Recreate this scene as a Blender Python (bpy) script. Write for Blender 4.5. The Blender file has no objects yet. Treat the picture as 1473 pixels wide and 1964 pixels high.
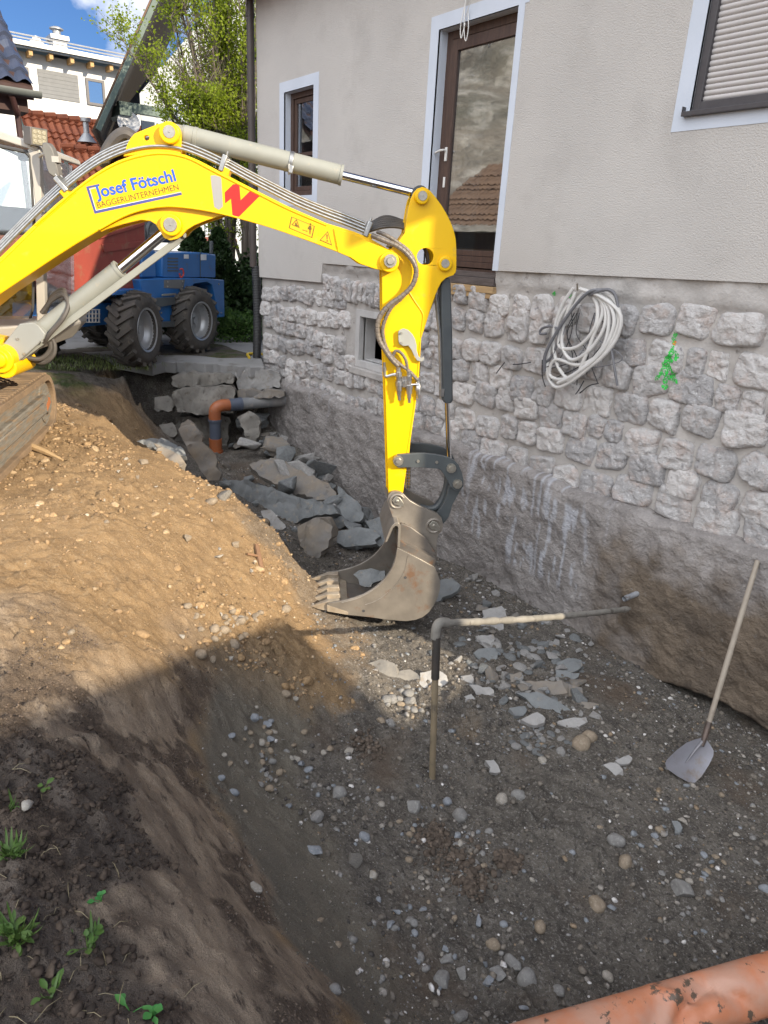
import bpy, bmesh, math, random
import numpy as np
from mathutils import Vector, Matrix
from mathutils.geometry import tessellate_polygon
random.seed(7); RNG = np.random.default_rng(11)
S = bpy.context.scene
COL = S.collection
# ------------------------------------------------------------------ camera (solved from the wall's vanishing points)
F, CX, CY = 1345.0, 736.5, 982.0
def unit(v): v = np.asarray(v, float); return v/np.linalg.norm(v)
_v1 = np.array([-330.0-CX, 420.0-CY]); _v2x = -200.0; _v2y = -(F*F+_v1[0]*_v2x)/_v1[1]
_ex = -unit([_v1[0], _v1[1], F]); _ez = -unit([_v2x, _v2y, F]); _ez = unit(_ez-_ex*_ex.dot(_ez)); _ey = np.cross(_ez, _ex)
ROT = np.stack([_ex, _ey, _ez])
EYE = np.array([0.0, -5.2, 0.0])
FWD = ROT @ np.array([0, 0, 1.0])
def ray(px, py): return ROT @ unit([px-CX, py-CY, F])
def on_plane(px, py, p0, n):
    d = ray(px, py); return EYE + d*(np.dot(np.asarray(p0)-EYE, n)/np.dot(d, n))
def at_y(px, py, y=0.0): return on_plane(px, py, (0, y, 0), np.array([0, 1.0, 0]))
def at_x(px, py, x): return on_plane(px, py, (x, 0, 0), np.array([1.0, 0, 0]))
def at_z(px, py, z): return on_plane(px, py, (0, 0, z), np.array([0, 0, 1.0]))
def at_depth(px, py, t):
    d = ray(px, py); return EYE + d*t/d.dot(FWD)
cam = bpy.data.cameras.new('camera'); camo = bpy.data.objects.new('camera', cam); COL.objects.link(camo)
cam.sensor_fit = 'VERTICAL'; cam.sensor_height = 24.0; cam.sensor_width = 18.0
cam.lens = F/1964.0*24.0; cam.clip_start = 0.05; cam.clip_end = 2000
_r, _d = ROT @ np.array([1.0, 0, 0]), ROT @ np.array([0, 1.0, 0])
camo.matrix_world = Matrix(((_r[0], -_d[0], -FWD[0], EYE[0]), (_r[1], -_d[1], -FWD[1], EYE[1]), (_r[2], -_d[2], -FWD[2], EYE[2]), (0, 0, 0, 1)))
S.camera = camo
# ------------------------------------------------------------------ sun, sky, exposure
SXY = unit([0.966, 0.26]); SLOPE = 0.46
SUN = unit([SXY[0], SXY[1], SLOPE]); EL = math.atan(SLOPE)
sl = bpy.data.lights.new('sun', 'SUN'); sl.energy = 4.7; sl.angle = math.radians(0.5); sl.color = (1.0, 0.87, 0.68)
so = bpy.data.objects.new('sun', sl); COL.objects.link(so); so.location = (10, 3, 12)
so.rotation_euler = Vector(-SUN).to_track_quat('-Z', 'Y').to_euler()
W = bpy.data.worlds.new('World'); S.world = W; W.use_nodes = True
nt = W.node_tree; nt.nodes.clear()
def wn(t, **k):
    n = nt.nodes.new(t)
    for a, b in k.items(): setattr(n, a, b)
    return n
sky = wn('ShaderNodeTexSky', sky_type='NISHITA', sun_disc=False, sun_elevation=EL, sun_rotation=math.atan2(SXY[0], SXY[1]), air_density=1.0, dust_density=0.15, ozone_density=1.0)
tc = wn('ShaderNodeTexCoord'); mp = wn('ShaderNodeMapping'); mp.inputs['Scale'].default_value = (1, 1, 1.6)
no = wn('ShaderNodeTexNoise'); no.inputs['Scale'].default_value = 6.0; no.inputs['Detail'].default_value = 8; no.inputs['Roughness'].default_value = 0.55
L = nt.links.new
def wmath(op, a, b=None, clamp=False):
    n = wn('ShaderNodeMath', operation=op, use_clamp=clamp)
    for i_, v in enumerate((a, b)):
        if v is None: continue
        if isinstance(v, (int, float)): n.inputs[i_].default_value = v
        else: L(v, n.inputs[i_])
    return n.outputs[0]
def wdot(d):
    n = wn('ShaderNodeVectorMath', operation='DOT_PRODUCT'); L(tc.outputs['Generated'], n.inputs[0]); n.inputs[1].default_value = tuple(unit(d)); return n.outputs['Value']
def wrange(v, a, b, lo=0.0, hi=1.0):
    n = wn('ShaderNodeMapRange'); n.inputs['From Min'].default_value = a; n.inputs['From Max'].default_value = b; n.inputs['To Min'].default_value = lo; n.inputs['To Max'].default_value = hi; L(v, n.inputs['Value']); return n.outputs[0]
L(tc.outputs['Generated'], mp.inputs['Vector']); L(mp.outputs[0], no.inputs['Vector'])
fill_cloud = wrange(wdot((0.30, -0.80, 0.52)), 0.30, 0.85)             # unseen bright cloud bank, added behind the viewer and overhead as fill light
puff = wrange(wdot(ray(140, 85)), 0.988, 0.999)                   # one white cloud over the far house
cov = wmath('ADD', wmath('MULTIPLY', fill_cloud, 0.45), wmath('MULTIPLY', puff, 0.20))
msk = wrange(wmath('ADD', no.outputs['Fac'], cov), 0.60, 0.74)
cc_ = wn('ShaderNodeMix', data_type='RGBA'); cc_.inputs['A'].default_value = (4.6, 4.75, 5.1, 1); cc_.inputs['B'].default_value = (10.1, 10.4, 11.0, 1); L(fill_cloud, cc_.inputs['Factor'])
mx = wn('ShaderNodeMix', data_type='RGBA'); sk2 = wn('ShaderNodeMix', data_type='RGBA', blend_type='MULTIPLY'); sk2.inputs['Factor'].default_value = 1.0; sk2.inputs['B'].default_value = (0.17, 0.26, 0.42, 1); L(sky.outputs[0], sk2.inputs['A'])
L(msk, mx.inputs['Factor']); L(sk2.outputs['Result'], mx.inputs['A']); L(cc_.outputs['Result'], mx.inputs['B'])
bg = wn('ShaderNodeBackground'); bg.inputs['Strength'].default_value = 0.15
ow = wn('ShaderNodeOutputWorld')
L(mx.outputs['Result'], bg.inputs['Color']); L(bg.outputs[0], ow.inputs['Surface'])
S.view_settings.view_transform = 'Standard'; S.view_settings.look = 'None'; S.view_settings.gamma = 1.0
S.view_settings.exposure = 0.82
S.cycles.max_bounces = 8; S.cycles.diffuse_bounces = 4; S.cycles.glossy_bounces = 4; S.cycles.transparent_max_bounces = 12
# ------------------------------------------------------------------ noise for shapes
def _hash(ix, iy, iz, seed):
    h = (ix*374761393 + iy*668265263 + iz*2147483647 + seed*1274126177) & 0xFFFFFFFF
    h = ((h ^ (h >> 13))*1274126177) & 0xFFFFFFFF
    return ((h ^ (h >> 16)) & 0xFFFF)/65535.0
def vnoise(x, y, z=None, seed=0):
    x = np.asarray(x, float); y = np.asarray(y, float); z = np.zeros_like(x) if z is None else np.asarray(z, float)
    xi, yi, zi = np.floor(x).astype(np.int64), np.floor(y).astype(np.int64), np.floor(z).astype(np.int64)
    fx, fy, fz = x-xi, y-yi, z-zi
    fx, fy, fz = [t*t*(3-2*t) for t in (fx, fy, fz)]
    r = 0
    for a in (0, 1):
        for b in (0, 1):
            for c in (0, 1):
                r = r + _hash(xi+a, yi+b, zi+c, seed)*(fx if a else 1-fx)*(fy if b else 1-fy)*(fz if c else 1-fz)
    return r*2-1
def fbm(x, y, z=None, seed=0, octs=4, gain=0.5):
    r, a, f = 0, 1.0, 1.0
    for o in range(octs):
        r = r + a*vnoise(np.asarray(x)*f, np.asarray(y)*f, None if z is None else np.asarray(z)*f, seed+o*17); a *= gain; f *= 2.03
    return r
# ------------------------------------------------------------------ materials
MATS = {}
def nmat(name):
    m = bpy.data.materials.new(name); m.use_nodes = True
    return m, m.node_tree, m.node_tree.nodes['Principled BSDF']
def mat(name, c, c2=None, rough=0.6, metal=0.0, scale=4.0, bump=0.0, bscale=60.0, spec=0.5, contrast=(0.35, 0.65), c3=None, s3=18.0, p3=(0.58, 0.7), stretch=(1, 1, 1), bdist=0.01, rvar=0.0, coat=0.0):
    """Principled surface: two colours mixed by noise, a third in patches (dirt, wear), bump."""
    if name in MATS: return MATS[name]
    m, t, b = nmat(name); MATS[name] = m
    N = t.nodes.new; Lk = t.links.new
    b.inputs['Roughness'].default_value = rough; b.inputs['Metallic'].default_value = metal
    b.inputs['Specular IOR Level'].default_value = spec; b.inputs['Coat Weight'].default_value = coat
    co = N('ShaderNodeTexCoord'); mpn = N('ShaderNodeMapping'); mpn.inputs['Scale'].default_value = stretch
    Lk(co.outputs['Object'], mpn.inputs['Vector']); vec = mpn.outputs[0]
    def noise(sc, det=6, ro=0.55):
        n = N('ShaderNodeTexNoise'); n.inputs['Scale'].default_value = sc; n.inputs['Detail'].default_value = det; n.inputs['Roughness'].default_value = ro
        Lk(vec, n.inputs['Vector']); return n.outputs['Fac']
    def ramp(fac, p):
        r = N('ShaderNodeMapRange'); r.inputs['From Min'].default_value = p[0]; r.inputs['From Max'].default_value = p[1]; Lk(fac, r.inputs['Value']); return r.outputs[0]
    def mix(fac, a, bb):
        x = N('ShaderNodeMix'); x.data_type = 'RGBA'
        if isinstance(fac, float): x.inputs['Factor'].default_value = fac
        else: Lk(fac, x.inputs['Factor'])
        for s, v in (('A', a), ('B', bb)):
            if isinstance(v, tuple): x.inputs[s].default_value = (*v, 1)
            else: Lk(v, x.inputs[s])
        return x.outputs['Result']
    col = mix(ramp(noise(scale), contrast), c, c2 or tuple(v*0.8 for v in c))
    if c3: col = mix(ramp(noise(s3, 8, 0.65), p3), col, c3)
    Lk(col, b.inputs['Base Color'])
    if rvar:
        r = N('ShaderNodeMapRange'); r.inputs['To Min'].default_value = max(0.02, rough-rvar); r.inputs['To Max'].default_value = min(1, rough+rvar); Lk(noise(scale*3), r.inputs['Value']); Lk(r.outputs[0], b.inputs['Roughness'])
    if bump:
        bn = N('ShaderNodeBump'); bn.inputs['Strength'].default_value = bump; bn.inputs['Distance'].default_value = bdist
        Lk(noise(bscale, 8, 0.6), bn.inputs['Height']); Lk(bn.outputs[0], b.inputs['Normal'])
    return m
# ------------------------------------------------------------------ mesh builder
def basis(d):
    d = unit(d); a = np.array([0, 0, 1.0]) if abs(d[2]) < 0.9 else np.array([1.0, 0, 0])
    u = unit(np.cross(a, d)); return u, np.cross(d, u), d
class MB:
    def __init__(s): s.v = []; s.f = []; s.m = []; s.n = 0; s.cv = []
    def add(s, verts, faces, mi=0, cv=None):
        verts = np.asarray(verts, float); o = s.n
        s.v.append(verts); s.n += len(verts)
        s.f += [tuple(int(i)+o for i in f) for f in faces]; s.m += [mi]*len(faces)
        s.cv.append(np.full(len(verts), 0.5) if cv is None else (np.full(len(verts), cv) if np.isscalar(cv) else np.asarray(cv)))
        return s
    def box(s, c, size, ax=None, mi=0):
        ax = np.eye(3) if ax is None else np.asarray(ax, float); c = np.asarray(c, float)
        p = [c+ax[0]*size[0]/2*i+ax[1]*size[1]/2*j+ax[2]*size[2]/2*k for k in (-1, 1) for j in (-1, 1) for i in (-1, 1)]
        return s.add(p, [(0, 2, 3, 1), (4, 5, 7, 6), (0, 1, 5, 4), (2, 6, 7, 3), (0, 4, 6, 2), (1, 3, 7, 5)], mi)
    def span(s, a, b, mi=0):
        a, b = np.asarray(a, float), np.asarray(b, float); return s.box((a+b)/2, np.abs(b-a), None, mi)
    def bar(s, a, b, w, h, up=(0, 0, 1), mi=0):
        a, b = np.asarray(a, float), np.asarray(b, float); d = unit(b-a)
        sd = np.cross(d, np.asarray(up, float)); sd = unit(sd) if np.linalg.norm(sd) > 1e-6 else basis(d)[0]
        return s.box((a+b)/2, (np.linalg.norm(b-a), w, h), (d, sd, np.cross(sd, d)), mi)
    def prism(s, pts, vec, holes=(), mi=0):
        loops = [np.asarray(pts, float)]+[np.asarray(h, float) for h in holes]; vec = np.asarray(vec, float)
        tri = tessellate_polygon([[Vector(p) for p in l] for l in loops])
        P = np.concatenate(loops); n = len(P)
        nor = np.zeros(3)
        for t in tri: nor += np.cross(P[t[1]]-P[t[0]], P[t[2]]-P[t[0]])
        flip = np.dot(nor, vec) > 0
        f = [tuple(t[::-1]) if flip else tuple(t) for t in tri] + [tuple(i+n for i in (t if flip else t[::-1])) for t in tri]
        o = 0
        for l in loops:
            k = len(l)
            for i in range(k): a, b = o+i, o+(i+1) % k; f.append((a, b, b+n, a+n))
            o += k
        s.add(np.concatenate([P, P+vec]), f, mi); return s
    def tube(s, path, r, seg=10, mi=0, cap=True, closed=False):
        P = [np.asarray(p, float) for p in path]; n = len(P); rr = np.full(n, r) if np.isscalar(r) else np.asarray(r)
        T = [unit(P[min(i+1, n-1)]-P[max(i-1, 0)]) for i in range(n)]
        u = basis(T[0])[0]; V = []
        for i in range(n):
            u = unit(u-T[i]*u.dot(T[i])); w = np.cross(T[i], u)
            V += [P[i]+(u*math.cos(a)+w*math.sin(a))*rr[i] for a in np.linspace(0, 2*math.pi, seg, endpoint=False)]
        f = [(i*seg+j, i*seg+(j+1) % seg, (i+1)*seg+(j+1) % seg, (i+1)*seg+j) for i in range(n-1) for j in range(seg)]
        if cap: f += [tuple(range(seg))[::-1], tuple(range((n-1)*seg, n*seg))]
        return s.add(V, f, mi)
    def cyl(s, a, b, r, seg=20, r2=None, mi=0): return s.tube([a, b], [r, r if r2 is None else r2], seg, mi)
    def lathe(s, o, d, prof, seg=28, mi=0, closed=False):
        u, w, d = basis(d); o = np.asarray(o, float); n = len(prof); V = []
        for (t, r) in prof: V += [o+d*t+(u*math.cos(a)+w*math.sin(a))*r for a in np.linspace(0, 2*math.pi, seg, endpoint=False)]
        k = n if closed else n-1
        f = [(i*seg+j, i*seg+(j+1) % seg, ((i+1) % n)*seg+(j+1) % seg, ((i+1) % n)*seg+j) for i in range(k) for j in range(seg)]
        return s.add(V, f, mi)
    def build(s, name, mats, parent=None, smooth=35, bevel=0.0, seg=2, cvname=None):
        V = np.concatenate(s.v) if s.v else np.zeros((0, 3))
        me = bpy.data.meshes.new(name); me.from_pydata(V.tolist(), [], s.f)
        mats = mats if isinstance(mats, (list, tuple)) else [mats]
        for m in mats: me.materials.append(m)
        if len(mats) > 1: me.polygons.foreach_set('material_index', s.m)
        if cvname:
            a = me.attributes.new(cvname, 'FLOAT', 'POINT'); a.data.foreach_set('value', np.concatenate(s.cv).astype(np.float32))
        if smooth is not None:
            me.polygons.foreach_set('use_smooth', [True]*len(me.polygons)); me.set_sharp_from_angle(angle=math.radians(smooth))
        me.update(); bm = bmesh.new(); bm.from_mesh(me); bmesh.ops.recalc_face_normals(bm, faces=bm.faces); bm.to_mesh(me); bm.free()
        o = bpy.data.objects.new(name, me); COL.objects.link(o)
        if parent is not None: o.parent = parent
        if bevel:
            b = o.modifiers.new('bevel', 'BEVEL'); b.width = bevel; b.segments = seg; b.limit_method = 'ANGLE'; b.angle_limit = math.radians(40)
        return o
def place(o, loc):
    """move a world-built top-level mesh so its origin sits at its base"""
    loc = Vector(loc); o.data.transform(Matrix.Translation(-loc)); o.location = loc; return o
def tag(o, label=None, cat=None, group=None, kind=None):
    if label: o['label'] = label
    if cat: o['category'] = cat
    if cat and not kind: o['kind'] = 'thing'
    if group: o['group'] = group
    if kind: o['kind'] = kind
    return o
ROOTS = []
def thing(name, label, cat, group=None, base=(0, 0, 0)):
    o = bpy.data.objects.new(name, None); COL.objects.link(o); o['_b'] = 1; del o['_b']
    o.empty_display_size = 0.2; ROOTS.append((o, Vector(base)))
    return tag(o, label, cat, group)
def finish_roots():
    for o, b in ROOTS:                      # parts are built in world space: put the Empty at the base, keep the parts where they are
        o.location = b
        for ch in o.children: ch.matrix_parent_inverse = Matrix.Translation(-b)
def smooth_path(pts, n=8):
    P = [np.asarray(p, float) for p in pts]; Q = [2*P[0]-P[1]]+P+[2*P[-1]-P[-2]]; out = []
    for i in range(1, len(Q)-2):
        for k in range(n):
            t = k/n; a, b, c, d = Q[i-1], Q[i], Q[i+1], Q[i+2]
            out.append(0.5*((2*b)+(c-a)*t+(2*a-5*b+4*c-d)*t*t+(3*b-a-3*c+d)*t**3))
    return out+[P[-1]]
def mesh_np(name, V, F4, mats, parent=None, smooth=True):
    """fast mesh from numpy: F4 (n,k) faces of equal size"""
    V = np.asarray(V, np.float32); F4 = np.asarray(F4, np.int32); k = F4.shape[1]
    me = bpy.data.meshes.new(name); me.vertices.add(len(V)); me.vertices.foreach_set('co', V.ravel())
    me.loops.add(F4.size); me.loops.foreach_set('vertex_index', F4.ravel())
    me.polygons.add(len(F4)); me.polygons.foreach_set('loop_start', np.arange(0, F4.size, k, dtype=np.int32)); me.polygons.foreach_set('loop_total', np.full(len(F4), k, np.int32))
    me.polygons.foreach_set('use_smooth', [smooth]*len(F4))
    for m in (mats if isinstance(mats, (list, tuple)) else [mats]): me.materials.append(m)
    me.update(calc_edges=True); me.validate()
    o = bpy.data.objects.new(name, me); COL.objects.link(o)
    if parent is not None: o.parent = parent
    return o
def attr(o, name, vals):
    a = o.data.attributes.new(name, 'FLOAT', 'POINT'); a.data.foreach_set('value', np.asarray(vals, np.float32))
# ------------------------------------------------------------------ ground: one sheet with the pit dug into it
GZ = -1.75
CP = [(0,1964,-1.72),(300,1964,-1.75),(0,1700,-1.72),(0,1500,-1.73),(0,1400,-1.75),(150,1750,-1.74),(100,1550,-1.75),(200,1480,-1.82),
 (250,1900,-1.80),(450,1930,-1.98),(330,1700,-1.98),(250,1550,-1.93),(450,1750,-2.15),(600,1950,-2.20),
 (250,1250,-2.10),(370,1500,-2.35),(520,1750,-2.45),(700,1955,-2.60),
 (330,1270,-2.25),(450,1500,-2.75),(600,1750,-2.85),(560,1500,-3.05),(640,1750,-3.0),(760,1950,-3.08),
 (700,1500,-3.15),(830,1480,-3.2),(1000,1600,-3.22),(1300,1700,-3.22),(900,1850,-3.2),(1200,1900,-3.2),(1470,1900,-3.2),(1330,1460,-3.2),(1450,1500,-3.22),(1100,1350,-3.18),(950,1250,-3.2),
 (830,1200,-3.2),(760,1250,-3.12),(690,1250,-3.05),(640,1270,-2.95),(600,1330,-2.95),(690,1370,-3.08),(590,1420,-3.03),(520,1350,-2.85),
 (0,1000,-1.75),(0,1200,-1.78),(200,1000,-1.85),(150,1200,-1.95),(300,1100,-2.12),(420,1060,-2.30),(500,1120,-2.52),(420,1200,-2.45),(540,1170,-2.72),(100,880,-1.76),(200,880,-1.82),
 (120,745,-1.75),(200,800,-1.8),(300,860,-1.9),(360,900,-2.02),(430,938,-2.15),(520,1010,-2.42),(575,1085,-2.66),(598,1180,-2.9),
 (260,800,-2.35),(280,840,-2.7),(310,830,-2.8),(450,900,-2.87),(560,880,-2.85),(600,1000,-3.10),(700,1060,-3.20),(640,965,-3.10),(560,830,-2.75),(545,790,-2.55),(410,860,-2.95),(500,860,-2.82),
 (240,715,-1.76),(150,690,-1.75),(60,700,-1.75),(180,730,-1.77),(230,752,-1.87),(268,762,-2.08)]
XYZ = [tuple(at_z(*c)) for c in CP]
XYZ += [(-5.0+d, -0.12, z) for d, z in ((-2.6,-3.3),(-1.6,-3.3),(-0.6,-3.3),(0.6,-3.28),(1.6,-3.28),(2.6,-3.28),(3.5,-3.3),(4.6,-3.3),(6,-3.3))]
XYZ += [(-6.2,-2.15,-2.75),(-5.25,-2.05,-3.05),(-6.9,-2.6,-2.6),(-7.7,-2.45,-2.65),(-8.7,-2.1,-2.7),(-9.5,-1.7,-2.7)]
XYZ += [(-10.85,-1.4,-1.76),(-10.4,-0.65,-1.76),(-10.15,-0.15,-1.76),(-10.15,-1.05,-2.78),(-10.0,-0.55,-2.8),(-9.75,-0.1,-2.65),(-11.3,-1.6,-1.76),(-10.9,-2.3,-1.76),(-10.1,-2.85,-1.75),(-10.8,0.3,-1.76)]
XYZ += [(-12.5,-1,GZ),(-12.5,-4,GZ),(-9.5,-4.3,GZ),(-8,-6,GZ),(-5,-6.6,GZ),(-3,-6.2,GZ),(0,-6.2,-1.72),(2.2,-6.2,GZ),(-12.5,-7,GZ),(4,-5,GZ),(3.8,-2,GZ),(3.6,0,GZ),(1.8,-2.4,-3.2),(1.0,-1,-3.28),(2.3,-1,-3.25),(1.2,-3.6,-3.1),(0.9,-4.6,-1.85),(0,-5.0,-1.75),(-0.2,-4.2,-2.6),(-0.3,-3.6,-3.1),(-7,-4.8,GZ),(-6.4,-4.0,-1.76),(-5.3,-4.4,-1.77)]
XYZ = np.array(XYZ)
def _fit(P):
    n = len(P); d = np.linalg.norm(P[:, None, :2]-P[None, :, :2], axis=2)
    A = np.zeros((n+3, n+3)); A[:n, :n] = -d + np.eye(n)*0.02; A[:n, n] = 1; A[:n, n+1:] = P[:, :2]; A[n, :n] = 1; A[n+1:, :n] = P[:, :2].T
    return np.linalg.solve(A, np.concatenate([P[:, 2], np.zeros(3)]))
_w = _fit(XYZ)
def base_z(x, y):
    x = np.asarray(x, float); y = np.asarray(y, float); sh = x.shape; x = x.ravel(); y = y.ravel(); z = np.empty_like(x); n = len(XYZ)
    for i in range(0, len(x), 40000):
        q = np.stack([x[i:i+40000], y[i:i+40000]], 1)
        d = np.sqrt(((q[:, None]-XYZ[None, :, :2])**2).sum(2))
        z[i:i+40000] = -d @ _w[:n] + _w[n] + q @ _w[n+1:]
    z = np.clip(z, -3.36, -1.70)
    def box(x0, x1, m): return np.clip((x-x0)/m, 0, 1)*np.clip((x1-x)/m, 0, 1)
    k = box(-12.6, 3.8, 0.6)*np.clip((y+6.6)/0.6, 0, 1)
    k = k*np.where((x < -10.3), np.clip((0.3-y)/0.3, 0, 1), 1)
    z = GZ+(z-GZ)*k
    z = np.where((y > 0.35) & (x > -10.25), np.minimum(z, -1.9), z)
    return z.reshape(sh)
def zone(x, y):
    """0..1 weights: clay bank, scree, gravel floor"""
    x = np.asarray(x, float); y = np.asarray(y, float)
    wob = 0.16*fbm(x*1.7, y*1.7, seed=5, octs=4)
    return wob
def detail(x, y, zb):
    dep = np.clip((GZ-zb)/1.4, 0, 1)                     # 0 at ground level, 1 on the pit floor
    x = np.asarray(x, float); y = np.asarray(y, float)
    r = 0.030*fbm(x*1.6, y*1.6, seed=1, octs=3)
    clod = np.abs(fbm(x*9, y*9, seed=21, octs=4, gain=0.6))
    fine = fbm(x*26, y*26, seed=31, octs=3, gain=0.6)
    bank = np.exp(-((dep-0.38)/0.22)**2)*np.clip((-3.4-y)/0.5, 0, 1)*np.clip((x+4.4)/0.6, 0, 1)      # scraped smooth bank next to the camera
    sh = vnoise(x*0.9, y*2.2, seed=77)
    rough = (1-0.55*bank)*(0.7+0.5*vnoise(x*1.3, y*1.3, seed=8))
    tear = np.clip(vnoise(x*2.6, y*6.0, seed=55)+.5*vnoise(x*7, y*13, seed=56)-0.05, 0, .5)*2
    scr = bank*(0.012*fbm(x*1.5+y*2.0, y*16, seed=41, octs=3)+tear*(0.030*np.abs(fbm(x*11, y*20, seed=60, octs=3, gain=.6))-.020))
    flat = np.clip(1-np.abs(dep)*40, 0, 1)*np.clip((-9.6-x)/0.8, 0, 1)       # trodden yard round the far corner
    lump = np.clip(vnoise(x*3.1, y*3.1, seed=70)+.25, 0, 1)
    return (r + rough*((0.020+0.030*lump)*clod+0.012*fine))*(1-0.85*flat) + scr - 0.02
def ground_z(x, y):
    zb = base_z(x, y); return zb+detail(x, y, zb)
def hit_ground(px, py):
    """where the line of sight through a picture point meets the ground"""
    d = ray(px, py); ts = np.linspace(1.2, 40, 3200); P = EYE+d[None]*ts[:, None]
    ok = np.nonzero(P[:, 2] < base_z(P[:, 0], P[:, 1]))[0]
    p = P[ok[0]] if len(ok) else P[-1]
    return np.array([p[0], p[1], float(ground_z(p[:1], p[1:2])[0])])
def lines(segs):
    out = [np.array([segs[0][0]])]
    for a, b, st in segs: out.append(np.linspace(a, b, max(2, int(round((b-a)/st))+1))[1:])
    return np.concatenate(out)
GX = lines([(-900,-200,140),(-200,-60,28),(-60,-20,6),(-20,-12,0.5),(-12,-5.6,0.032),(-5.6,0.4,0.0165),(0.4,4,0.09),(4,12,1),(12,60,8),(60,900,140)])
GY = lines([(-900,-200,140),(-200,-40,20),(-40,-8,2.5),(-8,-5.4,0.12),(-5.4,0.06,0.0165),(0.06,0.4,0.06),(0.4,4,0.3),(4,40,4),(40,200,20),(200,900,140)])
gx, gy = np.meshgrid(GX, GY, indexing='ij')
gz = ground_z(gx, gy)
inb = (gx > -14) & (gx < 5) & (gy > -8) & (gy < 3)
gz = np.where(inb, gz, GZ)
nx, ny = gx.shape; idx = np.arange(nx*ny).reshape(nx, ny)
q = np.stack([idx[:-1, :-1], idx[1:, :-1], idx[1:, 1:], idx[:-1, 1:]], -1).reshape(-1, 4)
def soil_mat():
    m, t, b = nmat('soil'); N = t.nodes.new; Lk = t.links.new
    b.inputs['Roughness'].default_value = 0.92; b.inputs['Specular IOR Level'].default_value = 0.25
    co = N('ShaderNodeTexCoord')
    def noise(sc, det=7, ro=0.6, st=None):
        n = N('ShaderNodeTexNoise'); n.inputs['Scale'].default_value = sc; n.inputs['Detail'].default_value = det; n.inputs['Roughness'].default_value = ro
        if st:
            mpn = N('ShaderNodeMapping'); mpn.inputs['Scale'].default_value = st; mpn.inputs['Rotation'].default_value = (0, 0, 0.12); Lk(co.outputs['Object'], mpn.inputs['Vector']); Lk(mpn.outputs[0], n.inputs['Vector'])
        else: Lk(co.outputs['Object'], n.inputs['Vector'])
        return n.outputs['Fac']
    def rng(f, a, c, lo=0.0, hi=1.0):
        r = N('ShaderNodeMapRange'); r.inputs['From Min'].default_value = a; r.inputs['From Max'].default_value = c; r.inputs['To Min'].default_value = lo; r.inputs['To Max'].default_value = hi; Lk(f, r.inputs['Value']); return r.outputs[0]
    def mix(f, a, c, mode='MIX'):
        x = N('ShaderNodeMix'); x.data_type = 'RGBA'; x.blend_type = mode
        if isinstance(f, float): x.inputs['Factor'].default_value = f
        else: Lk(f, x.inputs['Factor'])
        for s_, v in (('A', a), ('B', c)):
            if isinstance(v, tuple): x.inputs[s_].default_value = (*v, 1)
            else: Lk(v, x.inputs[s_])
        return x.outputs['Result']
    def at(n):
        a = N('ShaderNodeAttribute'); a.attribute_name = n; return a.outputs['Fac']
    big = noise(1.1); mid = noise(7); fin = noise(60, 5, 0.7); grain = noise(260, 3, 0.6)
    tan = mix(rng(mid, .35, .65), (0.35, 0.235, 0.125), (0.25, 0.165, 0.088))         # mound
    tan = mix(rng(fin, .52, .75), tan, (0.40, 0.30, 0.19))
    clay = mix(rng(noise(2.2, 5, .6, (1, 5, 1)), .42, .6), (0.40, 0.315, 0.23), (0.25, 0.195, 0.145))
    clay = mix(rng(noise(9, 8, .7, (1, 3.2, 1)), .55, .66), clay, (0.095, 0.072, 0.057))
    top = mix(rng(mid, .4, .6), (0.115, 0.092, 0.074), (0.165, 0.135, 0.11))          # topsoil
    scree = mix(rng(mid, .4, .62), (0.22, 0.195, 0.155), (0.175, 0.157, 0.127))
    scree = mix(rng(grain, .5, .7), scree, (0.21, 0.19, 0.15))
    floor = mix(rng(mid, .38, .62), (0.175, 0.157, 0.134), (0.098, 0.087, 0.075))
    floor = mix(rng(fin, .52, .66), floor, (0.28, 0.26, 0.235)); floor = mix(rng(noise(34, 4, .7), .54, .66), floor, (0.065, 0.058, 0.052))
    floor = mix(rng(big, .55, .68), floor, (0.13, 0.10, 0.076))
    c = mix(at('tan'), floor, tan); c = mix(at('scree'), c, scree); c = mix(at('clay'), c, clay); c = mix(at('top'), c, top)
    c = mix(at('tear'), c, mix(rng(fin, .45, .6), (0.085, 0.064, 0.050), (0.150, 0.112, 0.083)))
    yard = mix(rng(mid, .4, .6), (0.12, 0.105, 0.088), (0.085, 0.072, 0.060))
    grs = mix(rng(mid, .4, .6), (0.05, 0.07, 0.02), (0.10, 0.085, 0.05)); yard = mix(rng(big, .5, .56), yard, grs)
    c = mix(at('yard'), c, yard)
    c = mix(0.6, c, mix(rng(grain, .3, .7), (0.55, 0.53, 0.5), (1.35, 1.37, 1.4)), 'MULTIPLY')
    Lk(c, b.inputs['Base Color'])
    b1 = N('ShaderNodeBump'); b1.inputs['Strength'].default_value = 0.75; b1.inputs['Distance'].default_value = 0.03; Lk(fin, b1.inputs['Height'])
    b2 = N('ShaderNodeBump'); b2.inputs['Strength'].default_value = 0.7; b2.inputs['Distance'].default_value = 0.010; Lk(grain, b2.inputs['Height']); Lk(b1.outputs[0], b2.inputs['Normal']); Lk(b2.outputs[0], b.inputs['Normal'])
    return m
SOIL = soil_mat()
ground = mesh_np('ground', np.stack([gx, gy, gz], -1).reshape(-1, 3), q, SOIL); tag(ground, 'bare soil yard with a deep gravel pit dug along the house wall', 'ground', kind='structure')
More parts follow.
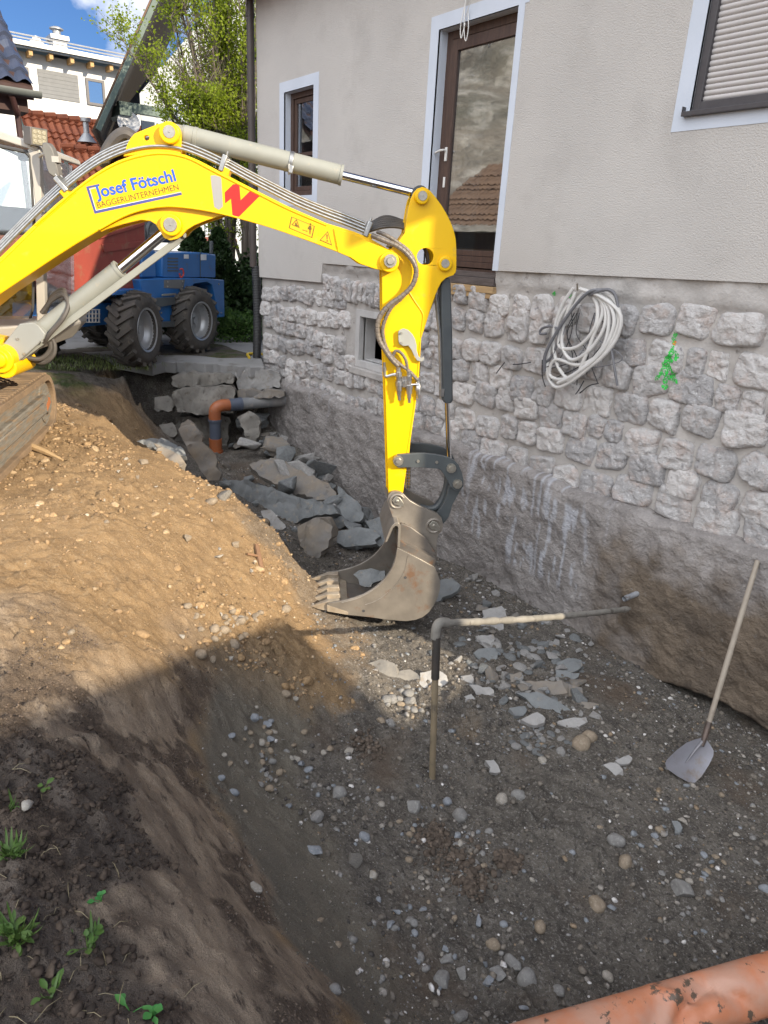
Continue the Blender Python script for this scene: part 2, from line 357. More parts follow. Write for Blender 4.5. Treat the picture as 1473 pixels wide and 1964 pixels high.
def zones(x, y):
    zb = base_z(x, y); n1 = 0.14*fbm(x*1.9, y*1.9, seed=5, octs=4); n2 = 0.10*fbm(x*6, y*6, seed=6, octs=3)
    w = -SXY[1]*0  # (no light direction here: these are soil kinds)
    near = np.clip((x+4.1+n1*2)/0.5, 0, 1)                 # near bank against far mound
    tanw = np.clip((-2.85-zb+0.75+n1+n2)/0.22, 0, 1)*0
    tanw = np.clip((zb+3.02+n1+n2)/0.14, 0, 1)*np.clip((-1.9+n1-y)/0.25, 0, 1)
    tr = np.clip((y+2.55+n1*2)/0.2, 0, 1)                  # trench side: grey rubble soil
    tanw = tanw*(1-0.6*tr)
    scree = np.clip((zb+3.12+n1*.6)/0.08, 0, 1)*np.clip((-2.42-zb+n1)/0.16, 0, 1)*np.clip((x+4.0)/0.6, 0, 1)*np.clip((-2.9-y)/0.4, 0, 1)
    clay = np.clip((zb+2.50+n1+n2)/0.08, 0, 1)*np.clip((x+3.9+n1*3)/0.7, 0, 1)*np.clip((-3.6-y)/0.3, 0, 1)
    top = np.clip((zb+1.93+n1*1.2+n2)/0.08, 0, 1)*np.clip((x+3.0+n1*3+n2)/0.5, 0, 1)
    yard = np.clip((-8.6-x+n1*3)/0.8, 0, 1)*np.clip((zb+1.95)/0.1, 0, 1)
    return tanw, scree, clay, top, yard
fx, fy = gx.ravel(), gy.ravel()
_zb = base_z(fx, fy); _b = zones(fx, fy)[2]
attr(ground, 'tear', np.clip(_b*np.clip((vnoise(fx*2.6, fy*6.0, seed=55)+.5*vnoise(fx*7, fy*13, seed=56)+.35*vnoise(fx*22, fy*34, seed=57)-0.02)/.16, 0, 1)*.85, 0, 1))
for nme, v in zip(('tan', 'scree', 'clay', 'top', 'yard'), zones(fx, fy)): attr(ground, nme, v)
# ------------------------------------------------------------------ the house with its plinth
STUCCO = mat('stucco', (0.535, 0.51, 0.478), (0.495, 0.472, 0.444), rough=0.95, scale=1.2, bump=0.8, bscale=85, bdist=0.014, spec=0.2, c3=(0.445, 0.422, 0.395), s3=1.6, p3=(0.52, 0.75))
TRIM = mat('trim_paint', (0.56, 0.605, 0.68), (0.52, 0.565, 0.635), rough=0.85, scale=3, bump=0.25, bscale=80, bdist=0.004, c3=(0.45, 0.45, 0.46), s3=9, p3=(0.7, 0.8))
DARKWOOD = mat('dark_wood', (0.052, 0.028, 0.020), (0.082, 0.046, 0.032), rough=0.55, scale=6, bump=0.3, bscale=30, stretch=(9, 9, 1), c3=(0.14, 0.10, 0.08), s3=24, p3=(0.66, 0.74))
WEATHERED = mat('weathered_wood', (0.075, 0.058, 0.052), (0.12, 0.098, 0.09), rough=0.8, scale=5, bump=0.5, bscale=26, stretch=(1.2, 9, 9), c3=(0.19, 0.17, 0.16), s3=14, p3=(0.6, 0.75))
RAWWOOD = mat('raw_wood', (0.44, 0.30, 0.15), (0.34, 0.22, 0.11), rough=0.8, scale=4, bump=0.3, bscale=30, stretch=(1, 10, 10), c3=(0.30, 0.27, 0.22), s3=9, p3=(0.6, 0.7))
ALU_DARK = mat('dark_aluminium', (0.055, 0.050, 0.055), (0.065, 0.06, 0.064), rough=0.42, metal=0.0, scale=20)
SHUTTER = mat('shutter_slat', (0.50, 0.475, 0.46), (0.47, 0.445, 0.43), rough=0.55, scale=3)
PIPE_DARK = mat('downpipe_paint', (0.055, 0.042, 0.038), (0.075, 0.058, 0.05), rough=0.5, scale=3)
INSIDE = mat('dark_room', (0.035, 0.032, 0.028), (0.05, 0.045, 0.04), rough=0.9)
CURTAIN = mat('curtain', (0.30, 0.40, 0.46), (0.24, 0.33, 0.38), rough=0.9, scale=3)
WHITE_PLASTIC = mat('white_plastic', (0.68, 0.67, 0.64), (0.60, 0.59, 0.56), rough=0.45, scale=8)
STEEL = mat('bright_steel', (0.62, 0.62, 0.62), (0.5, 0.5, 0.5), rough=0.28, metal=1.0, scale=14)
GREYFRAME = mat('grey_window_paint', (0.50, 0.49, 0.48), (0.42, 0.41, 0.40), rough=0.8, scale=6, bump=0.2, bscale=40)
def glass_mat(name, refl=0.22, tint=(0.75, 0.8, 0.8)):
    m, t, b = nmat(name); N = t.nodes.new; Lk = t.links.new
    tr = N('ShaderNodeBsdfTransparent'); tr.inputs['Color'].default_value = (*tint, 1)
    gl = N('ShaderNodeBsdfGlossy'); gl.inputs['Roughness'].default_value = 0.015; gl.inputs['Color'].default_value = (0.95, 0.97, 1, 1)
    lw = N('ShaderNodeLayerWeight'); lw.inputs['Blend'].default_value = 0.35
    mr = N('ShaderNodeMapRange'); mr.inputs['To Min'].default_value = refl; mr.inputs['To Max'].default_value = 0.9; Lk(lw.outputs['Fresnel'], mr.inputs['Value'])
    nz = N('ShaderNodeTexNoise'); nz.inputs['Scale'].default_value = 1.6; bp_ = N('ShaderNodeBump'); bp_.inputs['Strength'].default_value = 0.06; bp_.inputs['Distance'].default_value = 0.02
    Lk(nz.outputs['Fac'], bp_.inputs['Height']); Lk(bp_.outputs[0], gl.inputs['Normal'])
    ms = N('ShaderNodeMixShader'); Lk(mr.outputs[0], ms.inputs['Fac']); Lk(tr.outputs[0], ms.inputs[1]); Lk(gl.outputs[0], ms.inputs[2])
    Lk(ms.outputs[0], t.nodes['Material Output'].inputs['Surface']); return m
GLASS = glass_mat('window_glass', 0.36)
CABGLASS = glass_mat('cab_glass', 0.05, (0.93, 0.96, 0.95))
X0, X1, TOP, DEEP = -10.32, 1.92, 3.4, 9.0
house = thing('house', 'large beige stuccoed house on an exposed rubble stone plinth beside the pit', 'house', base=(-4, 4, -1.75))
def P2(x, z, y=0.0): return (x, y, z)
def X(px, py): return float(at_y(px, py)[0])
def Z(px, py): return float(at_y(px, py)[2])
wl, wr, wt, wb = X(545, 183), X(602, 157), Z(573, 170), 0.63            # left window opening
dl, dr, dtp = X(842, 61), X(996, 5), Z(920, 33)                         # door opening
db = -0.36
rl, rb = X(1322.7, 214), Z(1323, 214); rr, rt = rl+1.35, 2.25           # shuttered window
TW = 0.125
# stucco sheet, lower edge stepped as on the wall
outl = [(X0, -0.49), (-8.50, -0.455), (-8.46, -0.21), (dl, -0.20), (dl, dtp), (dr, dtp), (dr, -0.135), (-2.4, -0.075), (X1, -0.06), (X1, TOP), (X0, TOP)]
hole = lambda a, b, c, d: [P2(a, c), P2(a, d), P2(b, d), P2(b, c)]
m = MB(); m.prism([P2(*p) for p in outl], (0, 0.06, 0), [hole(wl, wr, wb, wt), hole(rl, rr, rb, rt)])
m.build('stucco_wall', STUCCO, house, smooth=None)
m = MB()                                                                # wall core behind: sides, back, floor slabs (dark rooms inside)
yc = 0.06
for (a, b, c, d) in ((X0, wl, -0.6, TOP), (wl, wr, -0.6, wb), (wl, wr, wt, TOP), (wr, dl, -0.6, TOP), (dl, dr, dtp, TOP), (dr, rl, -0.6, TOP), (rl, rr, -0.6, rb), (rl, rr, rt, TOP), (rr, X1, -0.6, TOP)):
    m.span((a, yc+.002, c), (b, 0.34, d))
m.span((X0, 0.345, -1.9), (X0+0.3, DEEP, TOP)); m.span((X1-0.3, 0.345, -3.4), (X1, DEEP, TOP)); m.span((X0+.302, DEEP-0.3, -3.4), (X1-.302, DEEP, TOP))
m.build('masonry_core', STUCCO, house, smooth=None)
m = MB()
m.span((X0+.31, 3.2, -0.5), (X1-.31, 3.3, TOP-.1)); m.span((X0+.31, 0.35, -0.52), (X1-.31, 3.2, -0.42)); m.span((X0+.31, 0.35, 2.6), (X1-.31, 3.2, 2.7)); m.span((-8.2, 0.35, -0.41), (-8.1, 3.19, 2.59)); m.span((-4.2, 0.35, -0.41), (-4.1, 3.19, 2.59))
m.span((X0+.31, 1.9, -3.3), (X1-.31, 2.0, -0.53))
m.build('inner_rooms', INSIDE, house, smooth=None)
# roof, gable along x
m = MB(); hy = DEEP/2; rz = TOP+0.9
for sgn, ya in ((-1, -0.45), (1, DEEP+0.45)):
    e = np.array([0, ya, TOP-0.28]); r = np.array([0, hy, rz])
    p = [np.array([X0-.45, 0, 0])+e, np.array([X1+.12, 0, 0])+e, np.array([X1+.12, 0, 0])+r, np.array([X0-.45, 0, 0])+r]
    m.prism(p, (0, 0, 0.16))
ROOFRED = mat('old_tiles', (0.30, 0.11, 0.06), (0.22, 0.085, 0.05), rough=0.8, scale=6, bump=0.5, bscale=30)
m.build('roof', ROOFRED, house, smooth=None)
m = MB()
for xx in (X0+.01, X1-.29): m.prism([(xx, 0.02, TOP+.005), (xx, DEEP-.02, TOP+.005), (xx, hy, rz-.06)], (0.28, 0, 0))
m.build('gable_wall', STUCCO, house, smooth=None)
# window surrounds: smooth raised bands, 3 mm proud
def surround(name, a, b, c, d, bottom=True, par=None):
    m = MB(); o = -0.004; t = TW
    m.span((a-t, o, d), (b+t, 0.02, d+t)); m.span((a-t, o, c), (a, 0.02, d)); m.span((b, o, c), (b+t, 0.02, d))
    if bottom: m.span((a-t, o, c-t), (b+t, 0.02, c))
    # reveals
    e = 0.003
    m.span((a-.0, 0.021, c), (a+e, 0.16, d)); m.span((b-e, 0.021, c), (b, 0.16, d)); m.span((a+e, 0.021, d-e), (b-e, 0.16, d))
    return m.build(name, TRIM, par, smooth=None)
# left window: dark wood, two casements, right one ajar
win = MB()
yf = 0.10; fw = 0.07
def frame(mb, a, b, c, d, y0, y1, w):
    mb.span((a, y0, c), (a+w, y1, d)); mb.span((b-w, y0, c), (b, y1, d)); mb.span((a+w, y0, d-w), (b-w, y1, d)); mb.span((a+w, y0, c), (b-w, y1, c+w))
frame(win, wl, wr, wb, wt, yf, yf+.07, fw)
w1 = win.build('window', DARKWOOD, house, smooth=None, bevel=0.004); w1['label'] = 'narrow dark wood window near the far corner'
surround('window_surround', wl, wr, wb, wt, True, w1)
m = MB(); frame(m, wl+fw+.004, wr-fw-.004, wb+fw+.004, wt-fw-.004, yf+.02, yf+.06, 0.055); mz = wb+0.5
m.span((wl+fw+.06, yf+.022, mz), (wr-fw-.06, yf+.058, mz+.045)); m.build('sash', DARKWOOD, w1, smooth=None, bevel=0.003)
m = MB(); m.span((wl+fw+.05, yf+.036, wb+fw+.05), (wr-fw-.05, yf+.042, wt-fw-.05)); m.build('pane', GLASS, w1, smooth=None)
m = MB(); xs = np.linspace(wl+.45, wr-.1, 14); m.prism([(x, 0.30+0.02*math.sin(i*2.4), wb) for i, x in enumerate(xs)]+[(x, 0.315+0.02*math.sin(i*2.4), wb) for i, x in reversed(list(enumerate(xs)))], (0, 0, wt-wb)); m.build('curtain', CURTAIN, w1)
# glass door
door = MB(); frame(door, dl, dr+.045, db+.15, dtp, 0.12, 0.20, 0.075)
d1 = door.build('glass_door', DARKWOOD, house, smooth=None, bevel=0.004); d1['label'] = 'tall dark wood glass door above the plinth'
m = MB(); t = TW; o = -0.004
m.span((dl-t, o, dtp), (dr+t, 0.02, dtp+t)); m.span((dl-t, o, -0.20), (dl, 0.02, dtp)); m.span((dr, o, -0.135), (dr+t*0.62, 0.02, dtp))
m.span((dl, 0.021, -0.2), (dl+.003, 0.118, dtp)); m.span((dr-.003, 0.021, -0.13), (dr, 0.118, dtp)); m.span((dl+.003, 0.021, dtp-.003), (dr-.003, 0.118, dtp))
m.build('door_surround', TRIM, d1, smooth=None)
m = MB(); lb, lt = db+0.235, dtp-0.085; la, lr = dl+0.085, dr-0.032
m.span((la, 0.10, lb), (la+.10, 0.155, lt)); m.span((lr-.06, 0.10, lb), (lr, 0.155, lt)); m.span((la+.10, 0.10, lt-.10), (lr-.06, 0.155, lt))
for k in range(3): m.span((la+.10, 0.102+.004*(k % 2), lb+k*.057), (lr-.06, 0.15, lb+k*.057+.055))
m.build('door_leaf', [DARKWOOD], d1, smooth=None, bevel=0.003)
m = MB(); m.span((la+.10, 0.124, lb+.172), (lr-.06, 0.13, lt-.10)); m.build('door_pane', GLASS, d1, smooth=None)
m = MB(); hx, hz = X(862, 280), Z(861, 283)
hx = la+0.05; hz = 0.95
m.span((hx-.016, 0.086, hz-.05), (hx+.016, 0.1, hz+.08)); m.tube([(hx, 0.10, hz+.05), (hx, 0.045, hz+.05)], .010, 10); m.tube(smooth_path([(hx, 0.047, hz+.05), (hx-.05, 0.044, hz+.045), (hx-.12, 0.047, hz+.03)], 4), [.011]*9, 10)
m.span((hx-.014, 0.09, hz-.30), (hx+.014, 0.1, hz-.20)); m.build('handle', WHITE_PLASTIC, d1, bevel=0.002)
m = MB(); xs = np.linspace(la+.10, la+.36, 16); m.prism([(x, 0.30+0.018*math.sin(i*2.1), lb) for i, x in enumerate(xs)]+[(x, 0.31+0.018*math.sin(i*2.1), lb) for i, x in reversed(list(enumerate(xs)))], (0, 0, lt-lb-.05)); m.build('curtain', CURTAIN, d1)
m = MB(); 
for k in range(9): m.span((lr-.36+k*.032, 0.36, lb+.1), (lr-.36+k*.032+.024, 0.40, lb+.95))
m.span((lr-.37, 0.365, lb+.12), (lr-.06, 0.395, lb+.16)); m.span((lr-.37, 0.365, lb+.88), (lr-.06, 0.395, lb+.92)); m.build('radiator', WHITE_PLASTIC, d1, smooth=None)
m = MB(); m.span((dl+.01, 0.01, db+.075), (dr+.02, 0.2, db+.148)); m.span((dl+.02, 0.045, db+.15), (dr+.01, 0.118, db+.20)); sl_ = m.build('threshold', WEATHERED, d1, smooth=None, bevel=0.004)
m = MB(); m.span((dl-.01, 0.0, db+.005), (dr+.03, 0.16, db+.07)); m.span((dl-.01, 0.012, db-.045), (dr+.03, 0.15, db+.002)); m.build('raw_batten', RAWWOOD, d1, smooth=None, bevel=0.004)
# loose wires over the door
m = MB(); wx = X(893, 60)
m.tube(smooth_path([(wx+.05, -0.01, 2.75), (wx+.03, -0.02, 2.45), (wx, -0.03, 2.2), (wx+.02, -0.035, 1.98), (wx+.05, -0.03, 1.9), (wx+.07, -0.03, 2.0), (wx+.04, -0.025, 2.16)], 8), .005, 6)
m.tube(smooth_path([(wx+.05, -0.016, 2.7), (wx+.02, -0.03, 2.3), (wx-.03, -0.04, 2.05), (wx-.01, -0.04, 1.93), (wx+.02, -0.03, 2.05)], 8), .005, 6)
m.tube(smooth_path([(wx+.02, -0.03, 2.1), (wx+.10, -0.05, 2.2), (wx+.17, -0.04, 2.26)], 6), .004, 6)
m.build('loose_wire', WHITE_PLASTIC, house)
# shuttered window, right
m = MB(); frame(m, rl, rr, rb, rt, 0.02, 0.12, 0.06); w2 = m.build('window', ALU_DARK, house, smooth=None, bevel=0.003); w2['label'] = 'wide window with its pale roller shutter closed'
surround('window_surround', rl, rr, rb, rt, True, w2)
m = MB(); z = rb+.065; pts = []
while z < rt-.06:
    for dz, dy in ((0, 0.0), (.004, -.007), (.014, -.012), (.024, -.011), (.032, -.006), (.0345, 0.004)): pts.append((0.06+dy, z+dz))
    z += 0.037
n = len(pts); V = [(rl+.06, y, zz) for y, zz in pts]+[(rr-.06, y, zz) for y, zz in pts]
m.add(V, [(i, i+1, i+1+n, i+n) for i in range(n-1)]); m.build('roller_shutter', SHUTTER, w2, smooth=50)
m = MB(); m.span((rl-.035, -0.05, rb-.035), (rr+.035, 0.02, rb-.004)); m.span((rl-.035, -0.05, rb-.004), (rl-.030, 0.018, rb+.03)); m.build('window_sill', ALU_DARK, w2, smooth=None, bevel=0.003)
# downpipe at the corner
m = MB(); px_ = -10.38
m.tube([(px_, -0.06, TOP-.2), (px_, -0.06, -0.35)], .052, 16)
for zz in (2.9, 0.9): m.tube([(px_, -0.06, zz), (px_, -0.06, zz+.05)], .060, 16)
m.build('downpipe', PIPE_DARK, house)
m = MB(); zz = np.arange(-1.8, -0.33, .012); m.tube([(px_-.0+.04*math.sin((z+1.8)*2), -0.02, z) for z in zz], [.062+.006*(i % 2) for i in range(len(zz))], 14); m.build('corrugated_drain', mat('black_plastic', (0.02, 0.02, 0.022), (0.03, 0.03, 0.03), rough=0.5), house)
# ---- rubble stone plinth
def stone_mat():
    m, t, b = nmat('rubble_stone'); N = t.nodes.new; Lk = t.links.new
    co = N('ShaderNodeTexCoord'); a = N('ShaderNodeAttribute'); a.attribute_name = 'tone'
    def noise(sc, det=8, ro=.65):
        n = N('ShaderNodeTexNoise'); n.inputs['Scale'].default_value = sc; n.inputs['Detail'].default_value = det; n.inputs['Roughness'].default_value = ro; Lk(co.outputs['Object'], n.inputs['Vector']); return n.outputs['Fac']
    def rng(f, x, y):
        r = N('ShaderNodeMapRange'); r.inputs['From Min'].default_value = x; r.inputs['From Max'].default_value = y; Lk(f, r.inputs['Value']); return r.outputs[0]
    def mix(f, p, q):
        x = N('ShaderNodeMix'); x.data_type = 'RGBA'; Lk(f, x.inputs['Factor'])
        for s_, v in (('A', p), ('B', q)):
            if isinstance(v, tuple): x.inputs[s_].default_value = (*v, 1)
            else: Lk(v, x.inputs[s_])
        return x.outputs['Result']
    c = mix(a.outputs['Fac'], (0.38, 0.37, 0.37), (0.64, 0.615, 0.595))
    c = mix(rng(noise(7), .5, .68), c, (0.52, 0.44, 0.40)); c = mix(rng(noise(30), .55, .72), c, (0.68, 0.67, 0.66)); c = mix(rng(noise(16), .6, .72), c, (0.24, 0.23, 0.235))
    Lk(c, b.inputs['Base Color']); b.inputs['Roughness'].default_value = 0.9; b.inputs['Specular IOR Level'].default_value = 0.25
    bn = N('ShaderNodeBump'); bn.inputs['Strength'].default_value = 1.0; bn.inputs['Distance'].default_value = 0.03; Lk(noise(42), bn.inputs['Height']); Lk(bn.outputs[0], b.inputs['Normal']); return m
STONE = stone_mat()
MORTAR = mat('mortar', (0.47, 0.445, 0.42), (0.37, 0.35, 0.33), rough=0.95, scale=5, bump=0.8, bscale=40, bdist=0.012, c3=(0.20, 0.185, 0.17), s3=9, p3=(0.6, 0.72), spec=0.2)
YM = 0.055                                                  # mortar face
SV, SF, ST = [], [], []; _n = 0
def add_stone(cx, cz, a, b, H, tone, rot=0.0, nexp=3.4):
    """one split-faced stone: a rounded polygon outline, steep sides, a rough tilted face"""
    global _n
    na = 46; ang = np.linspace(0, 2*np.pi, na, endpoint=False); rings = np.array([0.0, 0.14, 0.28, 0.42, 0.55, 0.67, 0.78, 0.87, 0.94, 0.98, 1.0])
    sd = int(RNG.integers(0, 99999)); th = ang-rot
    ph = [0, np.pi/2, np.pi, 1.5*np.pi]; D = [a, b, a, b]; pl_ = [(p+RNG.normal(0, .11), d*RNG.uniform(.93, 1.02)) for p, d in zip(ph, D)]
    for q in range(4):
        if RNG.random() < .75: f_ = q*np.pi/2+np.arctan2(b, a)*(1 if q % 2 == 0 else -1)+(np.pi/2 if q % 2 else 0); pl_.append((f_+RNG.normal(0, .2), math.hypot(a, b)*RNG.uniform(.74, .95)))
    s_ = 0
    for p, d in pl_: s_ = s_+(np.maximum(np.cos(th-p), 0)/d)**14
    rad = s_**(-1/14)*(1+.035*vnoise(np.cos(ang)*3, np.sin(ang)*3, seed=sd)+.022*vnoise(np.cos(ang)*9, np.sin(ang)*9, seed=sd+1))
    x = cx+rings[:, None]*(rad*np.cos(ang))[None]; z = cz+rings[:, None]*(rad*np.sin(ang))[None]
    rg = (1-rings**18)[:, None]; tx, tz = RNG.uniform(-.22, .22, 2)
    hh = H*(1-.10*rings**2)[:, None]*rg*(1+tx*(x-cx)/a+tz*(z-cz)/b)
    fac = np.abs(vnoise(x*6.5, z*6.5, seed=sd+2)); fac2 = np.abs(vnoise(x*15+z*4, z*15-x*4, seed=sd+3))
    hh = hh+rg*(.022*(fac-.3)+.020*(fac2-.3)+.009*fbm(x*30, z*30, seed=sd+5, octs=3)); hh = hh+rg*np.minimum(0, .022*np.round(2*vnoise(x*4, z*4, seed=sd+8))/2)
    y = YM+0.012-np.maximum(hh, -0.01)
    nr, na = x.shape; SV.append(np.stack([x, y, z], -1).reshape(-1, 3)); i = np.arange(nr*na).reshape(nr, na)+_n
    SF.append(np.stack([i[:-1], np.roll(i[:-1], -1, 1), np.roll(i[1:], -1, 1), i[1:]], -1).reshape(-1, 4)); ST.append(np.full(nr*na, tone)); _n += nr*na
bwx0, bwx1, bwz0, bwz1 = X(676, 640), X(676, 640)+1.12, Z(676, 702), Z(676, 592)     # basement window opening
def stone_ok(x, z):
    if bwx0-.06 < x < bwx1+.06 and bwz0-.1 < z < bwz1+.42: return False
    if x > -10.3 and z > (-0.55 if x < -8.45 else -0.345): return False
    return True
zrow = -2.02; r = 0
while zrow < -0.42:
    x = X0+0.02+RNG.uniform(0, .08)
    while x < X1-.1:
        big = np.clip((x+8)/4.5, 0, 1)
        rh = 0.236+0.04*big*0.9
        w = RNG.uniform(0.19, 0.31)+0.11*big*RNG.uniform(0.3, 1.2)
        wave = 0.035*math.sin(x*1.7+r*2.1)+0.02*math.sin(x*5+r)
        cz = zrow+rh/2+wave+RNG.uniform(-.012, .012)
        if w > 0.36 and RNG.random() < 0.18:                      # a pair of small ones instead of one long
            if stone_ok(x+w*.25, cz): add_stone(x+w*.24, cz+.0, w*.235, rh*.42, RNG.uniform(.038, .055), RNG.random())
            if stone_ok(x+w*.75, cz): add_stone(x+w*.74, cz, w*.235, rh*.40, RNG.uniform(.038, .055), RNG.random())
        elif stone_ok(x+w/2, cz): add_stone(x+w/2, cz, w*.497, rh*RNG.uniform(.45, .51), RNG.uniform(.050, .082), RNG.random(), RNG.uniform(-.08, .08), RNG.uniform(2.6, 4.5))
        x += w+RNG.uniform(0.0, 0.016)
    zrow += 0.243; r += 1
x = bwx0-.62                                                    # upright stones over the basement window
while x < bwx1+.25:
    w = RNG.uniform(.085, .13); add_stone(x+w/2, bwz1+.20+RNG.uniform(-.012, .012), w*.48, .155+RNG.uniform(-.01, .02), .07, RNG.random(), RNG.uniform(-.06, .06), 4); x += w+.012
pl = mesh_np('stone_plinth', np.concatenate(SV), np.concatenate(SF), STONE, house); attr(pl, 'tone', np.concatenate(ST))
# mortar bed with the window hole, rough upper band
def grid_wall(name, xs, zs, yfun, material, keep=None, par=None):
    gx_, gz_ = np.meshgrid(xs, zs, indexing='ij'); gy_ = yfun(gx_, gz_)
    i = np.arange(gx_.size).reshape(gx_.shape); f = np.stack([i[:-1, :-1], i[1:, :-1], i[1:, 1:], i[:-1, 1:]], -1)
    if keep is not None:
        cx_ = (gx_[:-1, :-1]+gx_[1:, 1:])/2; cz_ = (gz_[:-1, :-1]+gz_[1:, 1:])/2; f = f[keep(cx_, cz_)]
    return mesh_np(name, np.stack([gx_, gy_, gz_], -1).reshape(-1, 3), f.reshape(-1, 4), material, par)
def ymort(x, z):
    band = np.clip((z+0.31)/0.06, 0, 1)*np.clip((x+8.6)/.1, 0, 1)
    return YM+0.008*fbm(x*7, z*7, seed=3)-band*(0.030+0.016*fbm(x*6, z*9, seed=14, octs=4))
xs = np.unique(np.concatenate([np.arange(X0, -1.2, .035), np.arange(-1.2, X1, .12), [bwx0, bwx1, dl-.01, dr+.03, X1]])); zs = np.unique(np.concatenate([np.arange(-2.1, -0.05, .03), [bwz0, bwz1, db-.05]]))
grid_wall('mortar_bed', xs, zs, ymort, MORTAR, lambda x, z: ~((x > bwx0) & (x < bwx1) & (z > bwz0) & (z < bwz1)) & ~((x > dl-.01) & (x < dr+.03) & (z > db-.05)) & ((x > -8.5) | (z < -.44)) & (z < -.03), house)
m = MB(); m.span((X0+.005, .075, -3.4), (bwx0, .33, -.605)); m.span((bwx1, .075, -3.4), (X1-.005, .33, -.605)); m.span((bwx0, .075, -3.4), (bwx1, .33, bwz0)); m.span((bwx0, .075, bwz1), (bwx1, .33, -.605)); m.build('plinth_core', MORTAR, house, smooth=None)
m = MB(); frame(m, bwx0, bwx1, bwz0, bwz1, 0.045, 0.12, 0.085); w3 = m.build('basement_window', GREYFRAME, house, smooth=None, bevel=0.004)
m = MB(); frame(m, bwx0+.086, bwx1-.086, bwz0+.086, bwz1-.086, 0.14, 0.3, 0.012); m.build('reveal', GREYFRAME, w3, smooth=None)
m = MB(); m.span((bwx0-.04, -0.02, bwz0-.09), (bwx1+.04, 0.10, bwz0-.004)); m.build('window_sill', MORTAR, w3, smooth=None, bevel=0.01)
# ---- rough foundation below the stones
def found_mat():
    m, t, b = nmat('foundation_concrete'); N = t.nodes.new; Lk = t.links.new
    co = N('ShaderNodeTexCoord')
    def noise(sc, det=8, ro=.62, st=None):
        n = N('ShaderNodeTexNoise'); n.inputs['Scale'].default_value = sc; n.inputs['Detail'].default_value = det; n.inputs['Roughness'].default_value = ro
        if st: mpn = N('ShaderNodeMapping'); mpn.inputs['Scale'].default_value = st; Lk(co.outputs['Object'], mpn.inputs['Vector']); Lk(mpn.outputs[0], n.inputs['Vector'])
        else: Lk(co.outputs['Object'], n.inputs['Vector'])
        return n.outputs['Fac']
    def rng(f, x, y):
        r = N('ShaderNodeMapRange'); r.inputs['From Min'].default_value = x; r.inputs['From Max'].default_value = y; Lk(f, r.inputs['Value']); return r.outputs[0]
    def mix(f, p, q):
        x = N('ShaderNodeMix'); x.data_type = 'RGBA'; Lk(f, x.inputs['Factor'])
        for s_, v in (('A', p), ('B', q)):
            if isinstance(v, tuple): x.inputs[s_].default_value = (*v, 1)
            else: Lk(v, x.inputs[s_])
        return x.outputs['Result']
    a = N('ShaderNodeAttribute'); a.attribute_name = 'earth'; d = N('ShaderNodeAttribute'); d.attribute_name = 'drip'
    c = mix(rng(noise(3), .4, .6), (0.35, 0.325, 0.31), (0.25, 0.23, 0.218)); c = mix(rng(noise(22), .55, .7), c, (0.38, 0.355, 0.335)); c = mix(rng(noise(9), .6, .72), c, (0.15, 0.13, 0.117))
    e = mix(rng(noise(4), .4, .62), (0.19, 0.15, 0.112), (0.115, 0.092, 0.072)); e = mix(rng(noise(18), .62, .75), e, (0.22, 0.20, 0.18))
    c = mix(a.outputs['Fac'], c, e); c = mix(d.outputs['Fac'], c, (0.50, 0.51, 0.55))
    Lk(c, b.inputs['Base Color']); b.inputs['Roughness'].default_value = .93; b.inputs['Specular IOR Level'].default_value = .25
    bn = N('ShaderNodeBump'); bn.inputs['Strength'].default_value = 1.0; bn.inputs['Distance'].default_value = .035; Lk(noise(34), bn.inputs['Height']); Lk(bn.outputs[0], b.inputs['Normal']); return m
xs = np.concatenate([np.arange(-10.1, -1.2, .022), np.arange(-1.2, X1, .1), [X1]]); t_ = np.linspace(0, 1, 76)
gxx, tt = np.meshgrid(xs, t_, indexing='ij')
topz = -1.93+0.05*fbm(gxx*1.3, gxx*0, seed=91)-0.03*np.clip((gxx+3)/1.5, 0, 1)
botz = -3.42+0.17*np.clip((gxx+3.3)/1.2, 0, 1)+0.04*fbm(gxx*2.5, gxx*0, seed=92)
zz = topz+(botz-topz)*tt
ert = np.clip((gxx+3.45+0.30*fbm(gxx*1.2, zz*1.6, seed=93)-(zz+2.6)*0.35+.25*fbm(gxx*5, zz*5, seed=109))/0.7, 0, 1)*np.clip((-2.02-zz+.12*fbm(gxx*2, zz*2, seed=94)-.10*np.clip((gxx+3.2), -1, 1)+.10*fbm(gxx*7, zz*7, seed=110))/0.26, 0, 1)
yy = -0.02-0.07*np.clip((topz-zz)/.05, 0, 1)-0.014*fbm(gxx*1.6, zz*1.6, seed=95)-0.013*fbm(gxx*6, zz*6, seed=96, octs=5, gain=.6)-0.012*np.abs(fbm(gxx*17, zz*17, seed=97))-0.014*np.abs(vnoise(gxx*5+zz*2, zz*6, seed=99))
yy = yy-ert*(0.015+0.05*tt+0.02*fbm(gxx*2.2, zz*2.2, seed=98))
yy = np.where(tt > 0.985, 0.05, yy); yy = np.where(tt < 0.001, 0.06, yy)
dr_ = np.clip((vnoise(gxx*17, zz*2.1, seed=101)-0.56+0.30*vnoise(gxx*50, zz*11, seed=102))/0.14, 0, 1)*np.clip((topz-zz+.1)/.1, 0, 1)*np.clip((-2.25+.45*vnoise(gxx*6, gxx*0, seed=103)-zz)*-6, 0, 1)*np.clip((-3.3-gxx)/.5, 0, 1)*np.clip((gxx+7.4)/1.5, 0.25, 1)
dr_ = dr_+np.clip((vnoise(gxx*24, zz*3.6, seed=105)-0.30+.30*vnoise(gxx*60, zz*14, seed=106))/0.16, 0, 1)*np.clip((gxx+5.4)/.4, 0, 1)*np.clip((-3.4-gxx)/.4, 0, 1)*np.clip((zz+3.0)/.1, 0, 1)
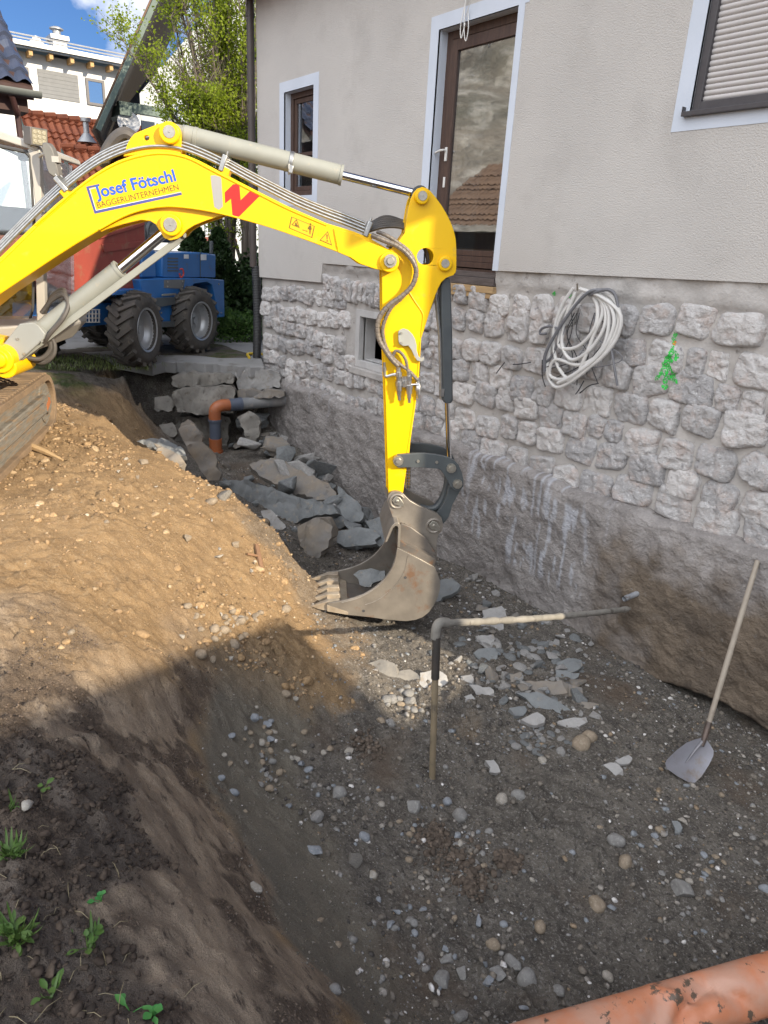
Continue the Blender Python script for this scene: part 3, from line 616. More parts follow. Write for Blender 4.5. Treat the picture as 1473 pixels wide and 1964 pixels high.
i = np.arange(gxx.size).reshape(gxx.shape); f = np.stack([i[:-1, :-1], i[1:, :-1], i[1:, 1:], i[:-1, 1:]], -1).reshape(-1, 4)
fo = mesh_np('foundation', np.stack([gxx, yy, zz], -1).reshape(-1, 3), f, found_mat(), house); attr(fo, 'earth', ert.ravel()); attr(fo, 'drip', np.clip(dr_, 0, 1).ravel()*.8)
# pipe stub out of the foundation
a = at_y(1227, 1136, -0.12); m = MB(); GREYPIPE = mat('grey_plastic', (0.30, 0.31, 0.33), (0.22, 0.23, 0.25), rough=.5, scale=12, c3=(.12, .10, .085), s3=20, p3=(.56, .66))
p0 = a+np.array([0, .1, 0]); p1 = a+np.array([-.01, -.20, -.015])
m.tube([p0, p1], .024, 16, cap=False); m.tube([p1, p0], .019, 16, cap=False); m.tube([p1+np.array([0, .03, 0]), p1+np.array([0, .0305, 0])], .0195, 16); m.build('pipe_stub', GREYPIPE, house)
# ------------------------------------------------------------------ excavator: one machine, parts traced on the upright plane of its boom
NH = ray(620, 470); NH[2] = 0; NH = unit(NH)              # boom plane normal, pointing away from the camera
UH = np.array([-NH[1], NH[0], 0.0])*-1; UH = UH if UH[0] > 0 else -UH
PB = at_depth(747, 502, 5.3); ZUP = np.array([0, 0, 1.0])
def BP(px, py, off=0.0): return on_plane(px, py, PB-NH*off, NH)   # off > 0: nearer the camera
YEL = mat('yellow_paint', (0.80, 0.475, 0.0), (0.76, 0.45, 0.0), rough=0.45, scale=2, spec=0.3, coat=0.08, c3=(0.56, 0.36, 0.05), s3=11, p3=(0.60, 0.82), rvar=.06)
CYLG = mat('cylinder_grey', (0.25, 0.255, 0.225), (0.22, 0.225, 0.20), rough=0.5, scale=5, c3=(0.30, 0.27, 0.21), s3=12, p3=(0.6, 0.72))
CHROME = mat('chrome_rod', (0.75, 0.75, 0.76), (0.7, 0.7, 0.72), rough=0.12, metal=1.0)
GALV = mat('galvanised', (0.42, 0.42, 0.41), (0.31, 0.31, 0.30), rough=0.36, metal=0.85, scale=30)
BLKM = mat('black_steel', (0.070, 0.080, 0.083), (0.055, 0.063, 0.068), rough=0.42, scale=6, c3=(0.10, 0.085, 0.07), s3=14, p3=(0.62, 0.75))
RUBBER = mat('hose_rubber', (0.055, 0.050, 0.046), (0.08, 0.07, 0.062), rough=0.6, scale=12)
BUCKETM = mat('worn_bucket_steel', (0.29, 0.26, 0.222), (0.185, 0.165, 0.142), rough=0.40, metal=0.4, scale=4.5, bump=0.5, bscale=40, bdist=0.003, c3=(0.22, 0.135, 0.088), s3=5.5, p3=(0.58, 0.70), rvar=.12, contrast=(.3, .7))
BUCKETB = mat('dull_bucket_steel', (0.17, 0.15, 0.13), (0.11, 0.10, 0.09), rough=0.5, metal=0.35, scale=5, bump=0.3, bscale=40, bdist=0.003, c3=(0.22, 0.125, 0.07), s3=7, p3=(0.58, 0.68))
TOOTHM = mat('polished_tooth', (0.42, 0.36, 0.28), (0.31, 0.25, 0.185), rough=0.4, metal=0.3, scale=14, bump=.3, bscale=50, bdist=.003)
CABPAINT = mat('cab_paint', (0.40, 0.38, 0.345), (0.36, 0.345, 0.315), rough=0.4, scale=4)
CABIN = mat('cab_interior', (0.045, 0.045, 0.047), (0.06, 0.06, 0.06), rough=0.7)
TRACKR = mat('track_rubber', (0.16, 0.115, 0.075), (0.26, 0.18, 0.11), rough=0.9, scale=5, bump=.5, bscale=40, c3=(0.09, 0.07, 0.055), s3=11, p3=(.58, .7))
TRACKS = mat('track_side', (0.225, 0.21, 0.18), (0.14, 0.13, 0.112), rough=0.75, metal=.1, scale=9, stretch=(1, 1, 8), c3=(0.24, 0.17, 0.105), s3=5, p3=(.48, .62))
GPLATE = mat('grey_guard', (0.25, 0.26, 0.245), (0.23, 0.235, 0.22), rough=.5, scale=3)
CASTG = mat('pale_bracket', (0.30, 0.31, 0.28), (0.27, 0.27, 0.25), rough=.5, scale=8)
exc = thing('excavator', 'yellow midi excavator on rubber tracks reaching its bucket into the pit', 'excavator', base=(-7.2, -5.0, -1.75))
def plate(mb, pts, off, thick, holes=(), mi=0):
    """plate traced on its own upright plane; a far-side twin (-0.36 < off < 0) is the near plate carried straight across"""
    ref = thick-off if -0.36 < off < 0 else off; sh = NH*(ref-off)
    return mb.prism([BP(*p, ref)+sh for p in pts], NH*thick, [[BP(*p, ref)+sh for p in h] for h in holes], mi)
def circ(cx, cy, r, n=24): return [(cx+r*math.cos(a), cy+r*math.sin(a)) for a in np.linspace(0, 2*math.pi, n, endpoint=False)]
PXM = 1/(F/5.3)                                              # metres per picture point near the boom
def boss(mb, px, py, r, off0, off1, mi=0, seg=26, hole=0.0):
    """round boss whose centre sits at the picture point on its outer face, axis across the boom"""
    c = BP(px, py, off1) if off1 > 0 else BP(px, py, -off0)+NH*(-off0-off1)
    r *= PXM
    mb.lathe(c, NH, [(0, 0), (0, r-.006), (.006, r), (off1-off0, r), (off1-off0, 0)], seg, mi)
def pin(name, px, py, r, off, par, nut=False):
    m = MB(); c = BP(px, py, off); r *= PXM
    if nut:
        m.lathe(c, NH, [(-.014, 0), (-.014, r*.5), (0, r*.62), (0, r*.95), (.018, r), (.04, r), (.04, 0)], 10)
    else: m.lathe(c, NH, [(-.003, 0), (-.003, r*.12), (0, r*.16), (0, r*.93), (.004, r), (.03, r), (.03, 0)], 22)
    return m.build(name, STEEL2, par, smooth=30)
STEEL2 = mat('pin_steel', (0.42, 0.40, 0.35), (0.34, 0.32, 0.28), rough=0.42, metal=.8, scale=30)
# --- boom
BO = 0.165
upper = [(-120,625),(-60,556),(0,493),(68,427),(107,391),(146,359),(175,337),(204,319),(226,308),(251,299),(278,292),(305,289.5),(330,291),(356,297),(382,308),(407,321),(452,345),(495,367),(553,396),(626,428),(679,444),(707,456),(732,470),(748,480)]
tip = [(757,486),(762,495),(764,505),(761,514),(754,521),(744,522.5)]
lower = [(716,514),(687,506),(667,491),(625,475),(585,460),(541,444),(500,431),(462,420),(426,411),(398,405),(373,401),(347,398),(322,397),(300,399),(278,403),(258,408),(238,416),(214,428),(190,442),(146,468),(102,496),(51,530),(0,564),(-60,612),(-120,672)]
boom = MB(); plate(boom, upper+tip+lower, BO, BO*2)
bm_o = boom.build('boom', YEL, exc, smooth=25, bevel=0.008)
m = MB()                                                     # lower bracket plates with the lift cylinder lug
br = [(186,440),(214,424),(238,413),(278,399),(322,393),(373,398),(424,408),(426,413),(398,422),(373,432),(358,441),(349,452),(340,458),(325,461),(314,456),(307,444),(298,430),(288,424),(270,422),(236,430),(204,440),(194,445)]
plate(m, br, BO-.035, .05); plate(m, br, -BO+.085, .05)
boss(m, 327, 431, 19, .05, BO+.004); boss(m, 327, 431, 16, -BO, -.05)
m.build('boom_lug', YEL, bm_o, bevel=0.006)
pin('pin', 326, 431, 12, BO+.012, bm_o)
m = MB()                                                     # upper bracket
ub = [(236,300),(244,276),(250,265),(258,256),(282,246),(300,239),(316,234),(326,233.5),(334,236),(341,241),(345,248),(347,262),(347,300),(310,293),(272,296)]
plate(m, ub, .11, .045, [circ(281, 264.5, 5.2, 14)]); plate(m, ub, -.065, .045)
boss(m, 324, 254, 17.5, .06, .16); m.build('cylinder_bracket', YEL, bm_o, bevel=0.006)
pin('pin', 324, 252.5, 10.5, .165, bm_o)
m = MB(); s_ = lambda pts, o: [BP(*p, o) for p in pts]        # weld ridges along the plate edges
m.tube(smooth_path(s_([(68,432),(146,364),(204,324),(251,304),(305,294.5),(356,302),(407,327),(495,372),(553,401),(626,432)], BO), 4), .008, 6)
m.tube(smooth_path(s_([(190,440),(238,414),(278,401),(322,395.5),(373,400),(424,409.5),(500,429.5),(585,458),(667,489)], BO), 4), .007, 6)
m.tube(s_([(0,504),(68,437),(146,369)], BO-.002), .006, 6)
m.build('weld_seam', YEL, bm_o)
m = MB()                                                     # recessed tip with thicker fork cheek
plate(m, [(640,438),(676,447),(728,472),(748,480.5),(757,486),(762,495),(764,505),(761,514),(754,521),(744,522.5),(716,515),(690,506),(672,494),(648,484)], BO+.012, .02)
boss(m, 747, 502.5, 18.5, .15, BO+.035); m.build('fork_cheek', YEL, bm_o, bevel=0.006)
pin('pivot_nut', 749, 500.5, 12.5, BO+.06, bm_o, nut=True)
# lettering and marks on the boom
def decal(name, pts, color, off=BO+.0015, par=None, rough=.45, holes=()):
    m = MB(); m.prism([BP(*p, off) for p in pts], NH*.001, [[BP(*p, off) for p in h] for h in holes]); return m.build(name, color, par or bm_o, smooth=None)
BLUE = mat('sign_blue', (0.018, 0.095, 0.46), (0.018, 0.09, 0.44), rough=.4); NAVY = mat('sign_navy', (0.06, 0.075, 0.27), rough=.4); BROWN = mat('sign_dark', (0.14, 0.085, 0.008), rough=.4)
WHT = mat('sign_white', (0.8, 0.8, 0.8), rough=.4); RED = mat('sign_red', (0.72, 0.012, 0.006), rough=.4); LGREY = mat('sign_grey', (0.30, 0.29, 0.28), (.27, .27, .26), rough=.4); ORNG = mat('sign_amber', (0.82, 0.44, 0.004), rough=.4)
def text(name, body, p0, p1, hpx, color, off=BO+.0016, par=None, bold=0.0, shear=0.0):
    cu = bpy.data.curves.new(name, 'FONT'); cu.body = body; cu.size = 1.0; cu.offset = bold; cu.extrude = 0.0; cu.resolution_u = 6; cu.shear = shear
    o = bpy.data.objects.new(name, cu); COL.objects.link(o); bpy.context.view_layer.update()
    me = bpy.data.meshes.new_from_object(o.evaluated_get(bpy.context.evaluated_depsgraph_get())); COL.objects.unlink(o); bpy.data.objects.remove(o); bpy.data.curves.remove(cu)
    me.name = name; co = np.empty(len(me.vertices)*3); me.vertices.foreach_get('co', co); co = co.reshape(-1, 3)
    A, B = BP(*p0, off), BP(*p1, off); ex = unit(B-A); ey = np.cross(ex, NH); ey = ey if ey[2] > 0 else -ey
    x0, x1 = co[:, 0].min(), co[:, 0].max(); cap = 0.70
    sx = np.linalg.norm(B-A)/(x1-x0); sy = hpx*PXM/cap
    q = A+(co[:, :1]-x0)*sx*ex+co[:, 1:2]*sy*ey
    me.vertices.foreach_set('co', q.ravel()); me.materials.clear(); me.materials.append(color); me.update()
    o = bpy.data.objects.new(name, me); COL.objects.link(o); o.parent = par or bm_o; return o
text('lettering', 'Josef Fötschl', (185.5, 379.5), (338.5, 346.5), 18.5, BLUE, bold=0.028)
text('lettering', 'BAGGERUNTERNEHMEN', (188, 399), (343.5, 363.5), 9.6, BROWN, bold=0.0)
decal('sign_border', [(165,358),(190.5,352.5),(191,356.5),(170.5,361),(183.5,404),(348,369),(349,373.5),(181.5,410)], NAVY)
decal('sign_border_line', [(171.5,362.3),(189,358.4),(189,359.4),(172.7,363.2),(184.6,403),(347,367.6),(347.2,368.4),(184,404.2)], WHT)
decal('stripe', [(404,337),(412,336),(423,339.5),(424.5,344),(427.5,396),(420,402.5),(411,397),(404.5,346)], LGREY)
decal('stripe', [(431,369),(447,353.5),(459,353),(461.5,384),(480,366),(499,375),(456,418),(446,413.5),(443,381),(432,390)], RED)
# warning stickers
def ring_px(pts, k):
    c = np.mean(pts, axis=0); return [tuple(c+(np.array(p)-c)*k) for p in pts]
fr = [(559,415),(604,433.5),(599,456),(554,437)]
st = decal('warning_sticker', fr, ORNG); decal('sticker_border', fr, BROWN, BO+.0032, st, holes=[ring_px(fr, .93)])
tr = [(569,420),(575,437.5),(559,431)]; decal('sticker_symbol', tr, BROWN, BO+.0032, st, holes=[ring_px(tr, .72)])
for p in ([(566,428),(568,426),(570,431),(573,434),(566,433)], [(593,433),(595,431.5),(597,433.5),(598,440),(596,441),(595.5,449),(593.5,448.5),(593.5,441),(590,438)], [(580,440),(585,441.5),(585,442.6),(580,441.2)], [(586,441.6),(590,443.4),(589.6,444.6),(586,443)]): decal('sticker_symbol', p, BROWN, BO+.0032, st)
decal('sticker_symbol', circ(595.6, 429.6, 1.8, 10), BROWN, BO+.0032, st)
tr = [(629,443),(637,470.5),(613,460.5)]; st = decal('warning_sticker', tr, ORNG); decal('sticker_border', tr, BROWN, BO+.0032, st, holes=[ring_px(tr, .84)])
decal('sticker_symbol', [(626,449.5),(628.5,450),(628.2,459),(626.8,458.8)], BROWN, BO+.0032, st); decal('sticker_symbol', circ(627.7, 462, 1.5, 10), BROWN, BO+.0032, st)
# --- hydraulic tubes over the boom
offs = [(0.12, 1, 5.6), (0.085, -5.5, 5.6), (0.05, -12, 5.0), (0.0, -17, 4.6)]
crest = [(-110,604),(-60,546),(0,482),(50,431),(100,382),(140,348),(175,322),(204,305),(240,290),(276,281.5),(312,279.5),(350,285),(390,300),(428,318),(470,341),(520,367),(570,392),(620,413),(660,428),(700,444)]
for o, dy, d in offs:
    m = MB(); m.tube(smooth_path([BP(x, y+dy, o) for x, y in crest], 4), d*PXM/2, 10); m.build('hydraulic_tube', GALV, exc)
for (cx, cy, ang) in ((128, 356, -.72), (432, 316, .42), (704, 440, .42)):
    m = MB(); c = BP(cx, cy, .04); dx = unit(BP(cx+10*math.cos(ang), cy+10*math.sin(ang), .04)-c); dz = np.cross(dx, NH)
    m.box(c, (.035, .26, .11), (dx, NH, dz)); m.build('tube_clamp', GALV, exc, bevel=0.006)
    m = MB(); m.box(BP(cx-3*math.sin(-ang)*0+2, cy+16, .09), (.05, .14, .06), (dx, NH, dz)); m.build('clamp_foot', YEL, exc, bevel=0.006)
    m = MB()
    for k in (-.05, .06): q_ = c+NH*k; m.tube([q_, q_+dz*.085*np.sign(dz[2])], .006, 8)
    m.build('clamp_bolt', GALV, exc)
# --- arm cylinder
def cylinder(name, a, b, r, rod_to, rr, off, material, rod_mat=CHROME, rim=True):
    A, B, Cc = BP(*a, off), BP(*b, off), BP(*rod_to, off); d = unit(B-A); Ln = np.linalg.norm(B-A)
    m = MB(); pr = [(0, 0), (0, r*.86), (.03, r*.98), (.032, r)]
    if rim: pr += [(.09, r), (.093, r*1.05), (.115, r*1.05), (.118, r)]
    pr += [(Ln-.022, r), (Ln-.02, r*1.06), (Ln, r*1.06), (Ln, rr*1.3), (Ln-.01, rr*1.2), (Ln-.01, 0)]
    m.lathe(A, d, pr, 28); o = m.build(name, material, exc, smooth=32)
    m = MB(); m.cyl(B-d*.05, Cc, rr, 20); m.build('rod', rod_mat, o); return o, A, B, d
arm, A_, B_, d_ = cylinder('arm_cylinder', (346, 257.5), (657, 336.5), 17*PXM, (806, 373), 7.6*PXM, .0, CYLG)
m = MB(); c_ = A_+d_*np.linalg.norm(B_-A_)*.665; m.lathe(c_, d_, [(0, 17.2*PXM), (0, 18.6*PXM), (.028, 18.6*PXM), (.028, 17.2*PXM)], 28)
m.box(c_-NH*.05-ZUP*.05+d_*.014, (.03, .06, .05), (d_, NH, np.cross(d_, NH))); m.build('hose_clip', GALV, arm, bevel=.003)
m = MB(); m.tube(smooth_path([c_-NH*.068-ZUP*.02, c_-NH*.074-ZUP*.055, c_-NH*.06-ZUP*.085], 5), .007, 8); m.build('clip_bolt', STEEL2, arm)
m = MB(); m.lathe(BP(806, 373, .06), NH, [(0, 0), (0, .062), (.12, .062), (.12, 0)], 20); m.build('rod_eye', BLKM, arm)
m = MB(); m.lathe(BP(324, 253, .055), NH, [(0, 0), (0, .065), (.11, .065), (.11, 0)], 20); m.bar(BP(324, 253, 0), BP(350, 259, 0), .10, .11); m.build('barrel_eye', CYLG, arm)
# black hose bundle behind
m = MB()
for k in range(6):
    o = -.02-.028*k; m.tube(smooth_path([BP(700, 446-k*2, o), BP(735, 436-k*4, o), BP(765, 436-k*3, o), BP(790, 446-k*2, o), BP(815, 480, o), BP(822, 520, o)], 6), .011, 8)
m.build('hose_bundle', RUBBER, exc)
m = MB(); m.tube(smooth_path([BP(195, 320, -.08), BP(206, 290, -.08), BP(222, 266, -.08), BP(240, 256, -.08), BP(258, 266, -.1)], 6), .045, 10); m.build('boom_hose', RUBBER, exc)
# --- lift cylinder with its guard
lift, A_, B_, d_ = cylinder('lift_cylinder', (66, 646), (231, 517), 18*PXM, (322, 440), 10*PXM, .0, CYLG, rim=False)
m = MB(); m.lathe(BP(326, 433, .05), NH, [(0, 0), (0, .06), (.10, .06), (.10, 0)], 20); m.build('rod_eye', STEEL2, lift)
g0, g1 = (357, 452), (40, 690)
m = MB(); m.prism([BP(x, y, .05) for x, y in ((352,448),(357,455),(340,472),(46,690),(36,682),(330,462))], -NH*.03); m.tube([BP(354, 453, .10), BP(354, 453, -.02)], .012, 10); m.tube([BP(342, 440, .04), BP(355, 452, .07)], .016, 10)
m.build('rod_guard', CYLG, lift, bevel=.003)
m = MB(); plate(m, [(-30,668),(0,668),(37,621),(64,618.5),(75,626),(87,641),(84,650),(44,686),(36,693),(28,694),(14,676),(-30,700)], .12, .24); cg = m.build('cylinder_guard', GPLATE, exc, bevel=.008)
for p in ((33,650),(80,654),(46,679)): 
    m = MB(); m.lathe(BP(*p, .128), NH, [(0, 0), (0, .010), (.012, .010), (.012, 0)], 8); m.build('bolt', STEEL2, cg)
m = MB(); m.lathe(BP(-6, 691, .26), NH, [(0, 0), (0, .045), (.01, .06), (.03, .06), (.032, .10), (.2, .10), (.2, 0)], 24); m.lathe(BP(8, 704, .2), NH, [(0, 0), (0, .085), (.4, .085), (.4, 0)], 20); plate(m, [(-80,640),(-10,655),(22,704),(10,720),(-40,735),(-90,735)], .16, .30); m.build('swing_post', YEL, exc, bevel=.008)
m = MB(); plate(m, [(-80,720),(-10,668),(20,672),(32,700),(14,712),(-30,728)], .10, .22); m.build('swing_bracket', BLKM, exc, bevel=.01)
m = MB()
for k in range(3): m.tube(smooth_path([BP(80+k*3, 600, -.05-.05*k), BP(100, 575-k*3, -.02-.05*k), BP(122, 566-k*5, .02-.05*k), BP(131-k*3, 585, .06-.03*k), BP(120, 612, .1-.03*k), BP(96, 640, .1-.03*k), BP(80, 664, .05)], 6), .017, 8)
m.tube(smooth_path([BP(62, 690, -.1), BP(84, 694, -.12), BP(101, 680, -.14), BP(103, 660, -.16), BP(92, 640, -.18)], 6), .022, 8)
m.tube(smooth_path([BP(50, 686, -.04), BP(78, 688, -.06), BP(95, 672, -.09), BP(96, 655, -.1)], 6), .018, 8)
m.build('hose_bundle', RUBBER, exc)
# --- stick
SO = 0.125
stick_px = [(785,393),(788,381),(793,370),(800,362),(810,358.5),(819,361),(827,368),(836,379),(847,394),(856,409),(864,425),(870,441),(874,457),(875.5,478),(875.5,512),(874.5,522),(870,528),(863,530),(856,533),(847,541),(841,552),(836,564),(825,596),(813,634),(808,648),(804,719),(797,779),(787,847),(785,870),(779,904),(773,945),(772,958),(764,966),(752,964),(745,950),(742,853),(738,718),(736,670),(733,595),(732,520),(733,500),(742,485),(756,472),(766,461),(776,447),(779.5,425)]
m = MB(); plate(m, stick_px, SO, .022, [circ(815.5, 492, 16, 30)]); plate(m, stick_px, -SO+.022, .022, [circ(815.5, 492, 16, 30)])
st_o = m.build('stick', YEL, exc, bevel=0.004)
m = MB()                                                    # closing webs between the cheeks
def web(pts, o=None):
    par_ = [BP(*p, SO-.024) for p in pts]; pr_ = [p+NH*(SO*2-.048) for p in par_]; n = len(pts)
    cen = np.mean(par_, axis=0); V = par_+pr_+[p+unit(cen-p)*.016 for p in par_]+[p+unit(cen-p)*.016 for p in pr_]
    f = []
    for i in range(n-1): f += [(i, i+1, n+i+1, n+i), (2*n+i, 3*n+i, 3*n+i+1, 2*n+i+1)]
    m.add(V, f)
web([(787,392),(781,425),(777.5,447),(768,461),(758,472)]); web([(735.5,530),(736,595),(739,670),(741,718),(744.5,853),(747,945)]); web([(806,650),(802,719),(795,779),(785,847),(777,904),(771,940)]); web([(836,566),(823,597),(811,635)])
m.build('web_plate', YEL, st_o, smooth=None)
for a_ in ((810, 377, 13, .1, SO+.05), (854.5, 506, 13.5, .1, SO+.03), (810, 377, 13, -SO-.05, -.1), (854.5, 506, 13.5, -SO-.03, -.1)):
    m = MB(); boss(m, *a_); m.build('pin_boss', YEL, st_o, bevel=.004)
pin('pin', 811, 375.5, 8.5, SO+.056, st_o); pin('pin', 854.5, 505.5, 8, SO+.036, st_o)
m = MB(); m.tube(smooth_path([BP(*p, SO) for p in ((783,558),(797,580),(811,602),(810,622),(807.5,646))], 3), .007, 6); m.tube([BP(*p, SO) for p in ((806,655),(801,719),(794.5,779),(784.5,847),(776,900))], .006, 6); m.build('weld_seam', YEL, st_o)
m = MB(); 
for k in (-.06, -.03, 0, .03): m.tube(smooth_path([BP(806, 440, k), BP(812, 470, k), BP(820, 492, k), BP(822, 530, k), BP(818, 580, k)], 5), .012, 8)
m.build('inner_hose', RUBBER, st_o)
m = MB(); plate(m, [(764,636),(768,632),(774,630),(783,633),(791,641),(796,650),(799,662),(799,672),(803,684),(808,687),(812,684),(814,689),(810,694),(800,692),(794,682),(789,671),(783,663),(774,664),(766,660),(764,652)], SO+.035, .012); br_ = m.build('hook_plate', CASTG, st_o, bevel=.003)
for p in ((770,639),(770,658)):
    m = MB(); m.lathe(BP(*p, SO+.048), NH, [(0, 0), (0, .009), (.045, .009), (.045, 0)], 8); m.build('bolt', STEEL2, br_)
# spiral wrapped hoses down the stick
def wrapped(name, pts, r, pitch=.034, mt=None):
    P = smooth_path(pts, 30); d = np.cumsum([0]+[np.linalg.norm(b-a) for a, b in zip(P[:-1], P[1:])])
    rr = [r*(1+(.16 if (x % pitch) > pitch*.16 else -.02)) for x in d]
    m = MB(); m.tube(P, rr, 10); return m.build(name, mt or WRAP, exc, smooth=None)
WRAP = mat('spiral_guard', (0.105, 0.088, 0.074), (0.15, 0.125, 0.10), rough=.45, scale=20, coat=.2)
hA = [(712,451),(736,461),(760,471),(778,484),(792,501),(798,518),(796,536),(786,554),(768,570),(748,584),(731,603),(724,625),(727,650),(739,672),(752,690),(764,702)]
hB = [(722,444),(742,452),(764,466),(784,482),(795,502),(797,522),(789,548),(770,572),(752,588),(740,610),(734,632),(737,656),(748,680),(765,697),(785,712),(800,728)]
hC = [(752,688),(758,674),(768,676),(778,690),(782,712)]
ho = lambda pts, o0, o1: [BP(*p, o0+(o1-o0)*k/(len(pts)-1)) for k, p in enumerate(pts)]
wrapped('spiral_hose', ho(hA, BO+.035, SO+.05), .0165); wrapped('spiral_hose', ho(hB, BO+.0, SO+.035), .0125); wrapped('spiral_hose', ho(hC, SO+.03, SO+.04), .0105)
m = MB(); m.tube(smooth_path([BP(*p, .05) for p in ((742,470),(762,478),(782,497),(788,520),(780,545),(765,565))], 6), .016, 9); m.build('hose_bundle', RUBBER, exc)
m = MB()                                                    # couplings and valves
def fit(a, b, rs, o=SO+.05):
    A, B = BP(*a, o), BP(*b, o); d = unit(B-A); Ln = np.linalg.norm(B-A); n = len(rs); pr = [(0, 0)]
    for i, r in enumerate(rs): pr += [(Ln*i/n, r), (Ln*(i+.93)/n, r)]
    m.lathe(A, d, pr+[(Ln, 0)], 12)
fit((764,704), (766,768), (.018, .026, .021, .028, .023, .018, .013)); fit((784,712), (785,773), (.017, .025, .021, .028, .023, .017, .012)); fit((801,724), (803,765), (.017, .025, .026, .019, .013), SO+.02); fit((737,695), (738,722), (.012, .015, .011))
m.tube(smooth_path([BP(738, 720, SO+.04), BP(742, 722, SO+.05), BP(752, 719, SO+.05), BP(764, 717, SO+.05)], 4), .011, 9); m.tube([BP(762, 739, SO+.05), BP(804, 737, SO+.05)], .009, 8); m.box(BP(775, 733, SO+.02), (.05, .05, .07), (UH, NH, ZUP)); fit((776,722), (776,742), (.02, .022, .02), SO+.05)
m.build('valve_block', STEEL, exc, smooth=30)
m = MB(); 
for k in (0, 1): 
    A, B = BP(781+k*5, 893, .02), BP(780+k*5, 934, .02)
    for t in np.linspace(0, 1, 8): m.lathe(A+(B-A)*t, ZUP, [(-.01, 0), (-.01, .011), (.01, .011), (.01, 0)], 8)
m.build('grease_fitting', STEEL, exc)
m = MB(); m.box(BP(801, 705, .0), (.02, .16, .1), (UH, NH, ZUP)); m.build('side_marker', BLKM, exc)
# --- bucket cylinder
m = MB(); bcl = [(848,533),(845,548),(847,640),(849,768),(853,774),(866,774),(869,768),(868,640),(865,545),(863,532)]
plate(m, bcl, .085, .17); bc = m.build('bucket_cylinder', BLKM, exc, bevel=.014, seg=3)
m = MB(); m.cyl(BP(857, 760, 0), BP(862, 898, 0), 5.2*PXM, 16); m.build('rod', CHROME, bc)
m = MB()
for o, x in ((.07, 0), (.03, 3)): m.tube(smooth_path([BP(836+x, 566, o), BP(839+x, 600, o), BP(843+x, 640, o), BP(845+x, 700, o), BP(846+x, 765, o)], 6), .011 if x else .014, 8)
m.build('cylinder_line', GALV, bc)
m = MB(); m.box(BP(847, 752, .06), (.03, .06, .06), (UH, NH, ZUP)); m.build('line_fitting', STEEL, bc)
# --- linkage
m = MB(); l1 = [(757,880),(763,872.5),(780,871),(794,870),(815,869.5),(835,872),(850,875),(862,878.5),(872,884),(880,892),(886,906),(889,920),(889,933),(882,941),(872,942),(864,934),(858,922),(851,910),(845,902),(838,899),(811,897),(781,896.5),(764,897.5),(757,892)]
plate(m, l1, SO+.05, .035); plate(m, l1, -SO-.015, .035); lk = m.build('side_link', BLKM, exc, bevel=.004)
l1b = MB(); 
m = MB(); l2 = [(866,925),(874,920),(884,925),(887,934),(878,950),(868,968),(861,992),(852,1003),(838,1018),(826,1016),(820,1004),(838,985),(850,968),(857,950),(860,935)]
plate(m, l2, SO-.02, .04); plate(m, l2, -SO+.06, .04); l2o = m.build('bucket_link', BLKM, exc, bevel=.004)
m = MB(); m.tube(smooth_path([BP(860, 905, 0), BP(857, 930, 0), BP(850, 955, 0), BP(838, 972, 0), BP(822, 976, 0), BP(804, 972, 0)], 5), .03, 10); m.build('cross_tube', BLKM, l2o)
for n_, p, r in (('pin', (764, 884.5), 11), ('pin', (866, 899), 10.5), ('pin', (878, 929), 10.5)): pin(n_, *p, r, SO+.068, lk, nut=True)
for p in ((802,885),(838,887)):
    m = MB(); m.lathe(BP(*p, SO+.06), NH, [(0, 0), (0, .012), (.02, .012), (.02, 0)], 10); m.build('bolt', STEEL2, lk)
# --- bucket
BW = 0.31
bk = [(762,1051),(759.5,1066),(752,1088),(745,1100),(737,1110),(726,1121),(713,1131),(697,1140),(680,1146.5),(653,1153.5),(629,1157),(629,1173),(669,1179.5),(702,1183),(740,1188.5),(766,1191),(781,1191.5),(797,1189),(811,1184),(823,1174),(832,1161.5),(839,1148),(843,1134),(844.5,1122),(843,1111),(839,1099),(833,1087.5),(808,1073.5)]
m = MB(); plate(m, bk, BW, .022); plate(m, bk, -BW+.022, .022)
bu = m.build('bucket', BUCKETM, exc, bevel=.003)
m = MB()                                                     # wrapped shell between the side plates
prof = [(632,1171),(669,1178),(702,1181.5),(740,1187),(766,1189.3),(781,1189.8),(796,1187.5),(810,1182.5),(822,1172.5),(830.5,1160.5),(837,1147),(841,1134),(842.5,1122),(841,1111.5),(837.5,1101),(831.5,1090),(806.5,1075.5),(764,1053)]
n = len(prof); O_ = [BP(*p, BW-.023) for p in prof]; cen = BP(772, 1122, BW-.023); I_ = [p+unit(cen-p)*.02 for p in O_]
V = O_+[p+NH*(BW*2-.046) for p in O_]+I_+[p+NH*(BW*2-.046) for p in I_]; f = []
for i in range(n-1): f += [(i, i+1, n+i+1, n+i), (2*n+i, 3*n+i, 3*n+i+1, 2*n+i+1)]
f += [(0, n, 3*n, 2*n), (n-1, 3*n-1, 4*n-1, 2*n-1)]
m.add(V, f); m.build('shell', BUCKETB, bu, smooth=40)
m = MB()                                                     # hinge box and rolled upper lip
plate(m, [(762,1050),(764,1012),(770,1004),(790,1012),(815,1030),(836,1060),(834,1086),(808,1071)], BW-.10, BW*2-.20)
hb = m.build('hinge_box', BUCKETB, bu, bevel=.006)
m = MB(); lp = [(769,1010),(764,1002.5),(757,1003),(750,1010),(744,1024),(738,1040),(742,1040),(748,1027),(753.5,1014),(758,1009),(762,1009),(764,1014),(762,1050),(767,1050)]
m.prism([BP(*p, BW-.001) for p in lp], NH*(BW*2-.002)); m.build('upper_lip', BUCKETM, bu, bevel=.003)
ear = [(742.5,962),(745,950),(751,944),(758,942.5),(767,944),(774,948),(786,960),(800,968),(820,978),(838,985),(847,994),(850,1006),(848,1018),(841,1026),(838,1038),(838,1074),(762,1036),(757,1014),(752,990)]
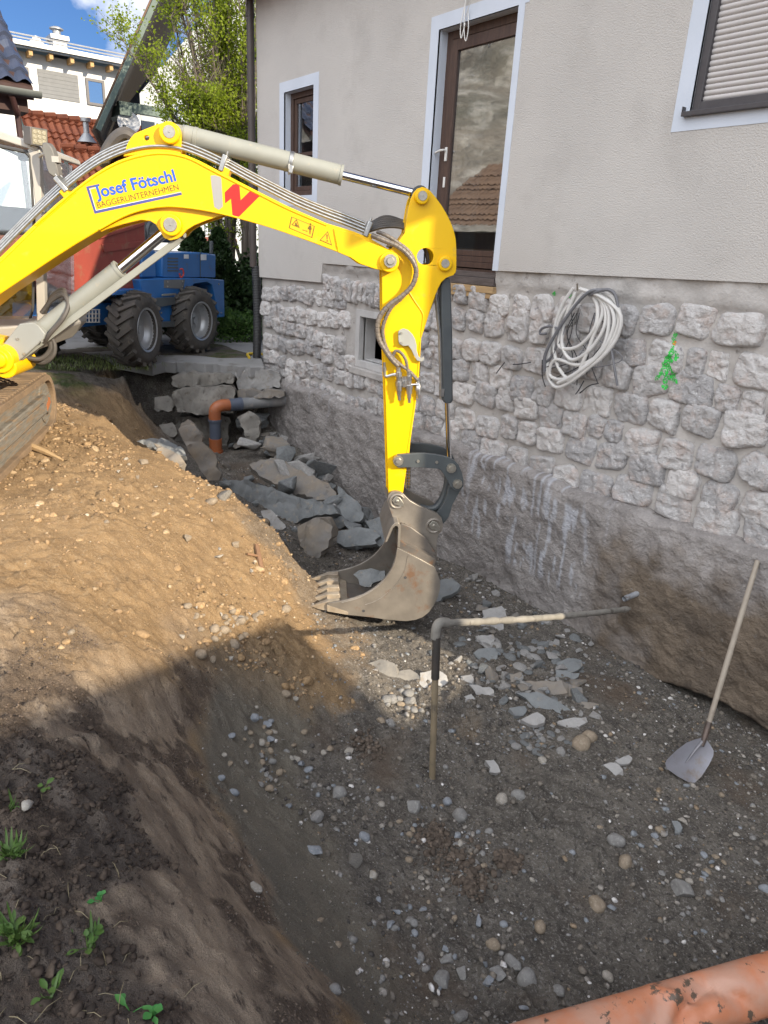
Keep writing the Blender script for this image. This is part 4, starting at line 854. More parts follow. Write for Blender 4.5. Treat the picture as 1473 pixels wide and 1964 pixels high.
m = MB(); plate(m, ear, .175, .04); plate(m, ear, -.135, .04); eo = m.build('hinge_ear', BUCKETM, bu, bevel=.004)
m = MB(); plate(m, [(762,1036),(838,1074),(834,1087),(762,1050)], BW-.02, BW*2-.04); m.build('top_plate', BUCKETB, bu, bevel=.003)
for cx, cy in ((762, 961), (832, 1008)):
    m = MB(); c = BP(cx, cy, .178); R_ = .058; pts = [c+R_*(UH*math.cos(a)+ZUP*math.sin(a)) for a in np.linspace(.5, 2*math.pi-.9, 22)]
    m.tube(pts, .012, 8); m.build('pin_collar', BUCKETM, eo)
    m = MB(); c = BP(cx, cy, .19); dd = unit(UH*.8-ZUP*.6); ee = np.cross(dd, NH); k = [c+dd*(-.035)+ee*.025, c+dd*.0+ee*.036, c+dd*.05+ee*.02, c+dd*.075, c+dd*.05-ee*.022, c-ee*.036, c-dd*.035-ee*.025]
    m.prism(k, NH*.02); m.lathe(c, NH, [(-.012, 0), (-.012, .012), (.01, .016), (.01, 0)], 10); m.build('pin_keeper', STEEL2, eo, bevel=.003)
for p in ((775,1006),(777.5,1108),(697.5,1172)):
    m = MB(); m.lathe(BP(*p, (.18 if p[1] < 1050 else BW+.004)), NH, [(0, 0), (0, .012), (.006, .012), (.006, 0)], 12); m.build('bolt_hole', CABIN, bu)
m = MB(); m.tube(smooth_path([BP(*p, BW) for p in ((762,1056),(757,1080),(744,1104),(722,1127),(690,1146),(655,1156))], 4), .006, 6); m.tube(smooth_path([BP(*p, BW) for p in ((782,1066),(778,1088),(770,1106),(752,1130),(722,1152),(700,1160))], 4), .004, 6); m.build('wear_strip', BUCKETM, bu)
m = MB(); ce = [(628,1157.5),(628,1173.5),(660,1179),(668,1163)]; m.prism([BP(*p, BW+.001) for p in ((627,1160),(627,1172.5),(668,1179.6),(668,1174))], NH*(BW*2+.002)); m.build('cutting_edge', TOOTHM, bu, bevel=.003)
for k in range(5):
    o = BW-.045-k*(BW*2-.09)/4
    m = MB(); sec = [BP(595, 1167, BW), BP(612, 1161, BW), BP(629, 1156, BW), BP(651, 1155, BW), BP(654, 1163, BW), BP(640, 1172, BW), BP(629, 1174, BW), BP(610, 1171.5, BW)]
    sh = -NH*(o-BW); w0 = .05
    V = []
    for s_ in (-1, 1):
        for q_, wd in zip(sec, (.008, .018, .030, .030, .030, .030, .030, .018)): V.append(np.array(q_)+sh+NH*s_*wd)
    n = 8; f = [tuple(range(n)), tuple(range(2*n-1, n-1, -1))]+[(i, i+n, (i+1) % n+n, (i+1) % n) for i in range(n)]
    m.add(V, f); m.build('tooth', TOOTHM, bu, smooth=None, bevel=.005)
# stone left in the bucket belongs to the pit objects
# --- cab, on the far side of the boom
def CP_(px, py, off): return BP(px, py, off)
CO0, CO1 = -.42, -1.38
m = MB()                                                     # roof
plate(m, [(-330,168),(-200,205),(-80,232),(0,250),(60,274),(74,281),(76,291),(66,291),(50,284),(0,268),(-80,250),(-330,190)], CO0, CO0-CO1)
cab = m.build('cab', CABPAINT, exc, bevel=.015, seg=3)
def post(name, pts, off, th, mt): 
    m = MB(); plate(m, pts, off, th); return m.build(name, mt, cab, bevel=.008)
for off in (CO0, CO1+.07):
    post('pillar', [(52,286),(76,284),(79,380),(83,460),(86,600),(70,625),(68,520),(67,395),(60,330)], off, .07, CABPAINT)
    post('pillar', [(-330,190),(-300,196),(-292,640),(-330,640)], off, .07, CABPAINT)
    post('door_seal', [(-285,215),(50,287),(57,298),(64,395),(66,470),(64,590),(58,612),(54,612),(60,590),(62,470),(60.5,398),(54,302),(47,294),(-285,222)], off+.012, .03, CABIN)
m = MB(); plate(m, [(-330,628),(0,628),(66,622),(88,612),(92,640),(60,676),(-330,690)], CO0+.02, CO0-CO1+.04); m.build('cab_base', CABPAINT, cab, bevel=.015)
m = MB(); plate(m, [(-285,222),(47,293),(54,302),(61,400),(62,470),(60,592),(54,612),(-285,612)], CO0-.03, .006); m.build('side_window', CABGLASS, cab, smooth=None)
m = MB(); plate(m, [(-285,222),(47,293),(54,302),(61,400),(62,470),(60,592),(54,612),(-285,612)], CO1+.04, .006); m.build('side_window', CABGLASS, cab, smooth=None)
m = MB(); p_ = [BP(70, 296, CO0-.08), BP(80, 600, CO0-.08)]; V = [p_[0], p_[1], p_[1]+NH*(CO0-CO1-.16), p_[0]+NH*(CO0-CO1-.16)]; m.prism(V, UH*.006); m.build('windscreen', CABGLASS, cab, smooth=None)
m = MB()                                                     # seat, console, floor
c = BP(-150, 520, -.9); m.box(c+ZUP*.0, (.5, .48, .14), (UH, NH, ZUP)); m.box(c-UH*.25+ZUP*.35, (.13, .46, .7), (UH, NH, ZUP)); m.build('seat', CABIN, cab, bevel=.03)
m = MB(); plate(m, [(-30,392),(40,398),(58,402),(60,428),(40,446),(-30,450)], -.72, .5); m.build('console', CABIN, cab, bevel=.02)
m = MB(); a = BP(8, 285, -.8); m.tube([BP(-40, 262, -.75), BP(20, 290, -.75), BP(47, 303, -.75)], .012, 8); m.box(BP(44, 300, -.75), (.06, .05, .06), (UH, NH, ZUP)); m.build('wiper', CABIN, cab)
# work light and mirror
wl_c = BP(69, 262, CO0+.02); d = unit(UH*.75-NH*.66-ZUP*.12); sx_ = unit(np.cross(d, ZUP)); up_ = np.cross(sx_, d)
m = MB(); m.box(wl_c, (.09, .13, .12), (d, sx_, up_)); 
for k in range(6): m.box(wl_c-d*.055+sx_*(-.055+.022*k), (.03, .006, .11), (d, sx_, up_))
wlo = m.build('work_light', mat('lamp_body', (.11, .105, .10), (.14, .13, .125), rough=.45, scale=10), exc, bevel=.006)
m = MB(); m.box(wl_c+d*.046, (.008, .11, .10), (d, sx_, up_)); m.build('lens', mat('lamp_lens', (.30, .28, .21), (.22, .20, .15), rough=.2, scale=30), wlo)
m = MB()
for i in range(3):
    for j in range(3): m.lathe(wl_c+d*.0505+sx_*(-.034+.034*i)+up_*(-.03+.03*j), d, [(0, 0), (0, .0145), (.004, .011), (.003, 0)], 10)
m.build('lamp_cell', mat('lamp_cell', (.38, .35, .26), rough=.3), wlo)
m = MB(); m.bar(wl_c-up_*.04-d*.02, BP(58, 281, CO0-.02), .03, .02); m.bar(wl_c-d*.05, BP(49, 268, CO0-.02), .05, .03); m.build('bracket', CASTG, wlo)
mc = [(80,274),(86,272),(92,275),(98,283),(102,294),(108,318),(112,335),(110,341),(104,341),(94,334),(90,324),(84,300),(80,284)]
m = MB(); m.prism([BP(*p, CO0+.12) for p in mc], NH*.05+UH*.02); mr_ = m.build('mirror', mat('mirror_shell', (.10, .10, .098), (.13, .125, .12), rough=.55), exc, bevel=.012)
m = MB(); m.prism([BP(x*.86+13.4, y*.9+30.5, CO0+.124) for x, y in mc], NH*.003); m.build('mirror_back', mat('mirror_back_plate', (.17, .165, .15), rough=.5), mr_)
m = MB(); m.tube(smooth_path([BP(76, 300, CO0), BP(84, 296, CO0+.05), BP(100, 300, CO0+.05), BP(106, 306, CO0+.06), BP(118, 326, CO0+.07)], 5), .011, 8); m.box(BP(108, 306, CO0+.1), (.05, .05, .04), (UH, NH, ZUP)); m.build('mirror_arm', CABPAINT, mr_)
# --- upper body behind (mostly out of the frame to the left)
cb = np.array([-7.4, -5.1, 0])
m = MB(); q0 = BP(-150, 660, -.3); 
body_c = q0-UH*.75; m.box(np.array([body_c[0], body_c[1], -.45])-NH*.0, (1.7, 1.5, .7), (UH, NH, ZUP)); m.build('engine_cover', YEL, exc, bevel=.06, seg=3)
m = MB(); m.box(np.array([body_c[0], body_c[1], -.88])+UH*.2, (2.1, 1.8, .14), (UH, NH, ZUP)); m.build('deck', BLKM, exc, bevel=.02)
m = MB(); m.lathe(np.array([-7.05, -4.7, -1.4]), ZUP, [(0, 0), (0, .5), (.42, .5), (.42, 0)], 28); m.build('turntable', BLKM, exc)
# --- tracks
td = unit(np.array([-0.905, 0.425, 0])); tn = np.array([0.425, 0.905, 0])    # along the track (away), out of its right side
def track(p_far, name_len=2.35, side=1):
    R_ = .26; zc = -1.77+R_; Ln = name_len-2*R_; w = .42
    base = np.array([p_far[0], p_far[1], 0])-td*R_
    prof = []; K = 18
    for k in range(K+1): a = math.pi/2-math.pi*k/K; prof.append((math.cos(a)*R_, math.sin(a)*R_))
    for k in range(K+1): a = -math.pi/2-math.pi*k/K; prof.append((-Ln+math.cos(a)*R_, math.sin(a)*R_))
    def at(p, lat): return base+td*p[0]+ZUP*(zc+p[1])-tn*side*lat
    n = len(prof); inn = []
    for (x, y) in prof:
        cx_ = 0 if x > 0 else (-Ln if x < -Ln else x); v = np.array([x-cx_, y]); v = v/np.linalg.norm(v); inn.append((x-v[0]*.055, y-v[1]*.055))
    m = MB(); V = [at(p, 0) for p in prof]+[at(p, w) for p in prof]+[at(p, 0) for p in inn]+[at(p, w) for p in inn]; f = []
    for i in range(n):
        j = (i+1) % n; f += [(i, j, n+j, n+i), (2*n+i, 3*n+i, 3*n+j, 2*n+j), (i, 2*n+i, 2*n+j, j), (n+i, n+j, 3*n+j, 3*n+i)]
    m.add(V, f); 
    per = []                                                 # lugs
    for k in range(26):
        x = -Ln*k/25
        per += [((x, R_), (0, 1)), ((x, -R_), (0, -1))]
    for k in range(1, 9):
        a = math.pi/2-math.pi*k/9; per += [((math.cos(a)*R_, math.sin(a)*R_), (math.cos(a), math.sin(a))), ((-Ln-math.cos(a)*R_, math.sin(a)*R_), (-math.cos(a), math.sin(a)))]
    for (p, nv) in per:
        dd = td*nv[0]+ZUP*nv[1]; tt_ = np.cross(dd, tn); c = at(p, w/2)+dd*.008; m.box(c, (.045, w-.05, .022), (tt_, tn, dd))
    to = m.build('track', TRACKR, exc, smooth=None, bevel=.006)
    m = MB(); wall_ = [at(p, .05) for p in inn]; m.prism(wall_, -tn*side*.012); m.build('inner_wall', TRACKS, to, smooth=None)
    m = MB(); fr_ = [(-.04, .06), (.0, .0), (-.06, -.075), (-Ln-.0, -.075), (-Ln-.04, .0), (-Ln, .085), (-.12, .10)]
    m.prism([at(p, .0) for p in fr_], -tn*side*.07); m.prism([at(p, -.012) for p in [(-.22, .045), (-.22, -.06), (-Ln+.15, -.06), (-Ln+.15, .045)]], -tn*side*.02)
    m.build('track_frame', TRACKS, to, bevel=.012)
    m = MB(); m.lathe(at((0, 0), .04), tn*side, [(-.2, 0), (-.2, .19), (0, .19), (.0, .1), (.03, .1), (.03, 0)], 26); m.lathe(at((-Ln, 0), .04), tn*side, [(-.2, 0), (-.2, .19), (0, .19), (.0, .1), (.03, .1), (.03, 0)], 26)
    m.build('idler_wheel', TRACKS, to)
    m = MB(); m.prism([at(p, -.005) for p in [(.0, .05), (.02, .0), (-.12, -.05), (-.12, .01)]], -tn*side*.02); m.build('rust_plate', mat('rust_orange', (.40, .13, .04), (.3, .12, .05), rough=.8), to)
    for k in range(4):
        m = MB(); m.lathe(at((-.3-k*(Ln-.6)/3, -.14), .06), tn*side, [(-.2, 0), (-.2, .085), (0, .075), (0, 0)], 18); m.build('roller', TRACKS, to)
    return to
tf = at_z(108, 815, -1.76); track(tf+td*.12)
track(tf+td*.12-tn*1.75+tn*0, side=-1)
m = MB(); mid = tf-td*.9-tn*.85; m.box((mid[0], mid[1], -1.38), (1.1, 1.2, .2), (td, tn, ZUP)); m.build('undercarriage', BLKM, exc, bevel=.02)
# ------------------------------------------------------------------ out of view to the right: shed and board fence added to shade the pit
WV = np.array([-SXY[1], SXY[0]])
def SW(al, w, z): return np.array([SXY[0]*al+WV[0]*w, SXY[1]*al+WV[1]*w, z])
OLDWOOD = mat('barn_boards', (0.16, 0.115, 0.08), (0.11, 0.08, 0.058), rough=.85, scale=3, bump=.6, bscale=20, stretch=(8, 8, 1))
shed = thing('shade_shed', 'unseen boarded shed with a lean-to roof, added to shade the pit', 'shed', base=tuple(SW(8, -4, -1.75)))
def zr(w): return 2.62-.19*(w+1.6)
m = MB(); w0, w1 = -1.72, -9.0
m.prism([SW(7, w0, -1.8), SW(7, w1, -1.8), SW(7, w1, zr(w1)-.12), SW(7, w0, zr(w0)-.12)], SW(3, 0, 0)); m.build('wall', OLDWOOD, shed, smooth=None)
m = MB(); m.prism([SW(6.8, -1.6, zr(-1.6)-.1), SW(6.8, -9.3, zr(-9.3)-.1), SW(6.8, -9.3, zr(-9.3)), SW(6.8, -1.6, zr(-1.6))], SW(3.5, 0, 0)); m.build('roof', mat('shed_tiles', (0.20, 0.085, 0.055), (0.14, 0.065, 0.045), rough=.8, scale=5, bump=.5, bscale=20), shed, smooth=None)
m = MB(); m.prism([SW(6.97, -4.2, -1.74), SW(6.97, -5.3, -1.74), SW(6.97, -5.3, .4), SW(6.97, -4.2, .4)], SW(.025, 0, 0)); m.build('door', DARKWOOD, shed, smooth=None)
fence = thing('shade_fence', 'unseen board fence by the house corner, added to block low sun', 'fence', base=tuple(SW(3.5, -1.3, -1.75)))
m = MB(); w = -.40; k = 0
while w > -1.75:
    p = SW(3.42, w-.055, (-1.75+.10)/2); m.box(p, (.025, .1135, .10+1.75+.02*math.sin(k*3.1)), (np.append(SXY, 0), np.append(WV, 0), ZUP)); w -= .113; k += 1
m.build('boards', OLDWOOD, fence, smooth=None)
m = MB(); m.box(SW(3.455, -1.08, -.2), (.04, 1.35, .09), (np.append(SXY, 0), np.append(WV, 0), ZUP)); m.box(SW(3.455, -1.08, -1.3), (.04, 1.35, .09), (np.append(SXY, 0), np.append(WV, 0), ZUP)); m.build('rail', OLDWOOD, fence, smooth=None)
# ------------------------------------------------------------------ things in and round the pit
SLATE = None
def rock_mat(name, c1, c2, c3, sc=9):
    return mat(name, c1, c2, rough=.88, scale=sc, bump=.8, bscale=sc*5, bdist=.01, c3=c3, s3=sc*2.2, p3=(.56, .7), spec=.25)
SLATE = rock_mat('slate', (.21, .22, .222), (.15, .16, .165), (.27, .24, .20), 6)
SLATEP = rock_mat('pale_slate', (.36, .35, .335), (.27, .265, .26), (.26, .22, .175), 7)
SLATED = rock_mat('earthy_slate', (.235, .20, .16), (.185, .18, .175), (.29, .24, .18), 4)
CONC = rock_mat('old_concrete', (.24, .225, .20), (.175, .165, .15), (.12, .105, .085), 6)
def pebble_mat(n, a, b, c): return mat(n, a, b, rough=.85, scale=1.3, bump=.35, bscale=7, bdist=.004, c3=c, s3=3.5, p3=(.52, .68), spec=.25)
RIVER = [pebble_mat('river_stone_grey', (.225, .22, .21), (.165, .16, .152), (.29, .28, .265)), pebble_mat('river_stone_brown', (.26, .21, .155), (.20, .16, .115), (.33, .28, .22)), pebble_mat('river_stone_pale', (.32, .295, .255), (.26, .235, .20), (.40, .38, .35)), pebble_mat('river_stone_blue', (.235, .25, .27), (.18, .195, .215), (.33, .33, .33))]
# --- slabs: outline at its own distance, real thickness, broken edges
def slab(pts, p0, nrm, th, label, material=SLATE, group=None, name='slate_slab', cat='slab'):
    nrm = unit(nrm); P = [on_plane(*p, p0, nrm) for p in pts]
    if np.dot(nrm, EYE-np.asarray(p0)) < 0: nrm = -nrm
    Q = []
    for i in range(len(P)):                                  # subdivide and roughen the edge
        a, b = P[i], P[(i+1) % len(P)]; k = max(2, int(np.linalg.norm(b-a)/.05))
        for j in range(k): Q.append(a+(b-a)*j/k+np.random.default_rng(i*31+j).normal(0, .011, 3)*(0 if j == 0 else 1))
    bm = bmesh.new(); top = [bm.verts.new(q) for q in Q]; bm.faces.new(top)
    r = bmesh.ops.extrude_face_region(bm, geom=bm.faces[:]); vs = [g for g in r['geom'] if isinstance(g, bmesh.types.BMVert)]
    for i, v in enumerate(vs): v.co += Vector(-nrm*th*(1+.35*math.sin(i*1.7)))
    bmesh.ops.recalc_face_normals(bm, faces=bm.faces); bmesh.ops.triangulate(bm, faces=[f for f in bm.faces if len(f.verts) > 4])
    for _ in range(3): bmesh.ops.subdivide_edges(bm, edges=[e for e in bm.edges if e.calc_length() > .065], cuts=1, use_grid_fill=False); bmesh.ops.triangulate(bm, faces=bm.faces[:])
    bmesh.ops.triangulate(bm, faces=bm.faces)
    co = np.array([v.co for v in bm.verts]); sd = int(abs(pts[0][0]*7+pts[0][1]))
    sz = min(1.0, th/.1); dz = sz*(.020*fbm(co[:, 0]*6, co[:, 1]*6, co[:, 2]*6, seed=sd, octs=4)+.05*np.round(2.5*vnoise(co[:, 0]*2.6, co[:, 1]*2.6, co[:, 2]*2.6, seed=sd+3))/2.5)
    for v, z in zip(bm.verts, dz): v.co += Vector(nrm*float(z))
    me = bpy.data.meshes.new(name); bm.to_mesh(me); bm.free(); me.materials.append(material)
    me.polygons.foreach_set('use_smooth', [True]*len(me.polygons)); me.set_sharp_from_angle(angle=math.radians(38))
    o = bpy.data.objects.new(name, me); COL.objects.link(o); tag(o, label, cat, group or 'broken slabs in the trench')
    lo = co[:, 2].min(); c = co.mean(0); return place(o, (c[0], c[1], lo))
tocam = lambda p: unit(EYE-p)
def hz(px, py, z): return at_z(px, py, z)
slab([(342,824),(347,812),(360,804),(374,816),(388,838),(398,858),(412,872),(414,895),(424,908),(420,920),(398,922),(382,900),(366,873),(352,846)], at_z(385,905,-2.55), (.85,-.50,.28), .13, 'big earthy slab standing on end beside the orange drain pipe', SLATED)
slab([(478,892),(500,883),(535,880),(566,900),(590,912),(630,926),(644,944),(640,962),(604,960),(560,945),(520,925),(496,912)], at_z(580,920,-2.86), (.25,-.35,.9), .12, 'large flat slate slab half covered with soil by the wall foot', SLATED)
slab([(424,926),(452,921),(500,928),(545,945),(600,962),(640,968),(650,985),(600,990),(560,1003),(520,992),(478,968),(446,945)], at_z(540,960,-2.88), (.45,-.75,.55), .16, 'long dark slate slab lying in front of the flat one', SLATE)
slab([(648,932),(664,946),(686,962),(698,985),(690,1000),(670,1004),(650,1016),(636,1004),(640,980),(644,955)], at_z(665,975,-2.95), (.5,-.6,.6), .10, 'slate slab tilted against the foundation right of the long dark one', SLATE)
slab([(642,1022),(664,1016),(690,1010),(716,1012),(730,1028),(722,1042),(690,1046),(660,1048),(646,1040)], at_z(690,1030,-3.02), (.45,-.55,.7), .08, 'blue grey slate slab lying behind the bucket lip', SLATE)
slab([(706,1000),(736,986),(748,996),(742,1030),(728,1048),(716,1030)], at_z(728,1025,-3.0), (.5,-.5,.6), .07, 'slate piece wedged between bucket ear and wall', SLATE)
slab([(570,1010),(600,994),(628,996),(634,1020),(630,1050),(610,1076),(584,1062),(572,1036)], at_z(600,1060,-3.02), (.6,-.75,.25), .22, 'rounded earthy boulder under the slate slabs', SLATED, name='boulder', cat='boulder')
slab([(500,980),(520,978),(536,996),(548,1010),(532,1016),(512,1002)], at_z(525,1000,-2.93), (.5,-.5,.7), .07, 'small pale slate piece under the long dark slab', SLATEP)
slab([(455,800),(478,788),(496,800),(498,830),(490,850),(478,852),(470,830)], at_z(480,850,-2.75), (.75,-.6,.25), .14, 'grey stone block standing by the wall under the drain pipe', CONC, name='stone_block', cat='block')
slab([(296,762),(322,758),(332,768),(330,788),(304,790),(297,780)], at_z(312,790,-2.38), (.8,-.5,.3), .16, 'grey stone block in the trench end left of the steps', CONC, name='stone_block', cat='block')
slab([(304,815),(330,810),(338,822),(336,838),(312,838)], at_z(320,838,-2.68), (.8,-.5,.4), .14, 'grey stone block on the trench floor below the other block', CONC, name='stone_block', cat='block')
slab([(262,846),(290,842),(330,850),(352,862),(356,874),(330,872),(296,862)], at_z(310,860,-2.1), (.2,-.3,.9), .08, 'low grey slab lying on the mound crest', SLATE)
slab([(294,850),(318,858),(346,874),(352,892),(340,898),(318,882),(300,866)], at_z(322,880,-2.1), (.55,-.5,.7), .08, 'rusty brown slab sliding off the mound crest', SLATED)
slab([(678,1102),(690,1094),(712,1090),(738,1094),(735,1112),(712,1126),(690,1122)], BP(708, 1108, -.02), (.55,-.65,.55), .05, 'dark slate piece lying inside the bucket', SLATE, group='loose slate pieces')
slab([(826,1130),(846,1112),(866,1108),(884,1124),(866,1140),(846,1152),(830,1156)], at_z(858,1140,-3.2), (.3,-.5,.8), .06, 'grey slate piece on the floor just right of the bucket', SLATE)
# flat pieces scattered right of the standing pipe
fl = [[(925,1170),(962,1164),(970,1178),(966,1208),(940,1214),(922,1200)],[(1068,1272),(1090,1262),(1114,1268),(1110,1286),(1084,1292),(1070,1284)],[(1002,1308),(1040,1306),(1090,1312),(1116,1320),(1114,1336),(1060,1334),(1004,1330)],
 [(990,1330),(1030,1326),(1070,1346),(1094,1362),(1084,1382),(1060,1376),(1020,1352)],[(1008,1376),(1030,1368),(1046,1380),(1030,1392),(1012,1388)],[(1070,1384),(1100,1376),(1124,1374),(1120,1388),(1090,1396)],[(1116,1344),(1150,1350),(1130,1358),(1104,1354)],
 [(918,1244),(950,1242),(954,1262),(930,1270),(916,1262)],[(884,1298),(904,1294),(908,1310),(890,1314)],[(900,1312),(940,1318),(948,1330),(914,1332)],[(956,1296),(1000,1290),(996,1302),(964,1312)],[(976,1360),(1006,1356),(1008,1368),(986,1374)],
 [(1180,1458),(1206,1448),(1212,1458),(1190,1466)],[(1170,1462),(1186,1466),(1196,1486),(1180,1488),(1166,1474)],[(1066,1284),(1112,1290),(1100,1304),(1062,1302)],[(1288,1576),(1304,1580),(1306,1598),(1294,1600)],[(912,1218),(946,1214),(948,1238),(920,1240)],[(960,1480),(946,1458),(930,1460),(938,1480)]]
fl_words = ['squarish pale slab under the grey horizontal pipe', 'blue grey slate chip beyond the slate heap', 'long flat slate plate on top of the slate heap', 'broad earthy slate plate in the middle of the slate heap', 'pale flake at the near edge of the slate heap', 'pointed pale flake at the right tip of the slate heap', 'thin flake sticking out right of the slate heap', 'pinkish slate piece right of the standing pipe', 'small flake near the standing pipe', 'flat flake below the pinkish slate piece', 'narrow flake between pipe and slate heap', 'triangular flake left of the slate heap', 'pale chip on the gravel left of the shovel', 'dull chip touching the pale one left of the shovel', 'bluish plate under the long flat one', 'lone upright flake below the shovel blade', 'pale slab between horizontal pipe and pinkish piece', 'small flake on the soil by the foot of the standing pipe']
for k, (p, wds) in enumerate(zip(fl, fl_words)):
    c = np.mean(p, axis=0); g = hit_ground(*c); rs = np.random.default_rng(k)
    slab(p, g+ZUP*.035, (rs.normal(.15, .12), rs.normal(-.2, .12), 1), .035, wds, (SLATEP, SLATEP, SLATED, SLATE)[k % 4] if k not in (1, 14) else SLATE, 'slate pieces round the standing pipe', 'slate_piece', 'slate')
for k, (p, wds, mt_) in enumerate([([(703,1270),(730,1262),(756,1270),(762,1290),(740,1306),(714,1316),(704,1296)], 'sunlit blocky stone left of the standing pipe', CONC), ([(806,1290),(836,1280),(856,1292),(852,1330),(838,1352),(800,1352),(798,1320)], 'large pale sunlit slab right behind the standing pipe', SLATEP), ([(752,1290),(786,1282),(806,1296),(800,1318),(768,1324)], 'sunlit stone between blocky stone and pale slab', CONC), ([(872,1340),(904,1330),(918,1352),(896,1364),(872,1360)], 'half lit slab right of the standing pipe', SLATEP)]):
    g = hit_ground(*np.mean(p, axis=0)); slab(p, g+ZUP*.03, (.35, -.45, .8), .09, wds, mt_, 'stones round the standing pipe', 'broken_stone', 'stone')
# --- river stones: eight shapes, copied
def ico(sub):
    bm = bmesh.new(); bmesh.ops.create_icosphere(bm, subdivisions=sub, radius=1); v = np.array([x.co for x in bm.verts]); f = np.array([[w.index for w in x.verts] for x in bm.faces]); bm.free(); return v, f
V3, F3 = ico(3); V1, F1 = ico(1); V2, F2 = ico(2)
def pebble_shape(v, seed, ang=0.0):
    r = 1+.16*fbm(v[:, 0]*1.1, v[:, 1]*1.1, v[:, 2]*1.1, seed=seed, octs=2)+.03*fbm(v[:, 0]*5, v[:, 1]*5, v[:, 2]*5, seed=seed+3, octs=2)
    q = v*r[:, None]
    if ang:
        rs = np.random.default_rng(seed)
        for _ in range(7):
            n = unit(rs.normal(size=3)); d = q@n; lim = rs.uniform(.55, .8); q = q-np.maximum(d-lim, 0)[:, None]*n*ang
    return q
protos = []
for k in range(8):
    q = pebble_shape(V3, 200+k, .9 if k % 2 else 0)
    me = bpy.data.meshes.new('river_stone'); me.from_pydata(q.tolist(), [], F3.tolist()); me.polygons.foreach_set('use_smooth', [True]*len(F3)); me.set_sharp_from_angle(angle=math.radians(38)); me.materials.append(RIVER[0]); protos.append(me)
variants = {}
def stone_obj(px, py, wpx, label, group, tone, k, sq=.7, name='river_stone', cat='stone'):
    g = hit_ground(px, py+wpx*.2); dist = np.dot(g-EYE, FWD); r = wpx*dist/F/2
    key = (k % 8, tone)
    if key not in variants: me = protos[key[0]].copy(); me.materials[0] = RIVER[tone] if tone < 4 else (SLATEP, CONC, SLATE)[tone-4]; variants[key] = me
    o = bpy.data.objects.new(name, variants[key]); COL.objects.link(o); rs = np.random.default_rng(int(px*3+py))
    o.scale = (r*rs.uniform(.95, 1.1), r*rs.uniform(.75, .95), r*rs.uniform(sq-.1, sq+.12)); o.rotation_euler = (rs.normal(0, .18), rs.normal(0, .18), rs.uniform(0, 6.28)); o.location = (g[0], g[1], g[2]+o.scale[2]*.2)
    tag(o, label, cat, group); return o
named = [(652,1520,36,'angular grey stone high on the pit floor near the scree',0,1),(608,1566,32,'pale blue grey faceted stone left on the pit floor',4,1),(680,1648,36,'grey faceted stone below the pale blue one',5,3),(698,1608,24,'round bluish pebble beside the faceted stones',3,0),(1146,1722,38,'round brown river stone in the middle of the floor',1,0),(1310,1698,54,'broad grey stone half sunk below the shovel',0,3),(1198,1655,30,'ochre flat pebble between two grey stones',1,2),(1180,1611,36,'oval grey banded stone below the shovel handle side',0,4),(1035,1778,26,'grey brown cobble near the orange pipe',1,4),(982,1842,38,'dark angular cobble beside its twin by the orange pipe',0,5),(1008,1872,42,'largest dark cobble close to the orange pipe',0,1),(848,1870,40,'grey angular cobble in the lower middle of the pit',0,3),(945,1808,28,'tan stone above the dark cobbles',1,6),(1166,1864,22,'white pebble above the orange pipe',2,0),(882,1552,32,'grey cobble at the foot of the standing pipe',0,2),(858,1528,20,'bluish cobble beside the grey one at the pipe foot',3,2),(962,1525,26,'half sunlit pale stone right of the pipe foot',2,4),(996,1518,30,'grey flat stone right of the half sunlit one',0,6),(1040,1456,20,'tan round stone in a spot of sunlight',2,0),(1115,1420,38,'brown round cobble beside the slate heap',1,4),(1075,1440,22,'grey brown cobble in front of the slate heap',0,0),(1130,1412,28,'dull cobble at the right of the slate heap',1,2),(490,1690,30,'yellowish angular stone on the scree slope',2,5),(54,1562,26,'white quartz stone on the dark bank edge',2,1),(640,1900,30,'grey stone at the bottom of the scree',0,1),(1468,1700,26,'pale stone at the right edge of the picture',3,1),(715,1675,22,'white and grey pebble on the left of the floor',2,3),(940,1990,20,'dark cobble at the lower picture edge',0,3),(882,1945,34,'dark cobble at the bottom of the pit',0,5),(1070,1900,24,'grey cobble touching the orange pipe',0,6),(460,1186,26,'pale rounded stone at the foot of the sunlit mound',2,0),(360,1170,18,'round pebble on the sunlit mound',2,4),(548,1160,22,'tan stone by the bucket teeth shadow',1,2),(135,1210,18,'white flat stone on the sunlit mound',2,6),(505,995,30,'pale buried stone near the mound crest',2,1),(405,955,26,'pale stone on the mound crest',2,4),(275,880,22,'buff stone high on the mound',2,3),(205,1000,14,'buff chip on the mound',2,1),(385,1250,24,'rounded stone on the shadow line of the mound',2,0),(408,1256,18,'second rounded stone on the shadow line',1,0),(430,1205,20,'tan cobble in the cluster at the mound foot',1,2),(448,1225,26,'brown cobble in the cluster at the mound foot',1,4),(412,1222,18,'buff cobble in the cluster at the mound foot',2,2),(470,1214,16,'small cobble right in the cluster at the mound foot',2,6)]
for k, (px, py, w, lb, tone, sh) in enumerate(named): stone_obj(px, py, w, lb, 'larger stones in the pit', 1 if ('mound' in lb or 'shadow line' in lb) else tone, sh)
rs = np.random.default_rng(5)
cl = []
